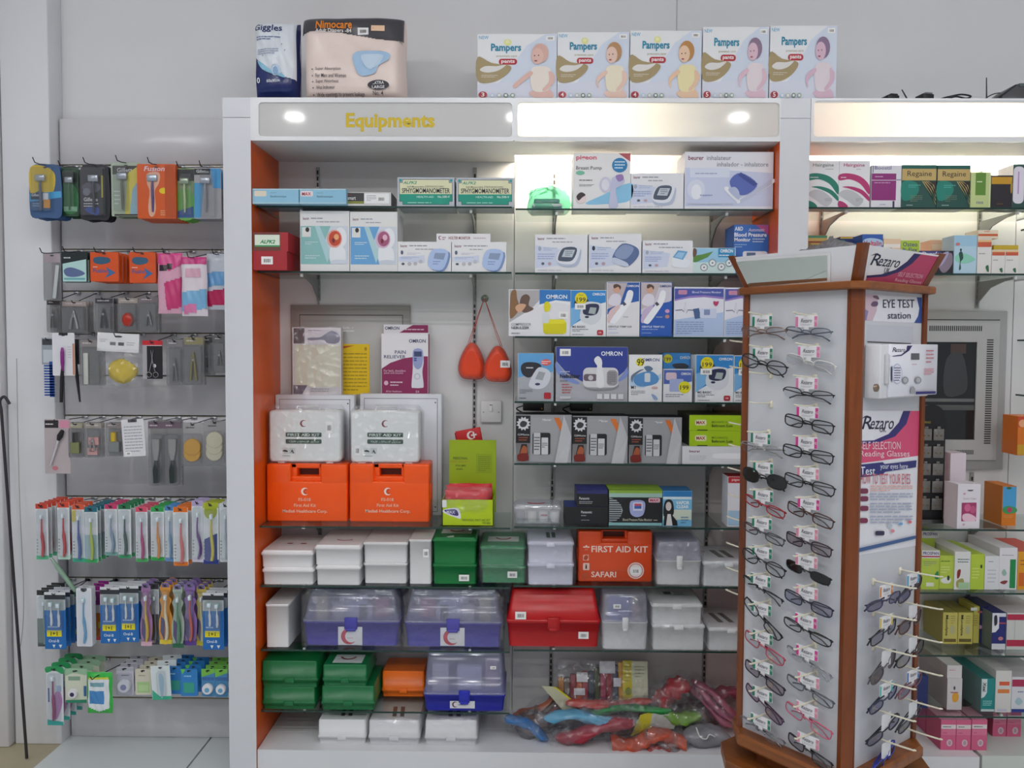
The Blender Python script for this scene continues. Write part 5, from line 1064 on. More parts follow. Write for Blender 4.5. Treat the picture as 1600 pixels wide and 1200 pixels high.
# ------------------------------------------------------------------ tool boxes
def toolbox(px, z, label, base_c, lid_mat, D, yr, taper, sticker=None, wrap=False, handle=None, latch_c=None, Y=None, contents=(), stickops=None, name='tool_box', lidops=()):
    x0, y0, x1, y1 = px; Y = Y or depth_for(px, z, hi=2.9); D = min(D, 2.99 - Y); W, H, xc = dims(px, Y)
    r = empty(name, (xc, Y + D / 2, z), 0, label, 'tool box'); hb = (y1 - yr) / (y1 - y0) * H; m = M(base_c, .3)
    mb = MB(); mb.loft([foot(W * .94, D * .93, .012, 0.0), foot(W * .985, D * .98, .012, hb - .004), foot(W * 1.0, D, .012, hb - .004), foot(W * 1.0, D, .012, hb)], m); mb.build('box_base', r)
    a, b = taper
    mb = MB(); mb.loft([foot(W, D, .012, hb + .0008), foot(W, D, .012, hb + .007), foot(W * .97, D * .97, .012, hb + .007), foot(W * (.97 + (a - .97) * .55), D * (.97 + (b - .97) * .4), .012, hb + (H - hb) * .62), foot(W * a, D * b, .012, H - .004), foot(W * (a - .03), D * (b - .04), .012, H)], lid_mat, False, True)
    lid = mb.build('lid', r)
    lc = M(latch_c or base_c, .3)
    mb = MB(); mb.rbox(-W * .066, -D / 2 - .007, hb - .024, W * .066, -D / 2 + .001, hb + .017, .002, lc, 1); mb.rbox(-W * .05, -D / 2 - .0085, hb - .03, W * .05, -D / 2 - .002, hb - .02, .002, lc, 1); mb.build('latch', r)
    if handle:
        hz = H + .001; hw = W * .26
        mb = MB(); mb.tube([(-hw, handle, hz), (-hw, handle, hz + .004), (-hw * .9, handle - .04, hz + .006), (hw * .9, handle - .04, hz + .006), (hw, handle, hz + .004), (hw, handle, hz)], .0055, lc, 6); mb.build('handle', lid)
        mb = MB(); mb.rbox(-hw * 1.05, handle - .004, H - .002, hw * 1.05, handle + .03, H + .007, .003, lid_mat, 1); mb.build('handle_seat', lid)
    for i, (u, v, w, h, c) in enumerate(contents):
        mb = MB(); mb.rbox((u - w / 2) * W, -D * .36 + .02 * (i % 3), hb * .4, (u + w / 2) * W, -D * .2 + .02 * (i % 3), hb + (H - hb) * v, .003, M(c, .5), 1); mb.build('packed_item', r)
    if sticker:
        print_on(r, px, W, H, -D / 2 - .0006 + D * .012, stickops or (), 'front_sticker')
    if lidops: print_on(lid, px, W, H, -D / 2 - .0012, lidops, 'price_sticker')
    if wrap: wrap_shell(r, W, D, H, int(px[0]), .008)
    return r
LIDP = clear('D8D8EC', .10, .15, 'B4B6D4', .33)
z = SH['L8']
kit((414.5, 945, 451, 1012), z, 'white kit box standing on end beside the orange side, lower', WK, .2, .985, latch=False)
cont = [(-.32, .8, .12, .5, 'D8D08A'), (.0, .75, .3, .4, 'D8DCE2'), (.28, .6, .16, .3, 'D8707A'), (-.15, .55, .12, .3, 'D0CCB8'), (.12, .5, .14, .3, 'DDD8D2')]
stk = lambda x, y: [('r', x, y, x + 38, y + 28.5, 'DDDDE2'), ('c', x + 17, y + 15, 12.5, 'C0485A'), ('l', x + 14, y + 16, x + 33, y + 19, 1, 'B8A8AE')]
toolbox((472.5, 925, 624.5, 1009), z, 'purple toolbox with milky lid, on the left', '4A40A8', LIDP, .17, 972, (.86, .72), True, True, None, '4A48A8', contents=cont, stickops=stk(528, 979.5))
toolbox((631, 926, 785, 1011), z, 'purple toolbox with milky lid, beside the red toolbox', '5048AC', LIDP, .17, 974, (.86, .72), True, True, None, '5450AC', contents=[(c[0] * -1, c[1], c[2], c[3], c[4]) for c in cont], stickops=stk(688, 981))
zr = SH['R8']
toolbox((791.5, 926, 939, 1011), zr, 'solid red plastic toolbox with two price stickers', 'C0181C', M('C61A1E', .3), .19, 972, (.88, .66), True, False, -.0, 'B81418', stickops=[('s', 904, 987, 920, 998)], lidops=[('s', 805, 956, 822, 968)])
toolbox((941, 930, 1013, 1015), zr, 'white tub with clear lid and blue insert, film-wrapped', 'E6E6E8', clear('E8E8F0', .14, .1, 'D0D0E0', .3), .17, 972, (.94, .9), True, True, None, 'E0E0E4', contents=[(-.1, .85, .5, .3, '3A58C0'), (.2, .5, .3, .3, 'C8A0A8')], stickops=[], lidops=[('s', 958, 944, 970, 951)], name='plastic_tub')
two((1019, 977, 1102, 1017.5), (1018, 943, 1098, 974), zr, 'white film-wrapped kit box, lower, right of the tub', 'white film-wrapped kit box, upper, right of the tub', 'E6E7E6', .2, split=.9, wrap=True, tops=[('r', .35, .3, .5, .45, '4A4A4A'), ('r', .56, .3, .76, .5, 'C8CCC4')])
kit((1107, 983, 1178, 1018.5), zr, 'white film-wrapped kit box beside the stand, lower shelf', 'E2E3E3', .22, .9, wrap=True, topops=[('p', [(.2, .3), (.32, .3), (.42, .75), (.3, .75)], '6A6A62'), ('p', [(.42, .3), (.54, .3), (.66, .75), (.54, .75)], '6A6A62')])
zr = SH['R7']
toolbox((1026, 848, 1097, 914), zr, 'white tub with milky lid beside the orange-red case', 'E4E4E4', clear('E8E8F0', .14, .1, 'C8C8D8', .4), .17, 876, (.93, .9), None, True, None, 'E0E0E0', name='plastic_tub')
kit((1099, 878, 1178, 916.5), zr, 'white film-wrapped kit box beside the stand, upper shelf', 'DFE1E2', .22, .9, wrap=True, topops=[('p', [(.3, .3), (.42, .3), (.5, .75), (.38, .75)], '6A6A62'), ('p', [(.5, .3), (.62, .3), (.7, .75), (.58, .75)], '6A6A62'), ('e', .15, .4, .04, .06, 'C89A9A')])
z = SH['L9']
two((409, 1079, 493, 1113), (407, 1036, 496, 1077), z, 'dark green kit box with latch, lower at far left', 'dark green kit box with latch, upper at far left', '0B6A36', .19, split=.3, latch=True)
two((501, 1073, 586, 1110), (503, 1038, 574, 1071), z, 'green kit box with latch, under a film-wrapped one', 'film-wrapped green kit box with white lid label', '0E6E3C', .19, split=.3, latch=True, tops=[('r', .2, .5, .85, .9, 'C8CEC8'), ('p', arc(.5, .55, .2, .2, 20, 160, .25), '7A2A34')])
kit((596, 1035, 664, 1074.5), z, 'bright orange kit box between green and blue boxes', 'FA7208', .19, .25, Y=2.86)
toolbox((661, 1025, 790, 1112.5), z, 'blue toolbox with clear lid and blue carrying handle', '2026A8', LIDP, .2, 1087, (.9, .74), True, False, .02, '1E28B0', contents=[(-.3, .7, .2, .3, 'D8D4C8'), (.05, .6, .3, .3, 'D8D8E0'), (.32, .7, .16, .3, 'C8A8B0')], stickops=[('r', 703, 1096.5, 742, 1108, 'DDDDE2'), ('c', 711, 1102, 4.6, '5A2A3A'), ('l', 716, 1100, 739, 1105, 1, '9AA0A8')], lidops=[('s', 766, 1041, 775, 1046)])
for px, lab in (((496, 1126, 572, 1163), 'white kit box on the base, leftmost of three'), ((575, 1130, 656, 1167), 'white film-wrapped kit box on the base, middle of three'), ((663, 1134, 746, 1172), 'white film-wrapped kit box on the base, right of three')):
    kit(px, BZ, lab, 'E2E3E5', .22, .3, wrap=px[0] > 500, topops=[('p', [(.4, .5), (.48, .5), (.52, .85), (.44, .85)], '5A5A58'), ('p', [(.55, .5), (.63, .5), (.67, .85), (.59, .85)], '5A5A58')])
# ================================================================== heap of bagged goods on the base
def roll_bag(name, a, b, r, col, label, Y=2.8, dz=0.0, cat='bag', film=True, strips=None, group='bagged goods heaped on the base', r2=None):
    """bundle lying between two pixel points, at depth Y (a pair gives a depth at each end)"""
    Ya, Yb_ = Y if isinstance(Y, tuple) else (Y, Y)
    r *= 1.4
    A = at(*a, Ya); B = at(*b, Yb_); mid = (A + B) / 2
    root = empty(name, (mid.x, mid.y, BZ), 0, label, cat, group); off = Vector((mid.x, mid.y, BZ))
    A -= off; B -= off; d = (B - A).normalized(); n_ = Vector((0, 0, 1)) - d * d.z; n_.normalize(); s_ = d.cross(n_)
    k = strips or [col]
    for i, c in enumerate(k):
        o_ = (i - (len(k) - 1) / 2) / max(len(k), 1)
        sh = n_ * (o_ * 2 * r) ; rr = r if len(k) == 1 else r / len(k) * 1.1
        rq = random.Random(int(a[0] + b[1]) + i); ph = [rq.uniform(0, 6.28) for _ in range(5)]; loops = []
        for j in range(16):
            t = j / 15; q = (.4 if j in (0, 15) else .8 if j in (1, 14) else 1) if r2 is None else 1
            cpt_ = A.lerp(B, t) + sh + n_ * (.007 * math.sin(6 * t + ph[0])) + s_ * (.006 * math.cos(8 * t + ph[1])); l = []
            for k_ in range(14):
                an = 2 * math.pi * k_ / 14
                rr_ = rr * q * (1 + .16 * math.sin(3 * an + 9 * t + ph[2]) + .13 * math.sin(5 * an - 21 * t + ph[3]) + .1 * math.sin(17 * t + ph[4]))
                l.append(tuple(cpt_ + n_ * (rr_ * .8 * math.cos(an)) + s_ * (rr_ * 1.25 * math.sin(an))))
            loops.append(l)
        mb = MB(); mb.loft(loops, M(c, .38, noise=.3), r2 is None, r2 is None); mb.build('rolled_strip', root)
    if film:
        pts = [A.lerp(B, t) for t in (-.08, 0, .2, .4, .6, .8, 1, 1.08)]
        mb = MB(); mb.tube([tuple(p) for p in pts], [r * q for q in (1.1, 1.3, 1.5, 1.25, 1.55, 1.3, 1.4, 1.1)], wrapmat(), 12); mb.build('clear_film', root)
    return root
def lying(name, px, label, D, T, col, seed, Y=None, rz=0.0, tilt=-0.9, cat='bag', ops=None, film=False):
    W, H, xc = dims(px, Y); root = empty(name, (xc, Y, at((px[0] + px[2]) / 2, px[3], Y).z), rz, label, cat, 'bagged goods heaped on the base')
    o, sf = pillow('bag_body', W, H, T, M(col, .35) if isinstance(col, str) else col, seed=seed, wob=.004, parent=root)
    if ops: print_on(o, px, W, H, -.0028, ops, 'printed_label', bulge=sf)
    return root
roll_bag('rolled_mat_bag', (790, 1118), (858, 1152), .013, '3A78B8', 'blue roll in film at the left end of the heap', 2.79)
roll_bag('rolled_mat_bag', (800, 1135), (870, 1098), .022, '6A4A3C', 'brown film bag with red scraps, left side of the heap', 2.88, strips=['8A3A2A', '5A4638', 'B0603A'])
roll_bag('rolled_mat_bag', (850, 1118), (970, 1126), .014, '5CAED2', 'light blue roll across the front of the heap', 2.775)
roll_bag('rolled_mat_bag', (868, 1152), (990, 1128), .018, 'A01E34', 'maroon roll below the light blue one', 2.765)
roll_bag('rolled_mat_bag', (884, 1102), (1018, 1097), .012, 'C23A2A', 'thin red roll under the striped bag', 2.83)
roll_bag('rolled_mat_bag', (915, 1112), (1048, 1106), .010, '2A9A4A', 'bright green strip roll below the thin red one', 2.81)
roll_bag('rolled_mat_bag', (1025, 1118), (1095, 1122), .017, '7AA83A', 'olive green bag near the stand', 2.82)
roll_bag('rolled_mat_bag', (1020, 1100), (1075, 1066), .026, 'A81A22', 'red bag slumped beside the striped bag', 2.87)
roll_bag('rolled_mat_bag', (1078, 1066), (1150, 1130), .024, 'B8607C', 'dusty pink roll leaning down to the stand', (2.93, 2.84), strips=['B8607C', 'C06A86', 'A8506E'])
roll_bag('rolled_mat_bag', (1100, 1092), (1160, 1078), .016, 'B04A62', 'dark pink roll end at the back of the heap', 2.95)
roll_bag('rolled_mat_bag', (955, 1163), (1015, 1160), .020, 'C8502E', 'orange-red rolled tube end at the front of the heap', 2.755, r2=1.0)
roll_bag('rolled_mat_bag', (1010, 1146), (1070, 1158), .018, 'CE5A3E', 'orange-red rolled tube lying to the right', 2.76, r2=1.0)
roll_bag('rolled_mat_bag', (1008, 1175), (1050, 1166), .011, 'B83A34', 'short red piece in crinkled film at the front edge', 2.745)
rh = random.Random(11)
for i, (px_, py_, Yq, a_, c_, col) in enumerate(((835, 1120, 2.84, .055, .05, '7A4A3A'), (900, 1140, 2.83, .07, .035, '6A8A9A'), (960, 1118, 2.87, .08, .045, '7A5A5A'), (1030, 1128, 2.86, .07, .05, '8A8A84'), (1075, 1112, 2.88, .06, .055, '7A9A5A'), (1100, 1100, 2.93, .06, .06, 'A86A74'), (1045, 1165, 2.775, .05, .022, 'B07A70'), (880, 1108, 2.9, .06, .06, '8A6A50'))):
    p_ = at(px_, py_, Yq); rt = empty('film_bag', (p_.x, Yq, BZ), 0, ('brown film bag at the left of the heap', 'blue-grey crinkled bag under the light blue roll', 'muddy red bag in the middle of the heap', 'grey crinkled bag behind the folded card', 'mossy crinkled bag behind the olive one', 'rosy crinkled bag under the pink roll', 'small clear bag at the front of the heap', 'tan crinkled bag behind the cream card')[i], 'bag', 'bagged goods heaped on the base')
    hz = max(p_.z - BZ, .02)
    crumple('bag_film', a_ * 1.15, .05, hz * .62 + .012, clear('F0F0F2', .16, .14, 'C8C4C4', .12), 60 + i, rt, (0, 0, hz * .55), .3, 24, 14)
    crumple('bag_contents', a_ * .95, .04, hz * .5, M(col, .5, noise=.35), 80 + i, rt, (0, 0, hz * .5), .28, 20, 12)
# striped bag with cards
W, H, xc = dims((872, 1036, 1016, 1100), 2.9)
root = empty('striped_bag', (xc, 2.895, at(944, 1098, 2.9).z), 0, 'clear bag of coloured strips with white stickers and yellow card', 'bag', 'bagged goods heaped on the base'); root.rotation_euler = (-.25, 0, 0)
cols = ['B4761E', '6A5A50', '8A2432', 'C85A24', 'A02430', '2A3448', '4A5030', 'A83A5A', '9A2430', '2E3A58', 'D89A1E']
for i, c in enumerate(cols):
    w = W * .72 / len(cols); x0 = -W / 2 + i * w
    mb = MB(); mb.rbox(x0, -.012 - .003 * (i % 3), 0.006 * (i % 2), x0 + w * .98, .012, H * (.6 + .036 * i) - .006 * (i % 2), .004, M(c, .45)); mb.build('coloured_strip', root)
mb = MB(); mb.box(W * .2, -.02, 0.0, W * .3, -.017, H * 1.0, M('D8C81E', .4)); mb.box(W * .3, -.02, 0, W * .47, -.017, H * .99, M('D6D8B8', .4)); yc = mb.build('card', root)
print_on(yc, (0, 0, 100, 100), W * .27, H, -.0202, [('l', 48, 10, 88, 40, 4, '8A8A6A'), ('e', 22, 70, 14, 9, '8A9A2A'), ('l', 6, 10, 34, 50, 5, 'A89A1E')], 'card_print', x0=W * .2)
for (u, v, w, h) in ((-.3, .5, .12, .22), (-.05, .7, .17, .28), (.1, .4, .08, .2), (-.33, .2, .12, .16)):
    mb = MB(); mb.box(u * W, -.0196, v * H, (u + w) * W, -.0186, (v + h) * H, M('D8D8DC', .4)); mb.build('sticker', root)
mb = MB(); mb.rbox(-W * .52, -.026, -.004, W * .5, .016, H * 1.02, .01, wrapmat()); mb.build('clear_film', root)
for i, (px_, py_, Yq, a_) in enumerate(((862, 1142, 2.77, .06), (950, 1108, 2.79, .08), (1035, 1150, 2.765, .06), (985, 1092, 2.80, .07), (1060, 1098, 2.84, .07))):
    p_ = at(px_, py_, Yq); rt = empty('film_bag', (p_.x, Yq, BZ), 0, ('loose clear film at the front left of the heap', 'loose clear film over the green roll', 'loose clear film over the folded card', 'loose clear film below the striped bag', 'loose clear film beside the red bag')[i], 'plastic film', 'bagged goods heaped on the base')
    mb = MB(); rq = random.Random(90 + i); n_ = 22; g_ = [[(a_ * (u / n_ - .5) * 2.2 + rq.uniform(-.003, .003), -.016 - .012 * math.sin(u * .7 + i) + rq.uniform(-.006, .006), max(p_.z - BZ - .03, .001) + .075 * v / n_ + rq.uniform(-.003, .003) + .01 * math.sin(u * .5 + i * 2)) for u in range(n_ + 1)] for v in range(n_ + 1)]
    mb.add([q for row in g_ for q in row], [(v * (n_ + 1) + u, v * (n_ + 1) + u + 1, (v + 1) * (n_ + 1) + u + 1, (v + 1) * (n_ + 1) + u) for v in range(n_) for u in range(n_)], clear('FDFDFE', .07, .12, 'E4E4EA', .03), False); mb.build('film_sheet', rt, recalc=False)
# pale card and clear bag with white cord
W, H, xc = dims((846, 1072, 905, 1112), 2.84)
root = empty('printed_card', (xc, 2.84, at(880, 1112, 2.84).z), 0, 'cream and yellow printed card sticking out of the heap', 'card')
mb = MB(); mb.prism([(-W * .5, H), (-W * .2, H * .98), (W * .5, H * .2), (W * .1, 0)], -.001, .001, M('C8C6A8', .5)); mb.build('card_sheet', root)
mb = MB(); mb.prism([(-W * .2, H * .98), (-W * .12, H * .96), (W * .52, H * .26), (W * .5, H * .2)], -.0012, .0012, M('D8CE2E', .5)); mb.build('yellow_edge', root)
W, H, xc = dims((1066, 1128, 1140, 1180), 2.77)
root = empty('cord_bag', (xc, 2.775, BZ), 0, 'clear grey bag with a white cord at the heap\'s right end', 'bag', 'bagged goods heaped on the base')
crumple('bag_body', W * .5, .05, .035, clear('E4E4E8', .16, .12, 'A8A8AE', .5), 12, root, (0, 0, .03), .12, 22, 10)
mb = MB(); mb.tube(spline([(-.04, -.035, .075), (-.03, -.05, .05), (-.01, -.055, .045), (0, -.055, .06), (.02, -.05, .05)]), .0022, M('E0E0DE'), 6); mb.build('cord', root)
W, H, xc = dims((985, 1108, 1060, 1150), 2.80)
root = empty('printed_card', (xc, 2.795, at(1020, 1150, 2.8).z), 0, 'white and yellow folded card in film, middle of the heap', 'card')
mb = MB(); mb.prism([(-W * .5, 0), (-W * .3, H * .8), (-W * .05, H * .95), (-W * .1, H * .3)], -.001, .001, M('D8CE3A', .5)); mb.build('yellow_edge', root)
mb = MB(); mb.prism([(-W * .1, H * .3), (-W * .05, H * .95), (W * .5, H * .75), (W * .4, H * .3)], -.001, .001, M('C4C8C0', .5)); mb.build('card_sheet', root)
# ================================================================== right cabinet
z = SH['S1']; DH = .1; YR = 2.752
def hair(px, c, lab):
    x0, y0, x1, y1 = px; w = x1 - x0; h = y1 - y0
    A = lambda u, v: (x0 + u * w, y0 + v * h)
    ops = [('q', [A(.0, .3), A(.3, .27), A(.7, .34), A(.98, .52), A(.98, .72), A(.7, .5), A(.35, .4), A(.0, .42)], c), ('q', [A(.1, .56), A(.4, .55), A(.75, .62), A(.98, .76), A(.98, .86), A(.7, .7), A(.35, .6)], c), ('q', [A(.0, .72), A(.2, .62), A(.5, .66), A(.8, .84), A(.6, .98), A(.3, .86)], 'C4C4C8'), ('q', [A(.0, .86), A(.2, .9), A(.3, .99), A(.0, .99)], c), ('t', 'Hairgaine', *A(.14, .06), *A(.82, .15), c if c != '0E7A66' else '6A7470', .008), ('l', *A(.55, .17), *A(.85, .2), 1, 'A0A0A4'), ('l', *A(.05, .34), *A(.35, .38), 1, 'E8F0EE'), ('l', *A(.55, .8), *A(.8, .87), 2, 'A0A0A4')]
    carton('hair_tonic_box', lab, 'box', px, z, YR, .09, 'E9E8EA', ops)
hair((1263, 250, 1310.5, 323.5), '0E7A66', 'white box with green swooshes, leftmost in the hair care row')
hair((1311, 250, 1359, 323.5), 'B82C6E', 'white box with magenta swooshes beside the green one')
carton('hair_tonic_box', 'white and purple rectangular hair solution box', 'box', (1361.5, 258, 1408, 324.5), z, YR, .09, 'E6E4EA', [('r', 1361.8, 271, 1400, 281, '8A1E70'), ('r', 1361.8, 282, 1400, 313, '8E2274'), ('T', 'Boostil', 1366, 259.5, 1392, 265, '6A6A9A'), ('l', 1367, 274, 1382, 278, 1, 'D8A8CC'), ('l', 1366, 284, 1396, 287, 1, 'D8A8CC'), ('r', 1363, 258.5, 1364, 270, '3A3A6A'), ('r', 1395, 314, 1398, 324, '2A2A4A'), ('l', 1375, 318, 1392, 321, 1, 'A0A0B8'), ('r', 1400, 280.5, 1407.5, 281.5, '4A4A7A')])
def regaine(px, lab):
    x0, y0, x1, y1 = px; w = x1 - x0; h = y1 - y0
    A = lambda u, v: (x0 + u * w, y0 + v * h)
    ops = [('r', *A(.01, .01), *A(.99, .09), '0F5A50'), ('r', *A(.01, .09), *A(.99, .36), 'C4A868'), ('T', 'Regaine', *A(.16, .14), *A(.86, .3), '3A2E1C', .004), ('q', [A(.02, .4), A(.4, .4), A(.5, .6), A(.3, .8), A(.02, .8)], '128070'), ('p', [A(.6, .38), A(.99, .38), A(.99, .7), A(.8, .6)], '241E1A'), ('l', *A(.2, .45), *A(.55, .54), 2, '58B0A4'), ('l', *A(.25, .7), *A(.6, .86), 4, '6A8068'), ('l', *A(.15, .92), *A(.45, .96), 1, 'B8C8C0')]
    for i in range(4): ops.append(('p', [A(.58 + .05 * i, .38), A(.61 + .05 * i, .38), A(.8 + .04 * i, .62 - .05 * i), A(.99, .93 - .09 * i), A(.99, .9 - .09 * i), A(.76 + .04 * i, .6 - .05 * i)], 'C8B478'))
    carton('hair_tonic_box', lab, 'box', px, z, YR, .09, '0C4A42', ops)
regaine((1408.5, 258, 1463, 325), 'dark green and gold hair box, left of two')
regaine((1464, 259, 1516, 325.5), 'dark green and gold hair box, right of two')
carton('shampoo_box', 'slim pale lime box with green panel', 'box', (1516.5, 270, 1548, 326), z, YR, .08, 'C4D28E', [('r', 1524, 271, 1540, 306, '5E8A2E'), ('l', 1526, 283, 1538, 287, 1, 'E0EAC8'), ('T', 'ISIS', 1526, 316, 1537, 319.5, '5A5A9A'), ('r', 1545, 271, 1547.5, 325, 'D2DCA8')])
carton('hair_tonic_box', 'small black box with gold top edge', 'box', (1548.5, 275.5, 1582, 326.5), z, YR, .08, '1E1820', [('r', 1549, 278, 1581, 289, 'C8961A'), ('e', 1580, 294, 1.6, 10, 'B08A2A'), ('l', 1558, 318, 1572, 322, 1, '6A4A2A')])
carton('hair_tonic_box', 'white and green rounded-panel box at the photo\'s right edge', 'box', (1582.5, 258.5, 1640, 327), z, YR, .09, '1E4A44', [('R', 1583, 262, 1600, 320, 'E4DEE8', 7), ('r', 1590, 270, 1592, 305, 'C08ACC'), ('r', 1603, 262, 1630, 300, '2E7A60')], left='D8D8DC')
# second shelf
z = SH['S2']; Y2 = YR
def small(px, lab, col, ops=(), Y=None, D=.08, zz=None, **k):
    return carton('medicine_box', lab, 'medicine box', px, z if zz is None else zz, Y or YR, D, col, ops, **k)
small((1262, 369, 1292, 428), 'olive and orange medicine box peeking above the stand mirror', 'B89A4E', [('r', 1262.5, 369.5, 1291.5, 373, '2E7A5A'), ('r', 1262.5, 378, 1291.5, 381, '8A3A1A'), ('T', 'Panamo', 1263, 381.5, 1288, 388, '4A3A1A')])
small((1293, 373, 1311, 428), 'green and brown medicine box behind the crumpled film', '7A8A4A', [('r', 1293.5, 373.5, 1319, 377, '3A8A6A')], Y=2.82)
small((1312, 367, 1348, 428), 'long navy medicine box behind the blue one', '1E2A6A', [('r', 1312.5, 367.5, 1347, 370, 'C8A83A')], Y=2.85)
small((1347, 367, 1379, 428), 'blue medicine box with red lettering above the stand', '2A5AA8', [('q', [(1349, 376), (1362, 373), (1378, 377), (1376, 386), (1350, 387)], 'A8C4E0'), ('T', 'Voltalin', 1349, 377, 1377, 385, 'C0303A', .02)])
small((1380, 374, 1407, 428), 'peach and white medicine box beside the blue one', 'E8C8A8', [('r', 1380.5, 382, 1406, 388, 'EFE6DC'), ('l', 1382, 387, 1404, 390, 1, '8A4A3A')])
small((1407.5, 376.5, 1436, 428), 'lime medicine box with blue lettering above the stand', 'A8C23A', [('T', 'Osteo', 1410, 379, 1433, 386, '3A4A7A', .012), ('T', 'Bi-Flex', 1410, 388, 1433, 394, '3A4A7A', .012)])
small((1455, 371, 1491, 428), 'peach cartons of tablets behind the dark box', 'E8B898', [('r', 1455.5, 378, 1472, 386, 'F0D0B4'), ('r', 1472.5, 371.5, 1490, 378, 'F4D4BC'), ('l', 1457, 388, 1488, 393, 2, 'D88A5A')], Y=2.86)
small((1435, 392.5, 1489, 428), 'dark medicine box with white lettering and shoulder picture', '1E1C28', [('r', 1435.5, 393, 1470, 402, '3A3A7A'), ('T', 'Durofen', 1441, 394, 1472, 400.5, 'E4E4EE', .012), ('q', [(1466, 410), (1474, 400), (1486, 396), (1488, 412), (1478, 426), (1470, 424)], '8A7A8A'), ('q', [(1468, 400), (1482, 394), (1474, 412), (1462, 420)], 'A8A0C0')])
small((1490.5, 368, 1526, 428), 'pale blue medicine box with a green figure', 'B8D4E4', [('r', 1491, 368.5, 1525, 385, 'A0C8E0'), ('q', [(1492, 402), (1500, 396), (1512, 398), (1524, 406), (1510, 412), (1496, 410)], '8ED0B8'), ('e', 1501, 391, 1.6, 2.4, '1E3A3A'), ('q', [(1498, 396), (1503, 394), (1505, 404), (1501, 410), (1502, 420), (1499, 422), (1500, 408)], '1E4A44'), ('e', 1496, 382, 3.5, 2.5, 'C87878')])
WH = 'E6E2DE'
def whitemed(px, lab, zz, top=False):
    x0, y0, x1, y1 = px; w = x1 - x0; h = y1 - y0
    return small(px, lab, WH, [('r', x0 + .4, y0 + h * .1, x1 - .4, y0 + h * .24, 'C85A3A'), ('r', x0 + .4, y0 + h * .03, x1 - .4, y0 + h * .1, 'E8C08A'), ('l', x0 + w * .1, y0 + h * .38, x0 + w * .7, y0 + h * .48, 1, 'A8A4A4'), ('q', [(x0 + w * .6, y1 - h * .2), (x0 + w * .8, y1 - h * .24), (x0 + w * .84, y1 - h * .06), (x0 + w * .7, y1 - h * .08)], '3A6A4A')], zz=zz)
H1 = dims((1527, 373, 1549, 428), YR)[1]
whitemed((1527, 373, 1549, 428), 'tall white medicine box with red band and leaf', z)
small((1528, 360, 1560, 373), 'small white and orange carton lying on a tall white box', 'E8D8C0', [('r', 1528.5, 366, 1559, 369.5, 'C85A2A'), ('l', 1538, 361, 1556, 364, 1, 'C86A2A')], zz=z + H1 + .0005)
whitemed((1549.5, 391, 1570, 428.5), 'short white medicine box with red band, left of two', z)
whitemed((1570.5, 391, 1591, 428.5), 'short white medicine box with red band, right of two', z)
H2_ = dims((1570.5, 391, 1591, 428.5), YR)[1]
small((1553, 384, 1591, 391), 'thin yellow-edged leaflet box on the short white boxes', 'C8A82A', (), zz=z + H2_ + .0005, D=.06)
# grey vented appliance door in the wall
px = (1395, 486, 1570, 733); YV = 2.992; W, H, xc = dims(px, YV)
r = empty('vented_cabinet', (xc, YV, at(1480, 733, YV).z), 0, 'grey vented wall cabinet with dark glass door behind the stand', 'wall cabinet')
u = lambda x: (x - px[0]) / (px[2] - px[0]) * W - W / 2
v = lambda y: (px[3] - y) / (px[3] - px[1]) * H
mb = MB(); mb.rbox(-W / 2, -.004, 0, W / 2, .008, H, .002, M('A9A9A8', .4), 1); mb.build('outer_frame', r)
mb = MB(); mb.box(u(1408), -.0046, v(719), u(1558), -.004, v(499), M('2A2A2A', .5)); mb.build('door_gap', r)
mb = MB(); x0_, x1_, z0_, z1_ = u(1409), u(1556.5), v(718), v(500.5); gx0, gx1, gz0, gz1 = u(1440), u(1522), v(686), v(534)
for a, b, c, d in ((x0_, z0_, x1_, gz0), (x0_, gz1, x1_, z1_), (x0_, gz0, gx0, gz1), (gx1, gz0, x1_, gz1)): mb.box(a, -.012, b, c, -.004, d, M('B4B4B2', .35))
dr_ = mb.build('door_frame', r)
mb = MB(); n_ = 26
for i in range(n_): mb.box(u(1447) + (u(1530) - u(1447)) * i / n_, -.0126, v(517), u(1447) + (u(1530) - u(1447)) * (i + .5) / n_, -.0118, v(509), M('262626', .5))
for i in range(46): mb.box(u(1537), -.0126, v(692) + (v(528) - v(692)) * i / 46, u(1547), -.0118, v(692) + (v(528) - v(692)) * (i + .5) / 46, M('262626', .5))
for i in range(16): mb.box(u(1484) + (u(1522) - u(1484)) * i / 16, -.0126, v(709), u(1484) + (u(1522) - u(1484)) * (i + .5) / 16, -.0118, v(702), M('262626', .5))
o = mb.build('vent_slots', dr_); o['kind'] = 'stuff'
mb = MB(); mb.box(gx0 - .002, -.007, gz0 - .002, gx1 + .002, -.006, gz1 + .002, M('24282A', .08)); gl = mb.build('glass_door', r)
print_on(gl, px, W, H, -.0071, [('r', 1482, 537, 1506, 552, '4A3A36'), ('q', [(1476, 560), (1500, 552), (1510, 600), (1500, 616), (1474, 614)], '3A3E40'), ('r', 1441, 622, 1521, 627, '6A6E6C'), ('r', 1441, 632, 1521, 640, '565A58')], 'items_behind_glass')
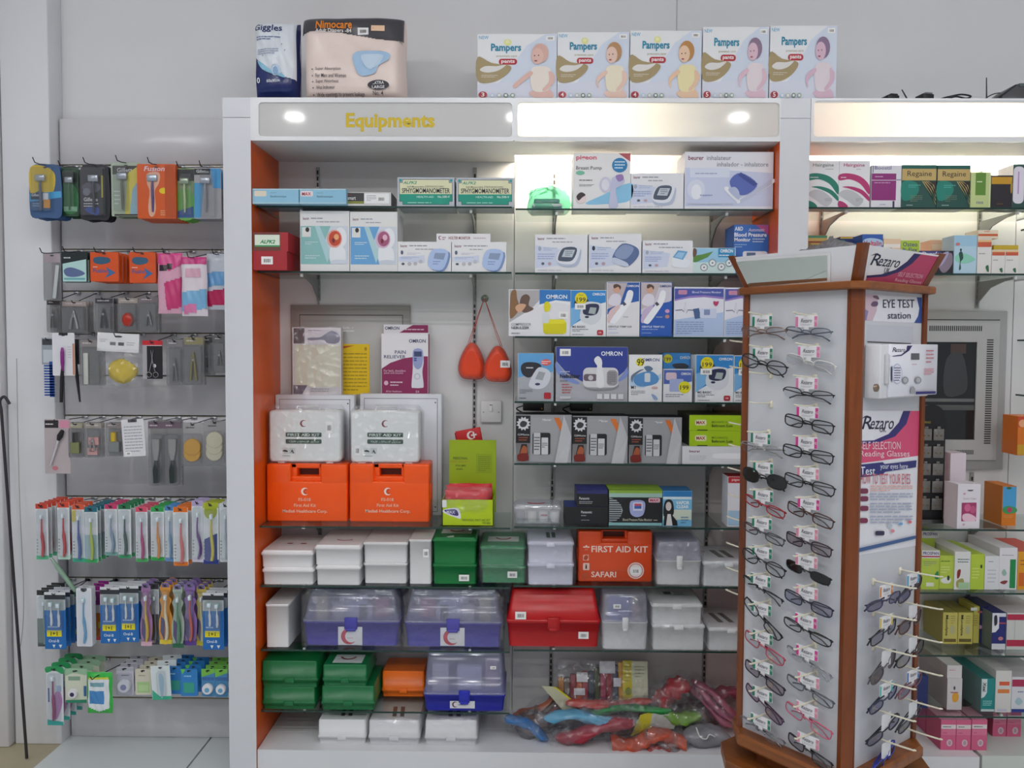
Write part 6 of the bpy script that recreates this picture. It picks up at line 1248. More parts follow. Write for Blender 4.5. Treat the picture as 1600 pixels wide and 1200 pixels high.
# earring card stand
z = SH['S6']; px = (1440, 633, 1484, 818); Y = depth_for(px, z); W, H, xc = dims(px, Y)
r = empty('earring_stand', (xc - .004, Y + .03, z), 0, 'black earring stand with rows of clear earring cards', 'earring stand')
out = [(-W / 2, .004)] + [(W / 2 * math.cos(t), H * .87 + H * .12 * math.sin(t)) for t in [math.pi * i / 12 for i in range(13)]][::1]
out = [(W / 2, .004)] + [(W / 2 * math.cos(math.pi * i / 12), H * .88 + H * .12 * math.sin(math.pi * i / 12)) for i in range(13)] + [(-W / 2, .004)]
mb = MB(); mb.prism(out, -.004, .004, M('17161A', .4)); mb.build('backing_board', r)
mb = MB(); mb.loft([foot(W * 1.02, .06, .02, 0, 5), foot(W * .98, .05, .02, .012, 5)], M('141316', .35)); mb.build('base', r)
print_on(r, px, W, H, -.0046, [('t', 'EARRINGS', 1447, 659, 1460, 662.5, 'B09A3A')])
for i in range(2):
    for j in range(5):
        cx_ = -W * .2 + W * .44 * i; cz = H * (.79 - .148 * j) - .018
        mb = MB(); mb.rbox(cx_ - W * .19, -.009, cz - .02, cx_ + W * .19, -.0065, cz + .02, .002, clear('E4E4E0', .12, .15, '8E8A86', .6), 1); mb.rbox(cx_ - W * .06, -.009, cz + .02, cx_ + W * .06, -.0065, cz + .028, .001, clear('E4E4E0', .12, .15, '8E8A86', .6), 1)
        c = mb.build('earring_card', r)
        for s in (-1, 1):
            mb = MB(); mb.lathe([(.0005, -.0125), (.002, -.0115), (.002, -.0095), (.0005, -.009)], M('C8A23A', .25, .9), (cx_ + s * W * .08, 0, cz - .003), 'y', 8); mb.build('earring', c)
small((1484, 711, 1508, 818), 'pale pink carton behind the nail kit box', 'E4D4DC', (), Y=2.86, zz=z)
small((1493, 748, 1531, 817.5), 'white and pink box with nail polish picture', 'EAE4EA', [('R', 1500, 777, 1525, 806, 'A83A6A', 1), ('e', 1510, 785, 5.5, 6, 'D86A94'), ('e', 1519, 788, 5, 6, 'C85A84'), ('q', [(1502, 796), (1512, 794), (1524, 800), (1522, 806), (1504, 805)], 'F0C8D8'), ('t', 'Corn Caps', 1502, 769, 1524, 773, 'B0A0B8'), ('p', [(1508, 757), (1519, 757), (1517, 759), (1511, 759)], '5A4A54'), ('e', 1504, 763, 2, 1.5, 'D8A0B8'), ('e', 1504, 811, 2, 1.5, 'D8A0B8')], zz=z, rz=.12, D=.07)
small((1566, 747, 1588, 809), 'orange and sky blue box, alone on the shelf', 'D8781A', [('r', 1567, 748, 1588, 784, '4AA0D4'), ('q', [(1567, 783), (1574, 778), (1588, 781), (1588, 788), (1572, 790)], '3A9A5A'), ('e', 1578, 784, 4, 4, 'C83A6A'), ('l', 1569, 792, 1584, 797, 2, 'E0A060'), ('e', 1576, 750, 4, 2, '2A6A4A')], zz=z, D=.11, left='C8741E', Y=2.80)
# third row
z = SH['S7']
def med(px, lab, col, ops=(), **k):
    return small(px, lab, col, ops, Y=k.pop('Y', None) or depth_for(px, k.get('zz', z)), zz=k.pop('zz', z), D=k.pop('D', .2), **k)
LM = 'B8CC4A'
pros = lambda x, y: [('r', x + .3, y + .3, x + 28, y + 12, 'E4E0E4'), ('T', 'PROSPAN', x + 2, y + 2, x + 26.5, y + 7, '2A2A6A', .02), ('r', x, y + 8.5, x + 28, y + 10.5, 'B02A4A'), ('l', x + 3, y + 16, x + 24, y + 25, 3, '9AA87A'), ('q', [(x + 21, y + 38), (x + 26, y + 32), (x + 27, y + 44), (x + 22, y + 44)], '2A8A4A'), ('r', x + 8, y + 50, x + 20, y + 56, 'E0E4D0')]
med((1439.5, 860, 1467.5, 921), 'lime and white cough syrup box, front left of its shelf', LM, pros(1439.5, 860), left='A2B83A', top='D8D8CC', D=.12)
med((1434, 846, 1460, 921), 'taller lime cough syrup box behind the front one', LM, [('r', 1439.3, 846.3, 1465, 857, 'E0DCE0'), ('T', 'PROSPAN', 1441, 848, 1463, 853, '2A2A6A', .02)], Y=2.9, D=.07)
med((1468, 868, 1490, 920), 'lime box with a white swan-like mark', LM, [('q', [(1470, 906), (1478, 902), (1486, 904), (1484, 911), (1474, 911)], 'E6E8E2'), ('l', 1470, 875, 1486, 879, 1, '6A8A2A'), ('e', 1482, 903, 2, 4, '2A3A2A'), ('l', 1470, 884, 1484, 896, 3, 'D6E08A')], top='AFC244', D=.09)
med((1491.5, 862, 1516, 921), 'white box with red berries beside the lime ones', 'E4E4E0', [('l', 1496, 872, 1514, 880, 2, '5A7A7A'), ('q', [(1496, 892), (1501, 890), (1500, 900), (1496, 904)], '8A2A2A'), ('q', [(1495, 908), (1505, 904), (1506, 916), (1496, 918)], 'A8A05A'), ('r', 1498, 910, 1515, 920, 'A8CCA0')])
med((1516.5, 866, 1538, 921), 'lime box between two white boxes', 'B4CC3E', [('l', 1519, 886, 1530, 905, 4, 'D6E07A'), ('e', 1533, 885, 1.5, 3, '2A3A2A')])
med((1538.5, 869, 1561, 921), 'white box with dark green lid edge', 'E2E2E4', [('l', 1544, 876, 1556, 879, 1, '7A8AA0'), ('l', 1543, 888, 1556, 912, 4, 'C0C4CC')], top='E4E6E4', left='3A4A42')
med((1561.5, 856, 1589, 921), 'white box with a green side stripe', 'E6E2E6', [('r', 1578, 874, 1587, 919, '1E8A4A'), ('l', 1565, 866, 1586, 869, 1, 'A0A0A4'), ('q', [(1563, 910), (1570, 907), (1575, 908), (1570, 913)], '8A3A3A'), ('q', [(1565, 895), (1569, 889), (1573, 896), (1569, 900)], '9AB8A8')])
med((1590, 862, 1640, 921.5), 'orange box at the right end of the lime row', 'E09A1E', [('r', 1592, 895, 1640, 916, 'D0661E'), ('l', 1594, 873, 1610, 885, 2, 'A85A1A')], top='D8432A', left='E0DCD8')
z = SH['S8']
yel = lambda x, y: [('r', x + 1, y + 1, x + 22.5, y + 46, 'CCC066'), ('l', x + 12, y + 4, x + 19, y + 18, 4, 'A89A4A'), ('e', x + 15, y + 27, 4, 7, 'B8B48A'), ('r', x + 2, y + 41, x + 21, y + 46, '6A5A2A')]
def vtext(o, px, txt, x0, y0, x1, y1, col):
    W, H, _ = dims(px, depth_for(px, z)); vs, fs = text_mesh(txt, .01); mb = MB(); D = o.dimensions.y
    P = []
    for a, b in vs:
        x = x1 - (x1 - x0) * b; y = y0 + (y1 - y0) * a
        P.append(((x - px[0]) / (px[2] - px[0]) * W - W / 2, -D / 2 - .0022, (px[3] - y) / (px[3] - px[1]) * H))
    mb.add(P, fs, M(col, .5)); mb.build('side_lettering', o, recalc=False)
for px, lab in (((1473, 957, 1496, 1006), 'yellow medicine box with vertical lettering, left'), ((1496.8, 957, 1520, 1006), 'yellow medicine box with vertical lettering, right')):
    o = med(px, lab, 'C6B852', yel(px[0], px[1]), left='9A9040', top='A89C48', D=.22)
    vtext(o, px, 'Mucolyte', px[0] + 3, px[1] + 4, px[0] + 8, px[1] + 36, '3A3420')
med((1521, 949, 1530, 1006), 'yellow carton standing behind the two lettered ones', 'C8BC5A', [('r', 1516, 951, 1526, 956, 'E0E0DC'), ('l', 1519, 962, 1528, 980, 5, 'A09448')], Y=2.86, D=.1)
med((1531, 944, 1543, 1002), 'dark navy box behind the yellow cartons', '2A2A5A', [('r', 1527.5, 952, 1540, 955, 'B05A5A'), ('e', 1532, 977, 3, 3, 'B08A9A')], Y=2.86, D=.1, left='3A3A58')
med((1550, 946, 1572, 1003), 'navy and white box with Arabic lettering', '1E2470', [('p', [(1550.3, 946.3), (1561, 946.3), (1561, 970), (1556, 976), (1550.3, 977)], 'E4E4EA'), ('r', 1561, 946.3, 1571.6, 952, 'D8D8E0'), ('r', 1561, 961, 1571.6, 963, 'B84A5A'), ('e', 1564, 986, 4, 3, 'C07A84'), ('r', 1550.3, 994, 1571.6, 1003, 'D8D8DC'), ('q', [(1553, 952), (1557, 950), (1558, 962), (1554, 966)], '2A2A40')], left='6A7A78', Y=2.8)
med((1573, 951, 1640, 1008), 'white box with two red bands at the photo\'s right edge', 'D0D0CC', [('r', 1573.3, 953, 1640, 962, 'B82A4A'), ('r', 1573.3, 993, 1640, 1003, 'B82A4A'), ('r', 1585, 962, 1586, 993, 'B8B8B4')], top='D8D0D0', Y=2.8)
z = SH['S9']
w9 = [('l', 1483, 1046, 1500, 1049, 1, 'D08A94'), ('q', [(1488, 1086), (1493, 1082), (1498, 1086), (1496, 1096), (1489, 1096)], 'E8A83A'), ('e', 1491, 1075, 1.6, 3, '4A4A5A'), ('l', 1485, 1080, 1498, 1084, 1, 'B05A6A'), ('r', 1480.5, 1059.5, 1502.5, 1060.2, 'A8A4A4')]
H9 = dims((1480, 1060, 1503, 1109), depth_for((1480, 1060, 1503, 1109), z))[1]
med((1480, 1060, 1503, 1109), 'long white carton with a flame mark, lower of two', 'DAD4D4', w9[1:4], left='A89C9A', D=.22)
med((1480, 1040, 1503, 1060), 'long white carton on top of the flame-marked one', 'DCD6D6', [w9[0]], zz=z + H9 + .0006, Y=depth_for((1480, 1060, 1503, 1109), z), left='B0A4A2', D=.22)
med((1432, 1050, 1450, 1100), 'navy blue carton just right of the stand', '24306A', (), Y=2.80, D=.1)
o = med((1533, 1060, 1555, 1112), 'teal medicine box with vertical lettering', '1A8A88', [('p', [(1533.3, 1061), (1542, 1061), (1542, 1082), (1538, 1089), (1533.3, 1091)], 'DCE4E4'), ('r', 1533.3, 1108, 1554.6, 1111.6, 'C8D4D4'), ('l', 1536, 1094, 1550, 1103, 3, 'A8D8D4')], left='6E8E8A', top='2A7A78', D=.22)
vtext(o, (1533, 1060, 1555, 1112), 'Xzal', 1535, 1066, 1540, 1080, '1A2A2E')
med((1555.5, 1048, 1580, 1113), 'white box with two orange bars', 'DCD8D4', [('r', 1561, 1065, 1577, 1071, 'E0603A'), ('r', 1559, 1077, 1577, 1083, 'E0803A'), ('r', 1559, 1108, 1574, 1111, 'C8C4DA')], top='CFCBC8')
med((1580.5, 1058, 1640, 1113), 'white, red and blue box at the photo\'s right edge', 'DCDCE2', [('r', 1581, 1062, 1640, 1073, 'A82A4E'), ('r', 1581, 1108, 1640, 1113, '2A3A8A'), ('q', [(1586, 1096), (1592, 1090), (1598, 1096), (1592, 1102)], 'A8C4CC'), ('l', 1590, 1079, 1610, 1083, 1, '6A7A9A')], top='C8C0C4')
z = B2 + .0004
def pink(px, lab, **k):
    x0, y0, x1, y1 = px; h = y1 - y0
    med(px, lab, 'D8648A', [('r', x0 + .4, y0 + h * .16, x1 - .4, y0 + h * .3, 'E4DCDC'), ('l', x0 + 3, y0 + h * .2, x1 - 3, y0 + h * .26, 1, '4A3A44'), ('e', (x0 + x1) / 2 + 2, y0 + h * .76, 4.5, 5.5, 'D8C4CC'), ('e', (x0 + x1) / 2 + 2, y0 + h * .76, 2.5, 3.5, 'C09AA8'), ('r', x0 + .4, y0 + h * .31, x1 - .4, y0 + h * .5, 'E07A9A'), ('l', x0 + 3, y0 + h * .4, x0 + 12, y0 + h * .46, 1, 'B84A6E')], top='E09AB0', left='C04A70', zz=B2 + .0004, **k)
pink((1470, 1126, 1493.5, 1173), 'pink medicine box, front row left', D=.1)
pink((1494, 1126, 1517, 1173), 'pink medicine box, front row middle', D=.1)
pink((1518, 1128, 1542, 1176), 'pink medicine box, front row right, nearest', D=.1)
pink((1551, 1124, 1572, 1162), 'pink medicine box in the back row, left', Y=2.85, D=.08)
pink((1573, 1124, 1595, 1163), 'pink medicine box in the back row, right', Y=2.85, D=.08)
med((1446, 1128, 1462, 1163), 'pink carton half hidden behind the stand', 'C8547E', (), Y=2.87, zz=B2 + .0004, D=.08)
# orange packet on the side shelf
small((1590, 651, 1640, 712), 'orange packet on a glass shelf at the right edge', 'D8731E', [('r', 1590.3, 651.3, 1640, 668, 'C8442A'), ('e', 1597, 662, 6, 6, 'E8A87A'), ('r', 1590.3, 695, 1640, 711, 'C89A2A')], Y=2.82, zz=SH['N4'], D=.09)
# ================================================================== black gadgets on top of the right cabinet
def gadget(name, label, x, y, Y, cat): return empty(name, (X(x, y, Y), Y, HT), 0, label, cat)
BK = M('1C1A1E', .4)
for p, lab in (((1383, 143, 1403, 151), 'small black charger on the right cabinet, farthest left'), ((1437, 141, 1457, 151), 'small black charger with grey top on the right cabinet')):
    W, H, xc = dims(p, 2.725); r = empty('charger', (xc, 2.735, HT), 0.2, lab, 'charger')
    mb = MB(); mb.rbox(-W / 2, -.02, 0, W / 2, .02, H, .003, BK); mb.build('charger_body', r)
    mb = MB(); mb.rbox(-W * .2, -.016, H, W * .45, .018, H + .006, .002, M('8A888C' if p[0] > 1400 else '2A282C', .4), 1); mb.build('charger_top', r)
r = gadget('antenna', 'short black stick antenna leaning on the right cabinet', 1418, 150, 2.725, 'antenna')
mb = MB(); mb.tube([(0, 0, .004), (-.014, .01, .038)], [.0028, .0018], BK); mb.build('rod', r)
mb = MB(); mb.rbox(-.016, -.012, 0, .022, .012, .005, .002, BK); mb.build('foot_plate', r)
r = tag(MB().tube(spline([(-.05, 0, .003), (-.03, .01, .012), (-.005, .012, .018), (.02, .0, .02), (.045, -.01, .012), (.03, -.012, .004), (0, -.005, .012), (-.03, .004, .004)]), .003, BK, 6).build('cable_coil', None, (X(1492, 148, 2.725), 2.725, HT)), 'coil of black cable on the right cabinet', 'cable')
r = gadget('router', 'black router with antenna and loose cable at top right corner', 1580, 150, 2.775, 'router')
mb = MB(); mb.loft([[(x, y, zz) for x, y in rrect(-.07 + a, -.06, .09, .06, .01)] for zz, a in ((.0, 0), (.012, 0), (.05, .05))], M('222126', .3)); mb.build('router_body', r)
mb = MB(); mb.box(-.01, -.062, .042, .09, .06, .052, M('3A4A48', .3)); mb.build('router_lid', r)
mb = MB(); mb.tube([(-.062, .03, .004), (-.063, .035, .1)], [.003, .0018], BK); mb.build('antenna', r)
mb = MB(); mb.tube(spline([(-.1, -.02, .002), (-.085, 0, .02), (-.05, .01, .04), (0, .02, .048)]), .0016, BK); mb.build('cable', r)
# ================================================================== hanging goods on the slat wall
YW = YB - 0.036
HK = M('3A3A3E', .3, .7); HB_ = M('C4C6CA', .25, .7)
def hook(x, z, ytip, label, zback, tip=True, r=.0017):
    o = empty('display_hook', (x, YW, zback), 0, label, 'hook', 'wire hooks on the slat wall')
    mb = MB(); dz = z - zback
    pts = [(0, 0, 0), (0, (ytip - YW) * .9, dz), (0, ytip - YW, dz)] + ([(0, ytip - YW - .012, dz + .014)] if tip else [(0, ytip - YW - .006, dz + .006)])
    mb.tube(pts, r, HK, 6); mb.build('wire', o)
    mb = MB(); mb.rbox(-.011, -.006, -.006, .011, .0, .004, .001, HB_, 1); mb.build('clip_plate', o)
    return o
CLR = clear('F4F6F8', .13, .07)
CLD = clear('E6E6E6', .14, .1, 'B4AEAC', .16)
def item_brush(root, W, H, c1, c2='F0F0F0', u=0.0, w=.3, top=.8, bot=.12, wave=.12, y=-.007):
    """toothbrush: handle tapering to a neck, head with bristles"""
    z0, z1 = H * bot, H * top; n = 9; rr = W * w * .5
    pts = []; rad = []
    for i in range(n):
        t = i / (n - 1); pts.append((u * W + W * wave * math.sin(t * 6.0) * (1 - t), y, z0 + (z1 - z0) * t)); rad.append(rr * (.55 if i == 0 else (.95 - .25 * math.sin(t * 5) if t < .6 else .62 - .35 * t)))
    rad = [min(max(q, W * .025), .0055) for q in rad]
    mb = MB(); mb.tube(pts, rad, M(c1, .35), 7); b = mb.build('toothbrush', root)
    x, _, zt = pts[-1]
    mb = MB(); mb.rbox(x - W * .09, y - .003, zt - H * .05, x + W * .09, y + .002, zt + H * .04, .002, M(c2, .4), 1); mb.rbox(x - W * .075, y - .009, zt - H * .04, x + W * .075, y - .003, zt + H * .03, .001, M('DCEAF2', .6), 1); mb.build('bristles', b)
def item_razor(root, W, H, c1, c2='B8BCC4', u=0.0, sc=1.0):
    mb = MB(); pts = [(u * W, -.008, H * .12), (u * W + .001, -.009, H * .35), (u * W, -.011, H * .58), (u * W, -.009, H * .7)]
    mb.tube(pts, [.003 * sc, .0048 * sc, .0042 * sc, .003 * sc], M(c1, .3), 8); h = mb.build('razor_handle', root)
    mb = MB(); mb.rbox(u * W - .017 * sc, -.014, H * .68, u * W + .017 * sc, -.006, H * .8, .003, M(c2, .25, .5)); mb.build('razor_head', root)
def blister(root, x0, z0, x1, z1, d, mat=None, r=.008):
    mb = MB(); L = lambda a, y: [(x, y, z) for x, z in rrect(x0 + a, z0 + a, x1 - a, z1 - a, max(r - a * .3, .002), 4)]
    mb.loft([L(0, -.001), L(.001, -d * .6), L(.004, -d)], mat or CLR, False, True); mb.build('blister', root, recalc=False)
def pack(px, Y, label, col, ops=(), r=.004, hole=True, n=0, dy=.018, item=None, cat='blister pack', name='blister_pack', shape=None, bl=None, hooklab=None, zback=None, T=.0014, film=None, tip=False, rz=0.0, ry=0.0, body=None, hookx=.5, ytip=None):
    W, H, xc = dims(px, Y); zb = at((px[0] + px[2]) / 2, px[3], Y).z
    root = empty(name, (xc, Y, zb), rz, label, cat, None if not n else 'stack of ' + label)
    if shape: pts = [((u_ - .5) * W, v_ * H) for u_, v_ in shape]
    else: pts = rrect(-W / 2, 0, W / 2, H, r, 3)
    m = col if not isinstance(col, str) else M(col, .35)
    mb = MB(); mb.prism(pts, -T / 2, T / 2, m); cd = mb.build('card', root)
    x0, y0, x1, y1 = px; w_, h_ = x1 - x0, y1 - y0
    O = []
    for op in ops:   # ops in unit coordinates of the card
        op = list(op); k = op[0]
        if k in 'rRls':
            op[1], op[3] = x0 + op[1] * w_, x0 + op[3] * w_; op[2], op[4] = y0 + op[2] * h_, y0 + op[4] * h_
            if k == 'R': op[6] = op[6] * w_
        elif k in 'tT': op[2], op[4] = x0 + op[2] * w_, x0 + op[4] * w_; op[3], op[5] = y0 + op[3] * h_, y0 + op[5] * h_
        elif k == 'e': op[1], op[2], op[3], op[4] = x0 + op[1] * w_, y0 + op[2] * h_, op[3] * w_, op[4] * h_
        elif k in 'pq': op[1] = [(x0 + a * w_, y0 + b * h_) for a, b in op[1]]
        O.append(tuple(op))
    if hole: O.append(('e', (x0 + x1) / 2, y0 + min(h_ * .06, 5), min(w_ * .14, 3), 1.1, '3A3A3C'))
    print_on(cd, px, W, H, -T / 2, O)
    if item: item(root, W, H)
    if bl: blister(root, (bl[0] - .5) * W, bl[1] * H, (bl[2] - .5) * W, bl[3] * H, bl[4], film)
    root.rotation_euler = (0, ry, rz)
    rnd = random.Random(int(px[0] * 31 + px[1]))
    yb = Y
    for i in range(n):
        c = copy_tree(root); yb = Y + dy * (i + 1); c.location.y = min(yb, YW - .012); c.location.x += rnd.uniform(-.002, .002); c.rotation_euler.z = rz + rnd.uniform(-.05, .05)
        c['label'] = ('first', 'second', 'third', 'fourth', 'fifth', 'sixth')[i] + ' one hanging behind the ' + label
    if hooklab:
        hook(xc + (hookx - .5) * W, zb + H - .006, ytip or Y - (.06 if tip else .012), hooklab, zback if zback is not None else zb + H, tip)
    return root
ZG = {g: at(210, g, 2.985).z for g in GRV}
# ---- row 1: razors
zb1 = ZG[259] - .004
RY = 2.79
oval = smooth([(.08, .0), (.0, .25), (.02, .75), (.12, .98), (.5, 1.0), (.88, .98), (.98, .75), (1, .25), (.92, .0), (.5, 0)], 3)
pack((46, 257, 97, 340), RY, 'rounded blue and yellow razor pack, leftmost in the top row', '3A5A86', [('q', [(.04, .06), (.5, .04), (.8, .2), (.7, .55), (.3, .5), (.04, .55)], 'D8B83A'), ('p', [(.02, .55), (.98, .5), (.98, .62), (.02, .7)], '4AA0D0'), ('r', .04, .54, .4, .66, '24304A'), ('T', 'Gillette', .06, .55, .38, .6, 'E0E4EA'), ('r', .42, .54, .58, .68, 'E0E0E4'), ('r', .43, .66, .64, .82, 'D8943A'), ('l', .1, .72, .36, .8, 2, '9AB4D0')], shape=oval, n=2, dy=.03, item=lambda r, W, H: item_razor(r, W, H, '5A6478', u=-.12), bl=(.1, .1, .75, .95, .018), hooklab='wire hook holding the blue and yellow razor packs', zback=zb1, tip=True)
pack((97, 262, 123, 338), RY + .02, 'dark green razor pack beside the blue one', '2A4A34', [('r', .05, .1, .95, .3, '1E2A24'), ('q', [(.05, .35), (.5, .3), (.95, .5), (.9, .9), (.1, .9)], '3A7A4A'), ('r', .1, .8, .9, .9, '9AC8A8')], n=2, dy=.03, item=lambda r, W, H: item_razor(r, W, H, '2A6A3A', sc=.8), bl=(.1, .1, .9, .95, .016), hooklab='wire hook holding the dark green razor packs', zback=zb1, tip=True)
pack((124, 257, 172, 343), RY, 'rounded black razor pack with white lettering', '24242A', [('T', 'Gillette', .14, .6, .6, .67, 'E4E4EA'), ('l', .14, .69, .62, .78, 2, 'D0D4DE'), ('q', [(.18, .8), (.6, .78), (.6, .92), (.3, .88)], '2A4A9A'), ('r', .72, .2, .78, .6, 'B8A83A'), ('e', .4, .42, .3, .1, '5A5A66'), ('e', .24, .5, .12, .07, '7A7A86')], shape=oval, n=2, dy=.025, item=lambda r, W, H: item_razor(r, W, H, '3A3A44'), bl=(.1, .05, .9, .95, .02, ), hooklab='wire hook holding the black razor packs', zback=zb1, tip=True)
pack((174, 254, 221, 338), RY, 'pale green and yellow razor pack with twisted handle', 'A8B4A0', [('r', .05, .06, .95, .22, '4A4A46'), ('T', 'Gillette', .2, .1, .8, .18, 'D8D8D8'), ('p', [(.55, .2), (.95, .05), (.95, .98), (.45, .98)], 'C8BC5A'), ('p', [(.7, .5), (.95, .3), (.95, .98), (.6, .98)], '8AAABA'), ('l', .1, .5, .3, .8, 4, 'D8E0DC'), ('r', .1, .96, .9, .99, '2A2A2A')], n=2, dy=.03, item=lambda r, W, H: item_razor(r, W, H, '6A6A5A', u=-.1), bl=(.1, .08, .6, .95, .016), hooklab='wire hook holding the pale green razor packs', zback=zb1, tip=True)
pack((216, 257, 276, 342), RY - .01, 'orange razor pack with yellow round sticker, frontmost', 'CE5210', [('T', 'Fusion', .18, .04, .72, .13, 'D8D0E0', .012, .2), ('q', [(.26, .18), (.5, .14), (.6, .2), (.56, .36), (.46, .5), (.48, .8), (.42, .95), (.32, .95), (.28, .8), (.32, .5), (.26, .36)], 'D8A890'), ('e', .68, .49, .11, .055, 'E0C81E'), ('l', .6, .84, .9, .95, 3, 'E8B890'), ('p', [(.72, .02), (.98, .02), (.98, .98), (.72, .98)], 'B4460C')], n=4, dy=.025, T=.014, item=lambda r, W, H: item_razor(r, W, H, '5A4A7A', 'A8B0BC', u=-.1), hooklab='wire hook holding the orange razor packs', zback=zb1, tip=True)
pack((276, 263, 304, 342), RY, 'green-handled razor pack with dark top', '8AA070', [('r', .02, .02, .98, .25, '3A3A3C'), ('q', [(.05, .5), (.5, .4), (.95, .55), (.95, .98), (.05, .98)], '6AA84A'), ('p', [(.05, .85), (.95, .75), (.95, .98), (.05, .98)], '3A5A94')], n=2, dy=.03, item=lambda r, W, H: item_razor(r, W, H, 'C8D8A0', 'A8B49C', sc=.9), bl=(.2, .05, .95, .9, .015), hooklab='wire hook holding the green-handled razor packs', zback=zb1, tip=True)
pack((303, 262, 346, 342), RY, 'grey razor pack with blue side, rightmost in the top row', 'A8A4A8', [('r', .02, .02, .6, .14, '2E2E30'), ('T', 'Gillette', .1, .04, .55, .1, 'E0E0E0'), ('p', [(.02, .3), (.35, .3), (.25, .98), (.02, .98)], '4A98C8'), ('p', [(.6, .02), (.98, .02), (.98, .4), (.7, .4)], '4AA0D8')], n=2, dy=.03, item=lambda r, W, H: item_razor(r, W, H, '9A9AA2', u=-.05), bl=(.25, .02, .85, .95, .018, ), hooklab='wire hook holding the grey razor packs', zback=zb1, tip=True)
# ---- row 2
zb2 = ZG[391] - .004; RY2 = 2.80
def item_stick(c, u=0, w=.12, z0=.1, z1=.8, tilt=0.0):
    def f(r, W, H):
        mb = MB(); mb.rbox((u - w / 2) * W, -.007, H * z0, (u + w / 2) * W, -.003, H * z1, .0015, M(c, .4), 1); o = mb.build('stick', r); o.rotation_euler = (0, tilt, 0)
    return f
pack((68, 395, 96, 470), RY2, 'clear pack with a white plastic stick', CLD, [('r', .05, .02, .95, .2, 'A89AA0')], item=item_stick('E4E6E2', .1, .2, .05, .75, .12), bl=(.05, .02, .95, .8, .014), hooklab='wire hook holding the clear stick pack', zback=zb2, tip=True)
pack((96, 393, 137, 441), RY2, 'teal and black blade pack with white panel', '1E2A2C', [('p', [(.05, .4), (.95, .25), (.95, .98), (.05, .98)], 'B8DCD8'), ('q', [(.1, .6), (.4, .52), (.9, .7), (.6, .82), (.2, .8)], '5A6A94'), ('l', .1, .15, .6, .26, 1, 'D0D8DA'), ('r', .1, .86, .9, .92, '6AA8B0')], n=1, hooklab='wire hook holding the teal blade pack', zback=zb2, tip=True)
def blade(px, lab, n, hl):
    pack(px, RY2, lab, 'D8521A', [('q', [(.12, .22), (.3, .16), (.66, .2), (.7, .34), (.4, .42), (.14, .36)], '2E5A78'), ('T', 'Fusion', .1, .56, .66, .7, '3A5A94', .02), ('p', [(.55, .5), (.9, .7), (.5, .9), (.66, .7)], '3A6AA0'), ('l', .1, .48, .4, .53, 1, 'E8E0E0')], n=n, dy=.025, T=.008, hooklab=hl, zback=zb2, tip=True)
blade((142, 394, 186, 440), 'orange blade cartridge pack, left of two', 4, 'wire hook holding the left orange blade packs')
blade((203, 394, 244, 442), 'orange blade cartridge pack, right of two', 1, 'wire hook holding the right orange blade packs')
def soft(px, lab, col, ops, hl, zb, Y=2.79, T=.022, seed=1, n=0, film=True):
    W, H, xc = dims(px, Y); z0 = at((px[0] + px[2]) / 2, px[3], Y).z
    root = empty('pouch_bag', (xc, Y, z0), 0, lab, 'bag')
    o, sf = pillow('pouch', W, H, T, M(col, .25), seed=seed, wob=.002, parent=root, nx=10, nz=14)
    x0, y0, x1, y1 = px; w_, h_ = x1 - x0, y1 - y0
    def cell(u, v):
        r = None
        for p, c in ops:
            if inside(p, u, v): r = c
        return r
    grid_print(o, px, W, H, sf, cell, 'printed_film')
    if hl: hook(xc, z0 + H - .006, Y - .05, hl, zb, True)
    return root, W, H, sf, o
b_ = soft((247, 395, 286, 490), 'pink wipes bag with dark patch, left of three', 'DDA8BE', [([(0, 0), (1, 0), (1, .2), (.5, .3), (0, .16)], 'D84A8A'), ([(.1, .2), (.62, .18), (.62, .28), (.1, .3)], '2A1A24'), ([(.3, .5), (1, .4), (1, .9), (.4, .95)], 'C83A74')], 'wire hook holding the left pink bag', zb2, seed=41)
b_ = soft((284, 401, 324, 494), 'pink and pale blue pad bag, middle of three', 'E0D4DC', [([(0, 0), (1, 0), (1, .12), (0, .12)], 'C83A7E'), ([(.2, .2), (.8, .2), (.8, .35), (.2, .35)], 'D8A8BC'), ([(0, .6), (1, .55), (1, .88), (0, .92)], '7AAED4'), ([(.1, .82), (.6, .8), (.6, .95), (.1, .97)], 'D87AA8')], 'wire hook holding the middle pad bag', zb2, seed=42, Y=2.765)
b_ = soft((323, 396, 362, 484), 'blue and crimson pad bag beside the pillar', 'C8CCD6', [([(0, .35), (1, .3), (1, .55), (0, .6)], '6AA0D0'), ([(0, .68), (1, .62), (1, .9), (0, .95)], 'B82058')], 'wire hook holding the blue and crimson bag', zb2, seed=43)
# ---- row 3
zb3 = ZG[456.5] - .003; RY3 = 2.83
def tool(c, z0=.15, z1=.7, u=0.0, met=.7):
    def f(r, W, H):
        for s in (-1, 1):
            mb = MB(); mb.tube([(u * W + s * W * .14, -.006, H * z0), (u * W + s * W * .08, -.007, H * (z0 + z1) / 2), (u * W, -.006, H * z1)], [W * .06, W * .05, W * .025], M(c, .25, met), 6); mb.build('blade_arm', r)
        mb = MB(); mb.lathe([(.004, -.009), (.004, -.003)], M('C8C8CC', .2, .8), (u * W, 0, H * (z0 + (z1 - z0) * .7)), 'y', 8); mb.build('pivot', r)
    return f
def clr(px, lab, hl, zb, Y, it, top='6E6668', n=1, ops=(), base=None, cat='blister pack', tip=False):
    pack(px, Y, lab, base or CLD, [('r', .05, .02, .95, .16, top), ('l', .15, .05, .85, .12, 1, 'C8C0C0')] + list(ops), n=n, dy=.02, item=it, bl=(.05, .02, .95, .82, .013), hooklab=hl, zback=zb, cat=cat, tip=tip)
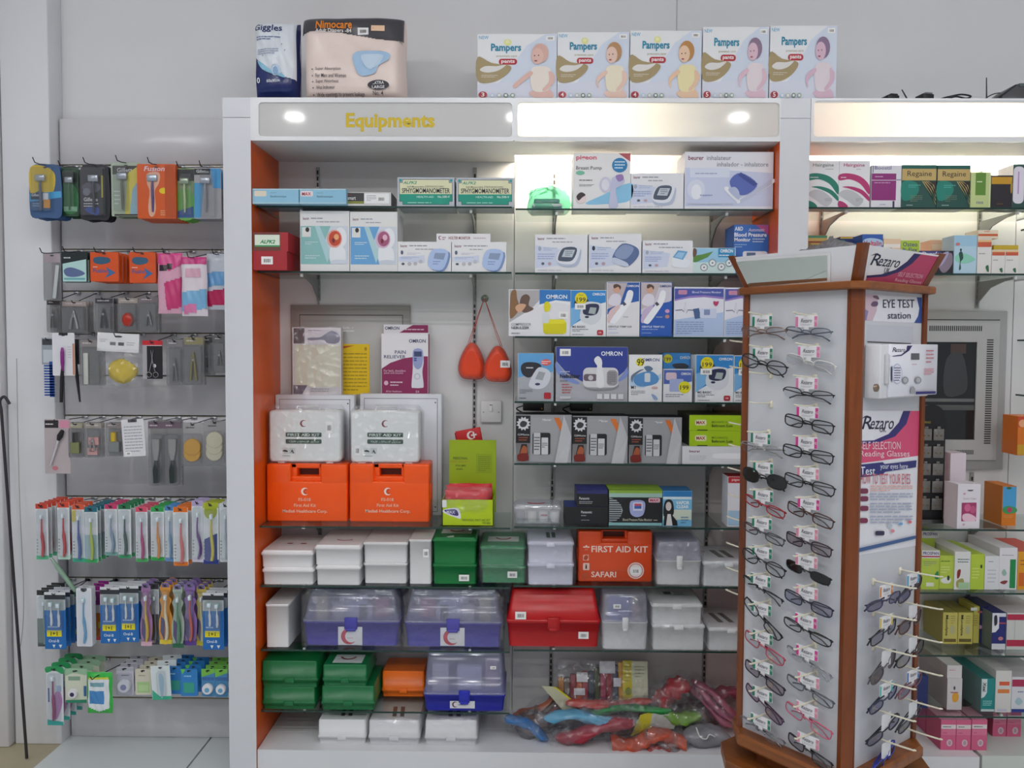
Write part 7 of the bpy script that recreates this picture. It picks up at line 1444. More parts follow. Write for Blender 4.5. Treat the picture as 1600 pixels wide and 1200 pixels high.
clr((73, 468, 95, 520), 'dark clear pack with nail tool, leftmost in third row', 'wire hook with the leftmost nail tool pack', zb3, RY3, tool('4A4844'), '3A3434', 2)
clr((96, 470, 137, 522), 'clear pack with steel tweezers', 'wire hook with the tweezers pack', zb3, RY3, tool('A8A8A6'), 'A89894', 2)
clr((148, 465, 178, 521), 'smoky dark pack without visible tool', 'wire hook with the smoky dark pack', zb3, RY3, tool('3E4248'), '3A3A40', 2)
def egg(r, W, H):
    mb = MB(); mb.lathe([(.0005, -.5), (.17, -.42), (.26, -.1), (.24, .2), (.14, .42), (.0005, .5)], M('B02A18', .25), n=12); o = mb.build('red_file', r); o.scale = (W, W * .5, H * .42); o.location = (0, -.008, H * .35)
clr((184, 465, 217, 518), 'clear pack with a glossy red oval tool', 'wire hook with the red oval tool pack', zb3, RY3, egg, 'A0948C', 1)
clr((217, 463, 249, 520), 'grey clear pack with small clipper', 'wire hook with the small clipper pack', zb3, RY3, tool('8A8A8C', .2, .6), '7A7074', 1)
# ---- row 4
zb4 = ZG[521.5] - .003; RY4 = 2.81
def comb(r, W, H):
    for i in range(12):
        mb = MB() if i == 0 else mb
        mb.box(-W * .3, -.006, H * (.02 + .045 * i), W * .45, -.003, H * (.045 + .045 * i), M('1E4A9A', .35))
    mb.box(.1 * W, -.006, 0, W * .42, -.002, H * .6, M('1E4A9A', .35)); mb.build('comb', r)
pack((66, 528, 87, 620), RY4, 'blue comb on a pale card at the left edge', '9AA0A8', [('r', .05, .02, .95, .12, '3A3E44'), ('r', .1, .2, .9, .42, 'C4CAD0')], item=comb, shape=[(0, .55), (0, 1), (1, 1), (1, .55)], hooklab='wire hook holding the blue comb', zback=zb4)
def hb(r, W, H):
    mb = MB(); mb.tube([(-.1 * W, -.007, -H * .62), (-.05 * W, -.007, -H * .1), (0, -.007, H * .3), (0, -.007, H * .62)], [.0055, .0065, .004, .002], M('1A181C', .3), 8); mb.build('brush_handle', r)
    mb = MB(); mb.tube([(0, -.008, H * .05), (0, -.009, H * .3), (0, -.009, H * .55), (0, -.008, H * .66)], [.002, .006, .006, .003], M('8A1E84', .35), 8); mb.build('grip', r)
pack((82, 520, 117, 587), RY4 - .012, 'white card with a purple-grip hair brush', 'E4E2E8', [('r', .9, .25, .99, .98, 'C88A6A'), ('l', .68, .3, .86, .6, 5, 'C8C4CC'), ('r', .3, .0, .7, .06, '2A2A2E')], item=hb, hooklab='wire hook holding the purple-grip brush', zback=zb4)
def bh(r, W, H):
    mb = MB(); mb.tube([(.3 * W, -.004, 0), (.05 * W, -.004, H * .4), (-.2 * W, -.004, H * .9)], [.003, .006, .004], M('221E22', .3), 8); mb.build('brush_handle', r)
pack((113, 530, 128, 628), RY4 + .02, 'black brush handle hanging behind the white card', '3A3438', (), shape=[(.1, .6), (.1, 1), (.9, 1), (.9, .6)], item=bh)
clr((124, 530, 161, 602), 'clear pack with white nail file', 'wire hook with the white nail file pack', zb4, RY4, item_stick('E6E2D8', -.2, .2, .02, .7), '8A8484', 1)
W, H, xc = dims((155, 548, 221, 607), RY4); z0 = at(188, 607, RY4).z
r = empty('sponge_bag', (xc, RY4, z0), 0, 'yellow bath sponge in a clear bag with white header card', 'bag')
mb = MB(); rnd = random.Random(3); L_ = []
crumple('sponge', W * .33, .02, H * .3, M('D8BC2A', .8, noise=.25), 8, r, (0.006, 0, H * .46), .16, 20, 12)
o, _ = pillow('clear_bag', W, H * 1.05, .044, wrapmat(), seed=6, wob=.003, parent=r)
Wh, Hh, xh = dims((149, 521, 214, 549), RY4); zh = at(181, 549, RY4).z - z0
mb = MB(); mb.box(xh - xc - Wh / 2, -.003, zh - .002, xh - xc + Wh / 2, .003, zh + Hh, M('E6E4E6', .4)); hc = mb.build('header_card', r); hc.rotation_euler = (0, .05, 0)
print_on(hc, (149, 521, 214, 549), Wh, Hh, -.0032, [('e', 182, 526, 6, 1.4, '3A3A3E'), ('r', 169, 535, 178, 540, '7A7A80'), ('r', 182, 535, 191, 540, '5A5A60'), ('l', 153, 530, 165, 536, 2, 'C0C0C6'), ('l', 195, 533, 208, 540, 2, 'C0C0C6')], 'header_print', x0=xh - xc - Wh / 2, z0=zh)
hook(xc, z0 + zh + Hh * .8, RY4 - .03, 'wire hook holding the yellow sponge bag', zb4)
def sciss(r, W, H):
    for s in (-1, 1):
        mb = MB(); mb.tube([(s * W * .14, -.004, H * .2), (s * W * .02, -.004, H * .45), (-s * W * .06, -.004, H * .75)], [.0016, .0018, .0008], M('B0B0B4', .2, .9), 6); mb.tube([(s * W * .17 + W * .13 * math.cos(t), -.004, H * .11 + W * .13 * math.sin(t)) for t in [2 * math.pi * i / 12 for i in range(12)]], .0012, M('B0B0B4', .2, .9), 5, True); mb.build('scissor_half', r)
pack((223, 532, 254, 592), RY4, 'scissors on a black card with red top', '1E1C20', [('r', .0, .0, 1, .12, 'C8202E'), ('r', .0, .12, .22, 1, 'A8A4A8'), ('e', .6, .66, .08, .05, 'E0E0E4'), ('r', .22, .12, 1, .14, 'D8C0C0')], item=sciss, hooklab='wire hook holding the scissors', zback=zb4)
clr((260, 530, 287, 602), 'grey clear pack with a cuticle nipper', 'wire hook with the cuticle nipper pack', zb4, RY4, tool('8A8C90', .1, .6), '7A767A', 1)
clr((287, 526, 319, 602), 'clear pack with a brass-toned file', 'wire hook with the brass file pack', zb4, RY4, tool('A89A5A', .1, .7), '8A8460', 1)
clr((314, 526, 333, 586), 'narrow clear pack with a dark clipper', 'wire hook with the dark clipper pack', zb4, RY4 + .03, tool('4A5450', .2, .6), '3A3A3E', 1)
clr((333, 524, 354, 583), 'narrow clear pack beside the pillar, fourth row', 'wire hook with the fourth row pack by the pillar', zb4, RY4 + .03, tool('8A9088', .2, .6), '6A6A6A', 1)
# ---- row 5
zb5 = ZG[650.5] - .003; RY5 = 2.80
def mkbrush(r, W, H):
    mb = MB(); mb.tube([(-.25 * W, -.008, H * .15), (0, -.008, H * .5), (.1 * W, -.008, H * .66)], [.003, .0042, .0048], M('D2CED2', .3, .3), 8); mb.build('brush_handle', r)
    mb = MB(); mb.tube([(.08 * W, -.008, H * .62), (.16 * W, -.009, H * .7), (.26 * W, -.009, H * .8)], [.005, .01, .006], M('221E22', .7), 8); mb.build('bristles', r)
pack((70, 655, 110, 740), RY5, 'make-up brush on a grey card, left end of fifth row', 'B8ACAE', [('r', .02, .02, .55, .16, '2A2428'), ('r', .58, .02, .98, .16, 'D890A8'), ('l', .05, .06, .5, .12, 1, 'E0D8DC'), ('e', .4, .9, .12, .04, 'C87A84')], item=mkbrush, hooklab='wire hook holding the make-up brush', zback=zb5)
def bottle(c, cap):
    def f(r, W, H):
        mb = MB(); mb.rbox(-W * .3, -.012, H * .12, W * .3, -.002, H * .45, .004, M(c, .2)); b = mb.build('bottle', r)
        mb = MB(); mb.lathe([(W * .16, H * .45), (W * .15, H * .72)], M(cap, .4), (0, -.007, 0), n=10); mb.build('bottle_cap', r)
    return f
clr((107, 660, 130, 715), 'small olive bottle in a clear pack', 'wire hook with the olive bottle pack', zb5, RY5, bottle('8A8C4A', '2A2826'), 'A09C84', 1)
clr((131, 660, 160, 715), 'clear pack with two pink price stickers', 'wire hook with the pink-stickered pack', zb5, RY5, tool('B8B0AC', .2, .6), '9A948C', 1, [('s', .3, .45, .75, .62), ('r', .25, .42, .8, .64, 'E8A8A4'), ('r', .2, .72, .72, .92, 'E8A8A4'), ('l', .3, .48, .7, .58, 1, '9A5A5A'), ('l', .3, .78, .66, .86, 1, '9A5A5A')])
clr((165, 660, 193, 713), 'clear pack with yellow and grey eraser block', 'wire hook with the yellow block pack', zb5, RY5, bottle('8A8C88', 'C8A82A'), '8A8080', 1)
pack((193, 655, 228, 713), RY5 - .01, 'white printed card hanging slightly askew', 'E0DEE2', [('l', .1, .16, .9, .9, 9, 'A8A8B0'), ('r', .3, .0, .7, .08, '5A585C'), ('s', .1, .86, .35, .97)], ry=-.06, hooklab='wire hook holding the white printed card', zback=zb5)
def ffile(r, W, H):
    mb = MB(); mb.prism([(-.22 * W, H * .72), (.22 * W, H * .72), (.2 * W, H * .55), (.08 * W, H * .4), (-.08 * W, H * .4), (-.2 * W, H * .55)], -.009, -.003, M('C0BCB8', .25, .8)); mb.build('steel_rasp', r)
    mb = MB(); mb.tube([(0, -.006, H * .4), (0, -.008, H * .25), (0, -.007, H * .06)], [W * .1, W * .2, W * .17], M('26302E', .3), 8); mb.build('rasp_handle', r)
for px, lab, hl in (((232, 657, 258, 760), 'steel foot rasp with black handle, left of two', 'wire hook with the left foot rasp'), ((257, 657, 284, 760), 'steel foot rasp with black handle, right of two', 'wire hook with the right foot rasp')):
    pack(px, RY5, lab, CLD, [('r', .02, .02, .98, .12, '6A5A66'), ('l', .1, .05, .9, .1, 1, 'C8B8C4')], n=1, item=ffile, bl=(.06, .02, .94, .8, .014), hooklab=hl, zback=zb5)
def pads(c, n):
    def f(r, W, H):
        for i in range(n):
            mb = MB(); mb.lathe([(W * .36, -.012), (W * .38, -.010), (W * .38, -.004), (W * .36, -.002)], M(c, .8, noise=.1), (W * .02 * i, -.002 * i, H * (.3 + .14 * i)), 'y', 20); mb.build('sponge_pad', r)
    return f
pack((284, 660, 319, 728), RY5 - .01, 'clear pack of yellow sponge pads', CLD, [('l', .2, .08, .8, .16, 1, '5A5458')], item=pads('D8A02E', 2), bl=(.05, .02, .95, .75, .018), hooklab='wire hook with the yellow sponge pads', zback=zb5)
pack((319, 657, 353, 728), RY5 - .01, 'clear pack of cream sponge pads by the pillar', CLD, [('l', .2, .08, .8, .16, 1, '5A5458')], item=pads('DCD2B4', 3), bl=(.05, .02, .95, .78, .018), hooklab='wire hook with the cream sponge pads', zback=zb5)
# ---- row 6: toothbrushes
zb6 = ZG[777] - .003; RY6 = 2.775
def tb(px, lab, top, hand, bot, n, hl, Y=RY6, band=None, wave=.1, head='EEF2F2', zb=zb6, extra=()):
    ops = [('r', .02, .0, .98, .09, top), ('r', .02, .93, .98, 1, bot), ('l', .06, .62, .2, .9, 5, '8A9098'), ('r', .04, .36, .96, .5, 'E8E8EE')] + ([('r', .02, .5, .98, .93, band)] if band else []) + list(extra)
    pack(px, Y, lab, 'DFE4E6', ops, n=n, dy=.03 if n < 4 else .026, r=.005, item=lambda r, W, H: item_brush(r, W, H, hand, head, .08, .34, .78, .06, wave), bl=(.12, .04, .9, .9, .014), hooklab=hl, zback=zb, cat='toothbrush pack', name='toothbrush_pack')
tb((56, 787, 75.5, 874), 'toothbrush pack with red handle and red top, far left', 'C8402A', 'C83A44', '58B888', 5, 'wire hook with the far left red toothbrushes')
tb((90, 785, 109, 874), 'toothbrush pack with long red handle beside the far left stack', 'D84A32', 'C82A30', 'B8DCC8', 3, 'wire hook with the long red toothbrushes')
tb((113, 788, 133, 878), 'toothbrush pack with blue handle and yellow patch', 'D85A3A', '3A58A8', '3AA888', 2, 'wire hook with the blue-handled toothbrushes', extra=[('r', .02, .1, .3, .3, 'D8C85A')])
tb((132, 792, 153, 879), 'toothbrush pack with lime handle and teal edge', '1E6A7A', 'B8C83A', '3AA860', 5, 'wire hook with the lime-handled toothbrushes', band='A8C0C8')
tb((164, 788, 184, 868), 'toothbrush pack with grey-blue wavy handle', 'C8386A', '8AA0B8', '7AA8A0', 3, 'wire hook with the grey-blue toothbrushes', wave=.2)
tb((185, 788, 205, 872), 'toothbrush pack with dark green handle', '1E7A4A', '1E4A44', '3AA06A', 4, 'wire hook with the dark green toothbrushes')
tb((212, 792, 231, 878), 'toothbrush pack with thin magenta handle', 'D8506A', 'B82A7A', '48B060', 3, 'wire hook with the magenta toothbrushes')
tb((236, 792, 257, 876), 'toothbrush pack with orange handle and green ends', '2AA04A', 'E08A2A', '2AA84A', 4, 'wire hook with the orange-handled toothbrushes')
tb((258, 790, 273, 877), 'toothbrush pack with pale blue handle', '4A8AC8', '6AA0CE', '6A9AD0', 2, 'wire hook with the pale blue toothbrushes')
tb((271, 792, 294, 884), 'toothbrush pack with coral handle and orange ends', 'E0701E', 'E06A6A', 'E0761E', 3, 'wire hook with the coral toothbrushes', Y=RY6 - .015)
tb((300, 782, 318, 878), 'toothbrush pack with purple curvy handle', 'B8A8D0', '6A3A8A', 'D8D0E0', 2, 'wire hook with the purple toothbrushes', wave=.3)
tb((317, 785, 342, 881), 'toothbrush pack with lime bulb top and navy base', 'B0B82E', 'D8C83A', '2A3A8A', 2, 'wire hook with the lime and navy toothbrushes', extra=[('e', .5, .14, .42, .13, 'A8B42A'), ('p', [(.1, .6), (.9, .5), (.9, .98), (.1, .98)], '2E3E8E')])
tb((343, 786, 362, 878), 'toothbrush pack half hidden behind the pillar, sixth row', 'D8DCE0', 'A8B4C0', 'D0D4D8', 2, 'wire hook with the sixth row toothbrushes by the pillar')
# slipped tube between rows
W, H, xc = dims((96, 873, 110, 925), 2.8)
r = empty('toothbrush_pack', (at(118, 924, 2.8).x, 2.8, at(118, 924, 2.8).z), 0, 'slipped toothbrush pack leaning between two rows', 'toothbrush pack'); r.rotation_euler = (0, -.62, 0)
mb = MB(); mb.tube([(0, 0, 0), (0, 0, .02), (0, 0, .1), (0, 0, .14)], [.006, .008, .008, .004], clear('D8ECE0', .14, .08, 'C0DCCC', .4), 8); mb.build('clear_tube', r)
mb = MB(); mb.tube([(0, 0, .01), (0, 0, .07), (0, 0, .12)], [.004, .0045, .002], M('7AC05A', .4), 6); mb.build('toothbrush', r)
# ---- row 7
zb7 = ZG[904] - .003; RY7 = 2.78
def twin(px, lab, hl, n=2, Y=RY7):
    ops = [('r', .0, .0, 1, .05, 'D8DADC'), ('r', .0, .05, 1, .13, '2E3238'), ('r', .0, .13, 1, .32, 'B4BABC'), ('p', [(.0, .4), (.5, .45), (1, .3), (1, 1), (.0, 1)], '1E6AB4'), ('l', .15, .58, .75, .64, 1, 'B0D0E8'), ('r', .1, .67, .8, .78, 'E6D81E'), ('T', '1+1', .28, .69, .6, .76, '2A2A1E', .02), ('T', 'Oral-B', .18, .83, .68, .88, 'E4ECF4'), ('p', [(.35, .92), (.5, .92), (.43, .98)], 'E8ECF0'), ('p', [(.66, .92), (.82, .92), (.74, .98)], 'E8ECF0')]
    def it(r, W, H):
        item_brush(r, W, H, 'E4EAEE', 'A8D0C0', -.15, .16, .8, .42, .02, -.006); item_brush(r, W, H, 'E4EAEE', '9AC8C0', .2, .16, .78, .4, .02, -.006)
    pack(px, Y, lab, '2A74B8', ops, n=n, dy=.03, item=it, bl=(.1, .3, .92, .86, .012), hooklab=hl, zback=zb7, cat='toothbrush pack', name='toothbrush_pack')
tb((58, 922, 81, 1010), 'dark grey-green toothbrush pack, far left of seventh row', '2E3232', '8AA09A', '4A5A54', 3, 'wire hook with the dark grey-green packs', Y=2.80, band='7A8C86', zb=zb7)
twin((70, 925, 103, 1014), 'blue twin toothbrush pack with 1+1 band, far left', 'wire hook with the far left twin packs', 2, 2.765)
tb((99, 925, 122, 1002), 'green and blue toothbrush pack behind the far left twin pack', '2A9A5A', '2A5AA8', '24508E', 2, 'wire hook with the green and blue packs', Y=2.86, band='2A6AB0', zb=zb7, extra=[('r', .1, .75, .9, .85, 'C8C83A')])
pack((121, 918, 145, 1009), 2.765, 'white toothbrush carton with a light blue brush', 'E2E4EA', [('r', .08, .05, .92, .98, 'D6DAE2'), ('r', .3, .0, .7, .05, '5A5E66')], T=.012, n=1, item=lambda r, W, H: item_brush(r, W, H, '6AA0C8', 'A8D0E0', 0, .24, .8, .06, .12, -.009), hooklab='wire hook with the white toothbrush cartons', zback=zb7, cat='toothbrush pack', name='toothbrush_pack')
tb((140, 915, 158, 1000), 'purple and orange children toothbrush pack', '9A1E8A', 'E08A2A', 'C83A3A', 2, 'wire hook with the purple and orange packs', Y=2.83, band='D87A1E', zb=zb7, extra=[('r', .05, .66, .95, .78, 'E0C81E'), ('r', .05, .1, .95, .35, '8A1E7A')])
twin((157, 917, 187, 1005), 'blue twin toothbrush pack with 1+1 band, second from left', 'wire hook with the second twin packs')
twin((187.5, 915, 217, 1003), 'blue twin toothbrush pack with 1+1 band, third from left', 'wire hook with the third twin packs')
kid = smooth([(.3, 1.0), (.7, 1.0), (.85, .9), (.7, .8), (.9, .72), (.75, .6), (.95, .4), (.85, .1), (.6, 0), (.3, 0), (.1, .12), (.05, .35), (.25, .6), (.1, .72), (.3, .8), (.15, .9)], 3)
def kb(px, lab, c, hand, hl, n=2, Y=RY7, low='D8B0C0'):
    pack(px, Y, lab, c, [('r', .25, .0, .75, .07, '7A6A9A'), ('p', [(.2, .55), (.45, .6), (.4, .95), (.15, .8)], '3E3070'), ('p', [(.1, .93), (.9, .93), (.9, 1), (.1, 1)], low)], shape=kid, n=n, dy=.03, item=lambda r, W, H: item_brush(r, W, H, hand, 'F2E8D8', .05, .34, .78, .08, .14), bl=(.2, .08, .8, .9, .013), hooklab=hl, zback=zb7, cat='toothbrush pack', name='toothbrush_pack')
kb((218, 912, 239, 1009), 'lilac children toothbrush pack with yellow brush', 'A87AA8', 'E0B82E', 'wire hook with the lilac packs')
tb((236, 912, 249, 1007), 'slim dark grey toothbrush pack', '3A3A40', '8A8A90', '4A4A50', 2, 'wire hook with the slim grey packs', Y=2.81, band='6A6A72', zb=zb7)
kb((247, 911, 271, 1006), 'orange children toothbrush pack', 'E0983A', 'F0E0C0', 'wire hook with the orange children packs', low='E0C83A')
kb((267, 914, 289, 1012), 'green and white children toothbrush pack', 'A8B8A8', '3A8A5A', 'wire hook with the green and white packs', Y=2.77, low='2A6A4A')
kb((285, 911, 309, 1008), 'purple children toothbrush pack with red brush', '8A68A8', 'C84A3A', 'wire hook with the purple children packs', low='5A3A8A')
kb((304, 914, 326, 1008), 'yellow children toothbrush pack beside the last twin pack', 'D8C05A', 'E8DCB0', 'wire hook with the yellow children packs', low='D8C83A', Y=2.80)
twin((317, 926, 350, 1015), 'blue twin toothbrush pack with 1+1 band, beside the pillar', 'wire hook with the twin packs by the pillar', 2, 2.765)
# ---- row 8
zb8 = ZG[1028.5] - .003; RY8 = 2.78
pack((73, 1042, 99, 1133), 2.765, 'tall white and green pack with purple brush, lowest row', 'E0E4E8', [('q', [(.02, .0), (.98, .0), (.98, .12), (.5, .06), (.02, .1)], '2A9A5A'), ('p', [(.02, .9), (.98, .94), (.98, 1), (.02, 1)], '3AA8A0'), ('q', [(.45, .5), (.75, .4), (.95, .6), (.6, .9), (.4, .8)], 'C08AC0'), ('r', .6, .32, .9, .42, 'A8C4DC'), ('r', .1, .36, .18, .6, '3A5AA0')], n=3, dy=.04, item=lambda r, W, H: item_brush(r, W, H, '9A2A6A', 'F0F0F0', -.05, .26, .82, .1, .05), bl=(.1, .08, .9, .9, .014), hooklab='wire hook with the tall white packs', zback=zb8)
def disc(c, c2, u=0.0, v=.35, s=.36):
    def f(r, W, H):
        mb = MB(); mb.lathe([(W * s * .9, -.014), (W * s, -.011), (W * s, -.002)], M(c, .3), (u * W, 0, v * H), 'y', 20); o = mb.build('floss_case', r)
        mb = MB(); mb.lathe([(W * s * .45, -.0146), (W * s * .45, -.0138)], M(c2, .4), (u * W, 0, v * H - W * s * .1), 'y', 14); mb.build('case_label', o)
    return f
pack((102, 1045, 136, 1098), RY8 - .01, 'cream floss pack with white capsule case', 'D8DCC8', [('q', [(.02, 0), (.98, 0), (.98, .18), (.4, .12), (.02, .2)], '9AC0A0'), ('r', .15, .22, .7, .34, '8AA890'), ('r', .85, .5, .98, .8, '3A6AA0'), ('p', [(.02, .92), (.98, .9), (.98, 1), (.02, 1)], '2A8A6A')], n=3, dy=.04, item=disc('E8E6EA', '3A2A5A', -.1, .3, .22), hooklab='wire hook with the cream floss packs', zback=zb8)
b_ = soft((137, 1050, 176, 1114), 'green and white pouch of dental picks', '3AB84A', [([(.08, .16), (.92, .16), (.92, .86), (.5, .94), (.08, .84)], 'E4E8EC'), ([(.12, .42), (.72, .42), (.72, .74), (.12, .74)], '4A8CCA'), ([(.16, .23), (.72, .23), (.72, .33), (.16, .33)], '7AA8B4'), ([(.1, .1), (.9, .1), (.9, .15), (.1, .15)], 'D8D84A')], 'wire hook with the green dental pick pouch', zb8, Y=2.755, T=.022, seed=51)
pack((182, 1042, 209, 1086), RY8, 'clear pack with a round white floss case', 'C8C4D0', [('l', .3, .25, .8, .35, 1, '8A86A0'), ('r', .02, .02, .98, .14, 'B0B4BC')], n=3, dy=.035, item=disc('E8E6EE', '8A88B8', 0, .35, .38), bl=(.06, .02, .94, .8, .018), hooklab='wire hook with the round white floss', zback=zb8)
pack((212, 1045, 237, 1085), RY8, 'beige and pale green floss pack', 'D4D0BC', [('r', .12, .5, .9, .92, 'A8CC8A'), ('r', .2, .62, .8, .85, 'B8D49A'), ('l', .2, .2, .8, .3, 1, 'A8A490')], n=3, dy=.035, hooklab='wire hook with the beige floss packs', zback=zb8, T=.006)
pack((238, 1040, 268, 1093), RY8 - .02, 'tilted white and teal floss pick pack', 'DCE4E6', [('p', [(.02, .7), (.4, .9), (1, .9), (1, 1), (.02, 1)], '3AB08A'), ('q', [(.4, .3), (.6, .26), (.66, .5), (.56, .9), (.46, .9)], 'A8C8DC')], n=2, dy=.05, ry=-.05, bl=(.3, .1, .8, .85, .012), hooklab='wire hook with the tilted floss pick pack', zback=zb8)
pack((263, 1041, 284, 1084), RY8 + .01, 'blue floss pack with green centre, left', '2E7ABE', [('r', .2, .5, .9, .85, '3A9A8A'), ('l', .2, .2, .8, .32, 1, 'A8D0E8')], n=3, dy=.035, hooklab='wire hook with the left blue floss packs', zback=zb8, T=.006)
pack((283, 1045, 309, 1087), RY8 - .005, 'blue floss pack with green centre, right', '2E80C4', [('r', .15, .5, .8, .88, '3AA088'), ('l', .2, .2, .8, .32, 1, 'A8D0E8'), ('p', [(.0, .0), (.3, .0), (.1, .2)], '6AC84A')], n=3, dy=.035, hooklab='wire hook with the right blue floss packs', zback=zb8, T=.006)
for px, lab, hl in (((315, 1045, 336, 1088), 'blue floss pack with round white case, left', 'wire hook with the left round blue floss'), ((336.5, 1045, 356, 1089), 'blue floss pack with round white case, by the pillar', 'wire hook with the round blue floss by the pillar')):
    pack(px, RY8, lab, '4A8AB8', [('p', [(.0, .0), (1, .0), (1, .14), (.0, .3)], '7AC04A'), ('r', .05, .3, .95, .42, '3A6AA8')], n=3, dy=.035, item=disc('E8E8EC', '6AA8CC', 0, .3, .4), hooklab=hl, zback=zb8)
# ---- pole with hook at the left edge
A = at(3, 628, 2.86); B_ = at(42, 1186, 2.70); B_.z = max(B_.z, 0.002)
fb = at_z(42, 1186, 0.0)
o = empty('shutter_pole', (fb.x, fb.y, 0), 0, 'thin dark metal pole with hooked top leaning at the left edge', 'pole')
top = at(2, 640, 2.88) - Vector((fb.x, fb.y, 0))
mb = MB(); mb.tube([(0, 0, .002), tuple(top * .5), tuple(top)], .005, M('3A3438', .45, .3), 8); mb.build('pole_shaft', o)
mb = MB(); mb.tube(spline([tuple(top), tuple(top + Vector((-.004, 0, .03))), tuple(top + Vector((.012, 0, .045))), tuple(top + Vector((.03, 0, .02)))]), .005, M('3A3438', .45, .3), 8); mb.build('pole_hook', o)
o = MB().tube(spline([tuple(at(26, 560, 2.89)), tuple(at(30, 760, 2.89)), tuple(at(37, 930, 2.89)), tuple(at(33, 1004, 2.89)), tuple(at(28, 1006, 2.89))]), .0012, M('A89C98', .6), 5).build('pull_cord')
tag(o, 'thin pale cord hanging down the door jamb', 'cord')
# ================================================================== revolving stand of reading glasses
SA = math.radians(-52); SS_ = .32
cor = at(1342, 460, 1.90)
e1 = Vector((-math.cos(-SA), math.sin(-SA), 0)); e2 = Vector((math.sin(-SA), math.cos(-SA), 0))
cen = Vector((cor.x, cor.y, 0)) + (e1 + e2) * (SS_ / 2)
ST = empty('glasses_stand', (cen.x, cen.y, 0), SA, 'wooden revolving stand with reading glasses hanging on white prongs', 'display stand')
h2 = SS_ / 2
def to_local(p):
    d = Vector((p.x - cen.x, p.y - cen.y, 0)); c, s = math.cos(-SA), math.sin(-SA)
    return Vector((d.x * c - d.y * s, d.x * s + d.y * c, p.z))
CL = to_local(CAM)
def face_hit(px, py, face, off=0.0):
    """local point where the pixel ray meets the stand face ('L': y = -h2 - off, 'R': x = h2 + off)"""
    P = to_local(CAM + ray(px, py)); d = P - CL
    t = ((-h2 - off) - CL.y) / d.y if face == 'L' else ((h2 + off) - CL.x) / d.x
    return CL + d * t
ZB = face_hit(1330, 452, 'L').z          # top board
ZL = face_hit(1165, 1140, 'L').z         # base board top
WD = wood('7C3E12', 1, 2); WDX = wood('8A5022', 1, 0); PAN = M('CCCED3', .45, noise=.03)
pw = .03
# inner core, panels, corner posts
mb = MB(); mb.box(-h2 + .012, -h2 + .012, ZL, h2 - .012, h2 - .012, ZB, M('C8C8CA', .6)); mb.build('core', ST)
for nm, a in (('glasses_panel', (-h2 + pw * .5, -h2 + .006, h2 - pw * .5, -h2 + .012)), ('sign_panel', (h2 - .012, -h2 + pw * .5, h2 - .006, h2 - pw * .5)), ('back_panel', (-h2 + pw * .5, h2 - .012, h2 - pw * .5, h2 - .006)), ('back_panel', (-h2 + .006, -h2 + pw * .5, -h2 + .012, h2 - pw * .5))):
    mb = MB(); mb.box(a[0], a[1], ZL, a[2], a[3], ZB, PAN); mb.build(nm, ST)
for sx_, sy_ in ((1, -1), (-1, -1), (1, 1), (-1, 1)):
    w = .028 if (sx_, sy_) == (1, -1) else .02
    x, y = sx_ * h2, sy_ * h2
    # chamfered corner post
    P = [(x, y - sy_ * w), (x + sx_ * .003, y - sy_ * (w - .012)), (x - sx_ * (w - .012) , y + sy_ * .003), (x - sx_ * w, y), (x - sx_ * w, y - sy_ * .012), (x - sx_ * .012, y - sy_ * w)]
    mb = MB(); mb.loft([[(a, b, zz) for a, b in P] for zz in (ZL, ZB)], WD, smooth=False); mb.build('corner_post', ST)
# top board with cut corners
def octo(k, c): return [(k, -k + c), (k, k - c), (k - c, k), (-k + c, k), (-k, k - c), (-k, -k + c), (-k + c, -k), (k - c, -k)]
kb_ = h2 + .022
mb = MB(); mb.loft([[(x, y, zz) for x, y in octo(kb_ - i, .03)] for zz, i in ((ZB, .002), (ZB + .003, 0), (ZB + .015, 0), (ZB + .018, .002))], WDX, smooth=False); mb.build('top_board', ST)
# flared crown
zc0, zc1 = ZB + .018, ZB + .018 + .082; f0, f1 = h2 - .004, h2 + .024
def lerp_(t): return f0 + (f1 - f0) * t
def crown(n0, mats=None):
    for nm, R_ in (('crown_panel', 0), ('crown_panel', 1), ('crown_panel', 2), ('crown_panel', 3)):
        pass
for q in range(4):
    ang = q * math.pi / 2
    def rot(p): return (p[0] * math.cos(ang) - p[1] * math.sin(ang), p[0] * math.sin(ang) + p[1] * math.cos(ang), p[2])
    mb = MB(); vs = [rot((-f0 + .01, -f0, zc0)), rot((f0 - .01, -f0, zc0)), rot((f1 - .01, -f1, zc1 - .004)), rot((-f1 + .01, -f1, zc1 - .004)), rot((-f0 + .01, -f0 + .006, zc0)), rot((f0 - .01, -f0 + .006, zc0)), rot((f1 - .01, -f1 + .006, zc1 - .004)), rot((-f1 + .01, -f1 + .006, zc1 - .004))]
    mb.add(vs, [(0, 1, 2, 3), (7, 6, 5, 4), (0, 3, 7, 4), (1, 5, 6, 2), (3, 2, 6, 7), (0, 4, 5, 1)], M('E2E2E6', .35)); cp = mb.build('crown_panel', ST)
    if q == 0: crown_l = cp
    if q == 1: crown_r = cp
    mb = MB(); w = .03 if q == 1 else .02; a, b = f0 + .002, f1 + .004
    L0 = [(a - w, -a), (a - .004, -a - .001), (a + .001, -a + .004), (a, -a + w), (a - .012, -a + w), (a - w, -a + .012)]
    L1 = [(x + (b - a), y - (b - a)) for x, y in L0]
    mb.loft([[rot((x, y, zc0)) for x, y in L0], [rot((x, y, zc1)) for x, y in L1]], WD, smooth=False); mb.build('crown_post', ST)
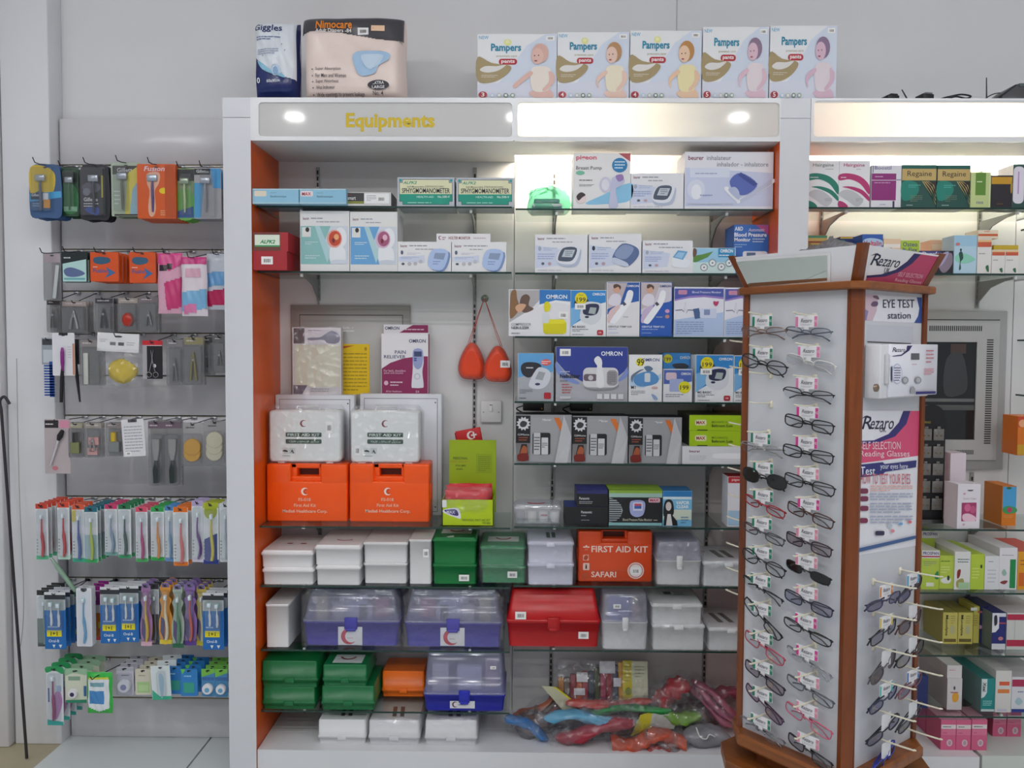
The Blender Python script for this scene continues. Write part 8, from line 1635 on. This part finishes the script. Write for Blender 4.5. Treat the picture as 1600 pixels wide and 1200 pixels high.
def on_crown(face, ops, W_px, H_px, u0, u1, parent, name, off=.0004):
    """sheet (0..W_px, 0..H_px) laid on the sloping crown panel between u0..u1 of its width"""
    mb = MB(); n = Vector((0, -(zc1 - zc0), -(f1 - f0))).normalized()
    def f(x, y, L):
        v_ = 1 - y / H_px; k = lerp_(v_); s = (u0 + (u1 - u0) * x / W_px) * 2 - 1
        p = Vector((s * (k - .012), -k, zc0 + (zc1 - .004 - zc0) * v_)) + n * (off + L * LAY)
        if face == 'R': p = Vector((-p.y, p.x, p.z))
        return tuple(p)
    ops_to(mb, ops, f); return mb.build(name, parent, recalc=False)
# mirror on the left crown panel
MIR = M('DDE2DC', .02, 1.0)
mb = MB(); n = Vector((0, -(zc1 - zc0), -(f1 - f0))).normalized()
def cpt(s, v_, o=0): return tuple(Vector((s * (lerp_(v_) - .012), -lerp_(v_), zc0 + (zc1 - .004 - zc0) * v_)) + n * o)
mb.add([cpt(-.97, .04, .003), cpt(.55, .08, .003), cpt(.55, .8, .003), cpt(-.97, .86, .003)], [(0, 1, 2, 3)], MIR); o = mb.build('mirror', crown_l, recalc=False)
mb = MB(); mb.add([cpt(-.995, .01, .002), cpt(.6, .03, .002), cpt(.6, .86, .002), cpt(-.995, .92, .002)], [(0, 1, 2, 3)], M('E8E8E8', .3)); mb.build('mirror_backing', crown_l, recalc=False)
def rezaro(x0, y0, x1, y1, c='16163A'):
    w = x1 - x0; h = y1 - y0
    return [('t', 'R', x0, y0, x0 + w * .3, y0 + h * .86, c, .004, .3), ('t', 'ezaro', x0 + w * .27, y0 + h * .3, x1, y0 + h * .86, c, .002, .35), ('q', [(x0 - w * .03, y0 + h * .2), (x0 + w * .12, y0 - h * .02), (x0 + w * .2, y0 + h * .0), (x0 + w * .1, y0 + h * .08)], c)]
pnl = [('r', 0, 0, 140, 80, 'E4E2E4'), ('p', [(0, 66), (30, 60), (58, 46), (76, 24), (84, 4), (140, 4), (140, 78), (0, 78)], 'B43A60'), ('p', [(0, 66), (30, 60), (58, 46), (76, 24), (84, 4), (98, 4), (88, 28), (68, 50), (40, 64), (0, 71)], '241E5A')]
on_crown('R', pnl + rezaro(2, 16, 62, 46) + [('t', 'UK', 34, 44, 46, 56, '16163A', .002), ('t', 'SELF SELECTION', 66, 50, 124, 60, 'E8B8C4', .002), ('t', 'Reading Glasses', 64, 65, 128, 75, 'ECC4CE', .002)], 140, 80, .06, .98, crown_r, 'sign_print')
# crumpled film lying in the crown
o = empty('crumpled_film', (cen.x - .02, cen.y - .04, ZB + .0185), SA, 'crumpled clear film heaped in the stand crown', 'plastic film')
crumple('film_sheet', .1, .09, .06, clear('E8E8EA', .3, .12, '9A989C', .35), 17, o, (0, 0, .045), .3, 26, 16)
# base board and cabinet below
kb2 = h2 + .035
mb = MB(); mb.loft([[(x, y, zz) for x, y in octo(kb2 - i, .07)] for zz, i in ((ZL - .032, .004), (ZL - .026, 0), (ZL - .006, 0), (ZL, .005))], WDX, smooth=False); mb.build('base_board', ST)
mb = MB(); mb.loft([[(x, y, zz) for x, y in octo(h2 - .012, .05)] for zz in (.12, ZL - .032)], wood('7A4018', 1, 2), smooth=False); mb.build('lower_cabinet', ST)
mb = MB(); mb.loft([[(x, y, zz) for x, y in octo(kb2 + .02, .07)] for zz in (ZL - .1, ZL - .072)], WDX, smooth=False); mb.build('lower_board', ST)
mb = MB(); mb.loft([[(x, y, zz) for x, y in octo(h2 + .02, .06)] for zz in (0.0, .12)], wood('723C16', 1, 0), smooth=False); mb.build('plinth', ST)
# printed panel on the right face: sheet pixels read off the photo are turned into panel coordinates
def on_right(ops, name, parent=None, off=.0):
    mb = MB()
    def f(x, y, L):
        p = face_hit(x, y, 'R', -.006)
        return (h2 - .006 + off + .0003 + L * LAY, p.y, p.z)
    ops_to(mb, ops, f); return mb.build(name, parent or ST, recalc=False)
on_right([('p', [(1348, 459), (1440, 465), (1440, 505), (1348, 501)], 'E2E2E8'), ('p', [(1432, 464.5), (1440, 465), (1440, 505), (1428, 504.5), (1434, 494), (1436, 482)], '2E4A8E'), ('p', [(1349, 459.5), (1368, 461), (1371, 470), (1369, 486), (1363, 501), (1349, 500.5)], 'CFB4C0'), ('q', [(1360, 476), (1364, 471), (1371, 472), (1370, 478), (1363, 479)], '6A5070'), ('q', [(1363, 463), (1370, 462), (1373, 468), (1366, 466)], '7A5A68'), ('p', [(1349, 482), (1356, 486), (1353, 500), (1349, 500)], '8A7CA8'),
          ('t', 'EYE TEST', 1379, 468, 1428, 481, '2A2A4A', .002), ('t', 'station', 1386, 488, 1422, 498, '2A2A4A', .002)], 'eye_test_sign')
on_right([('p', [(1354, 507), (1427, 510), (1427, 537), (1354, 534)], 'C4C6CE'), ('p', [(1355, 533), (1423, 536), (1423, 538), (1355, 535)], '4A4648')], 'recess_print')
on_right([('p', [(1343, 641), (1436, 642), (1435, 852), (1338, 868)], 'E4E4EA'), ('p', [(1411, 642), (1436, 642), (1435, 712), (1342, 724), (1342, 689), (1365, 688), (1388, 678), (1404, 660)], 'D64A74'), ('p', [(1411, 642), (1422, 642), (1416, 662), (1398, 682), (1370, 692), (1342, 694), (1342, 689), (1365, 688), (1388, 678), (1404, 660)], '2E2870')] + rezaro(1346, 650, 1396, 674) +
         [('t', 'UK', 1374, 668, 1384, 675, '16163A', .002), ('t', 'SELF SELECTION', 1343, 690, 1406, 702, 'F0D4DC', .003), ('t', 'Reading Glasses', 1343, 704, 1420, 716, 'F2DCE2', .003), ('p', [(1342, 726), (1378, 722), (1381, 725), (1431, 719), (1430, 730), (1382, 737), (1378, 741), (1342, 746)], '2A2C72'), ('t', 'Test', 1343, 729, 1366, 742, 'EEF0F6', .004), ('t', 'your eyes here', 1374, 724, 1417, 735, 'E4E6F0', .002), ('t', 'HOW TO TEST YOUR EYES', 1343, 740, 1421, 756, 'C85A6A', .001),
          ('R', 1342, 763, 1355, 771, '7A2A4A', 3), ('R', 1342, 775, 1355, 783, '7A2A4A', 3), ('R', 1342, 790, 1355, 798, '7A2A4A', 3), ('R', 1341, 809, 1354, 817, '7A2A4A', 3), ('l', 1358, 757, 1424, 768, 3, 'E4A8A0'), ('l', 1357, 769, 1424, 782, 3, 'A0A8C0'), ('l', 1357, 784, 1424, 802, 4, 'A0A8C0'), ('l', 1357, 804, 1424, 818, 3, 'A0A8C0'), ('e', 1388, 821, 4, 3, 'B8C4D0'), ('e', 1405, 818, 3, 2.4, '6AA8D8'), ('e', 1419, 815, 3, 2.4, 'D86A7A'), ('R', 1365, 829, 1379, 836, '2A2A4A', 2), ('e', 1392, 829, 3, 2.6, 'E08A9A'), ('p', [(1339, 856), (1428, 836), (1428, 841), (1339, 862)], '3A5A8E')], 'instruction_sheet')
# eye tester unit on the right face
R0 = face_hit(1354, 536, 'R'); R1 = face_hit(1428, 618, 'R')
et = empty('eye_tester', (0, 0, 0)); et.parent = ST
zt_, zb_2 = face_hit(1356, 538, 'R').z, face_hit(1356, 622, 'R').z
y0_, y1_ = R0.y, R1.y
mb = MB(); mb.rbox(h2 - .004, y0_, zb_2, h2 + .035, y1_, zt_, .003, M('D8D8DC', .35)); bd = mb.build('tester_body', et)
# front board reaching past the edge
B0 = face_hit(1388, 538, 'R', .036); B1 = face_hit(1461, 616, 'R', .036)
mb = MB(); mb.rbox(h2 + .034, B0.y, B1.z, h2 + .040, B1.y, zt_ + .001, .0015, M('E4E4EC', .3), 1); fb_ = mb.build('tester_board', et)
mb = MB()
def fB(x, y, L):
    p = face_hit(x, y, 'R', .040); return (h2 + .0402 + L * LAY, p.y, p.z)
ops_to(mb, rezaro(1394, 543, 1414, 551) + [('p', [(1417, 540), (1425, 540), (1420, 548), (1408, 556), (1394, 557), (1394, 556), (1408, 554), (1416, 547)], '241E5A'), ('r', 1423, 552, 1436, 562, '5A5C60'), ('e', 1401, 584, 8, 16, 'B8BED8'), ('e', 1401, 584, 7, 14.6, 'E2E4EE'), ('l', 1396, 573, 1406, 596, 6, '5A4A7A'), ('p', [(1391, 574), (1393, 571), (1393, 598), (1391, 594)], '2A2A4A'), ('l', 1446, 545, 1458, 568, 4, 'C86478'), ('l', 1443, 575, 1458, 586, 4, 'D87A88'), ('e', 1413, 594, 5, 5.5, '8A8C92'), ('e', 1413, 594, 3.4, 4, 'B4B6BA'), ('e', 1433, 594, 5, 5.5, '8A8C92'), ('e', 1433, 594, 3.4, 4, 'B4B6BA'), ('p', [(1420, 615), (1422, 605), (1425, 603), (1428, 607), (1428, 615)], 'A0A0A6'), ('p', [(1429, 612), (1460, 611), (1460, 615), (1429, 616)], '2A2870'), ('l', 1423, 568, 1436, 570, 1, 'B06070')], fB)
mb.build('board_print', fb_, recalc=False)
lk = face_hit(1368, 606, 'R', .035)
mb = MB(); mb.lathe([(.009, h2 + .034), (.009, h2 + .039), (.006, h2 + .041)], M('8A7868', .3, .6), (0, lk.y, lk.z), 'x', 14); mb.build('lock', et)
mb = MB(); q0 = face_hit(1384, 553, 'R', .036); q1 = face_hit(1391, 600, 'R', .036); mb.rbox(h2 + .034, q0.y - .004, q1.z, h2 + .044, q0.y + .006, q0.z, .003, M('C4C4C8', .3)); mb.build('side_dial', et)
# ------------------------------------------------------------------ glasses
PRG = M('E2DCC8', .4); STW = M('E6E4E6', .4)
def prong(x, z, face, L=.078, loop=True):
    """white plastic prong out of a face at in-plane coordinate x"""
    mb = MB(); r = .0022
    pts = [(-.0, 0, 0), (0, -L * .5, .001), (0, -L, .004)]
    mb.tube(pts, [.0026, .0022, .0022], PRG, 6)
    mb.tube([(0, -L + .0, .004), (.0035, -L - .004, .005), (0, -L - .009, .006), (-.0035, -L - .004, .005)], .0018, PRG, 5, True)
    mb.rbox(-.006, -.004, -.012, .006, .002, .006, .002, PRG, 1)
    o = mb.build('prong', ST)
    if face == 'L': o.location = (x, -h2 + .006, z)
    elif face == 'R': o.location = (h2 - .006, x, z); o.rotation_euler = (0, 0, math.pi / 2)
    elif face == 'B': o.location = (-h2 + .006, x, z); o.rotation_euler = (0, 0, -math.pi / 2)
    return o
def glasses(label, frame, lens, style, tagc, x, z, face, tilt=0.0, yaw=0.0, thick=.0016, drop=.042, L=.06, w=.128):
    """pair of glasses under its paper tag; local x = width, -y outward"""
    p = Vector((x, -h2 + .006 - L * .55, z)) if face == 'L' else Vector((h2 - .006 + L * .55, x, z))
    c, s = math.cos(SA), math.sin(SA)
    rz = SA + (0 if face == 'L' else math.pi / 2)
    loc = Vector((cen.x + p.x * c - p.y * s, cen.y + p.x * s + p.y * c, p.z))
    root = empty('reading_glasses', loc, rz, label, 'glasses', 'reading glasses on the stand')
    fm = M(frame, .25) if not frame.startswith('m') else M(frame[1:], .2, .7)
    g = empty('spectacles', (0, 0, -drop)); g.parent = root; g.rotation_euler = (.12, tilt, yaw)
    lw, lh = w * .40, {'round': .034, 'rect': .028, 'slim': .024, 'sun': .036, 'rimless': .026}[style]
    ex = {'round': 2.2, 'rect': 3.6, 'slim': 2.8, 'sun': 2.6, 'rimless': 2.8}[style]
    mbF = MB()
    for sd in (-1, 1):
        cx_ = sd * (w * .5 - lw * .5); ring = []
        for i in range(18):
            t = 2 * math.pi * i / 18; ct, st_ = math.cos(t), math.sin(t)
            ring.append((cx_ + lw / 2 * abs(ct) ** (2 / ex) * (1 if ct > 0 else -1), .004 * abs(cx_ / w) * 2 * 0 + (.006 * (abs(cx_ + lw / 2 * ct) / (w / 2)) ** 2), lh / 2 * abs(st_) ** (2 / ex) * (1 if st_ > 0 else -1)))
        if style == 'rimless': mbF.tube(ring[9:18] if False else ring[:10], thick * .8, fm, 5)
        else: mbF.tube(ring, thick, fm, 5, True)
        mb = MB(); mb.add(ring, [tuple(range(18))], clear('E8EAEE' if lens == 'clear' else lens, .1, .04) if lens != 'dark' else M('1A1A1E', .06)); mb.build('lens', g, recalc=False)
        # folded temple lying behind the lenses
        hx = sd * w * .5; mbT = MB()
        y_ = .010 if sd < 0 else .014
        mbT.tube([(hx, .006, lh * .2), (hx * 1.01, .010, lh * .2), (hx * .9, y_, lh * .16), (hx * .2, y_ + .004, lh * .05 - .004), (-hx * .55, y_ + .004, -lh * .15 - .004), (-hx * .85, y_ + .004, -lh * .5 - .004)], [thick * 1.1, thick * 1.2, thick * 1.1, thick, thick * 1.1, thick * 1.3], fm, 5)
        mbT.build('temple', g)
    b = w * .5 - lw
    mbF.tube([(-b, .001, lh * .12), (-b * .4, -.002, lh * .26), (b * .4, -.002, lh * .26), (b, .001, lh * .12)], thick, fm, 5)
    for sd in (-1, 1): mbF.tube([(sd * b * .8, .002, 0), (sd * b * .6, .006, -lh * .12)], .0014, fm, 5)
    mbF.build('frame', g)
    if tagc:
        mb = MB(); tw, th = .058, .026
        mb.box(-tw / 2, -.0004, -th - .002, tw / 2, .0004, .0, STW); mb.box(-.006, -.0004, -drop + .004, .006, .0004, -th - .002, STW); tg = mb.build('paper_tag', root)
        print_on(tg, (0, 0, 58, 26), tw, th, -.0005, [('r', 0, 1, 7, 25, tagc), ('r', 50, 1, 57.6, 25, tagc), ('t', 'Rezaro', 14, 6, 44, 15, '2A2A4A', .002, .35), ('l', 14, 18, 44, 23, 2, 'B8B8C4'), ('T', '+2.5', 51, 9, 57, 15, 'E8EEE8')], z0=-th - .002)
    elif tagc is None:
        mb = MB(); mb.box(-.02, -.0004, -drop + .004, .02, .0004, 0, M('DCDCE0', .4)); mb.build('paper_tag', root)
    return root
GA = '1E7A5C'; PK = 'D87AA8'; MG = 'C83A8A'; RS = 'D88AA0'
colA = [(500, GA, 'm9A7A6A', 'clear', 'rimless', 'pale brown rimless glasses on a green tag, top of left column', .05), (550, GA, '1A1A1E', 'clear', 'round', 'black oval glasses, second in the left column', .22),
        (591, 0), (637, 0), (682, GA, 'mB8B4B0', 'clear', 'rimless', 'clear rimless glasses below two empty prongs', .05), (727, GA, '1C1A1C', 'dark', 'sun', 'black sunglasses in the left column', .12), (770, GA, 'A01E2C', 'clear', 'slim', 'dark red glasses below the sunglasses', .2),
        (813, GA, '4A4A50', 'clear', 'slim', 'grey half-frame glasses in the left column', .18), (858, GA, '1A1A1E', 'clear', 'round', 'thin black glasses turned edge-on, left column', .25), (902, GA, '24242A', 'clear', 'rimless', 'black wire glasses tilted on their hook, left column', .28),
        (946, GA, '17171A', 'clear', 'slim', 'glossy black glasses hanging steeply tilted', .65), (990, GA, 'B84A5E', 'clear', 'rect', 'rose red glasses in the left column', .3), (1036, GA, '2A2230', 'C4B4C0', 'rect', 'dark violet glasses with tinted lenses, left column', .28), (1078, GA, '4A2A48', 'B8A4B4', 'slim', 'plum glasses hanging askew near the base', .45), (1122, GA, 'm8A8A90', 'clear', 'rimless', 'grey wire glasses at the bottom of the left column', .2)]
colB = [(500, PK, '5A6272', 'clear', 'rimless', 'blue-grey half-rim glasses, top of right column', .06), (547, PK, 'D8D4D0', 'clear', 'rimless', 'white half-rim glasses, second in right column', .2), (596, PK, '1E1E22', 'clear', 'rimless', 'black half-rim glasses, third in right column', .08), (641, MG, '1A181C', 'clear', 'rect', 'black rectangular glasses on a magenta tag, upper', .12), (688, MG, '17171A', 'clear', 'rect', 'bold black rectangular glasses below the first magenta tag', .1),
        (735, RS, '1E1A1C', 'clear', 'rect', 'black brown-tipped rectangular glasses, mid column', .16), (782, MG, '4A2A20', 'clear', 'rect', 'brown tortoise glasses in the right column', .2), (828, RS, '3A2434', 'C4B8C0', 'rect', 'dark plum glasses with tinted lenses, right column', .12), (872, RS, '1E1E20', 'dark', 'slim', 'dark sunglasses seen from above, right column', .14), (920, RS, '24243A', 'B4B4C8', 'rect', 'dark blue glasses with bluish lenses', .14),
        (965, MG, '1C1A1E', 'clear', 'slim', 'black slim glasses below the dark blue pair', .2), (1014, MG, 'mA0A0A6', 'clear', 'rimless', 'fine silver wire glasses in the right column', .3), (1056, RS, '5A5E64', 'clear', 'slim', 'grey glasses above the pink pair', .22), (1102, RS, 'C8607A', 'clear', 'rect', 'pink framed glasses near the base', .25), (1150, RS, '1E1E22', 'C4C0C8', 'rect', 'black glasses at the bottom of the right column', .2)]
rj = random.Random(5)
for cx_, colm, dx in ((1197, colA, -.075), (1268, colB, .05)):
    for e in colm:
        hp = face_hit(cx_ + 4, e[0] - 7, 'L', .0); xx = hp.x + rj.uniform(-.004, .004)
        prong(xx, hp.z, 'L')
        if e[1]: glasses(e[5], e[2], e[3], e[4], e[1], xx, hp.z, 'L', e[6], rj.uniform(-.12, .08))
for i, y in enumerate((535, 577, 668, 704, 742, 785, 822, 865, 905, 942)):   # prongs of the next face, seen past the post
    p = face_hit(1165, y, 'L'); prong(-h2 + .04, p.z, 'B', .065)
colR = [(1368, (908, 956, 1010, 1060, 1108, 1152)), (1410, (891, 940, 990, 1040, 1090, 1136))]
RL = [['slim violet-lens glasses on an orange-edged tag, right face', 'dark rectangular glasses on a yellow-edged tag, right face', 'grey tinted glasses on a plain tag, right face', 'dark bluish glasses above the lowest pair, right face', 'black and violet glasses near the bottom, right face', 'blue-framed glasses at the bottom of the right face'],
      ['tinted glasses at the outer top of the right face', 'brown tinted glasses on the outer prong, second row', 'thin black glasses on the outer prong, third row', 'rose glasses on the outer prong, fourth row', 'grey glasses on the outer prong, fifth row', None]]
RC = [[('3A3A5A', 'A8A4C0', 'slim', 'D8843A'), ('2A2A34', 'B8B8C8', 'rect', 'D8B84A'), ('5A5458', '8A8088', 'sun', None), ('2A3048', 'A8A8C4', 'slim', '4AB0B0'), ('22222E', 'A8A4BC', 'slim', None), ('2A3AA0', 'A0A4C8', 'rect', None)],
      [('3A3440', '8A88A8', 'slim', '3A9AC8'), ('5A3A34', '9A9098', 'sun', None), ('1E1E22', 'C8C4C8', 'round', None), ('8A5A6A', 'A8A0B4', 'slim', '3A6AB0'), ('3A3A44', 'A8A8B0', 'slim', None), None]]
for (cx_, ys), labs, cs in zip(colR, RL, RC):
    for y, lb, c in zip(ys, labs, cs):
        p = face_hit(cx_, y, 'R'); prong(p.y, p.z, 'R', .095)
        if lb: glasses(lb, c[0], c[1], c[2], c[3], p.y, p.z - .001, 'R', rj.uniform(-.3, -.1), rj.uniform(-.1, .1), L=.06)
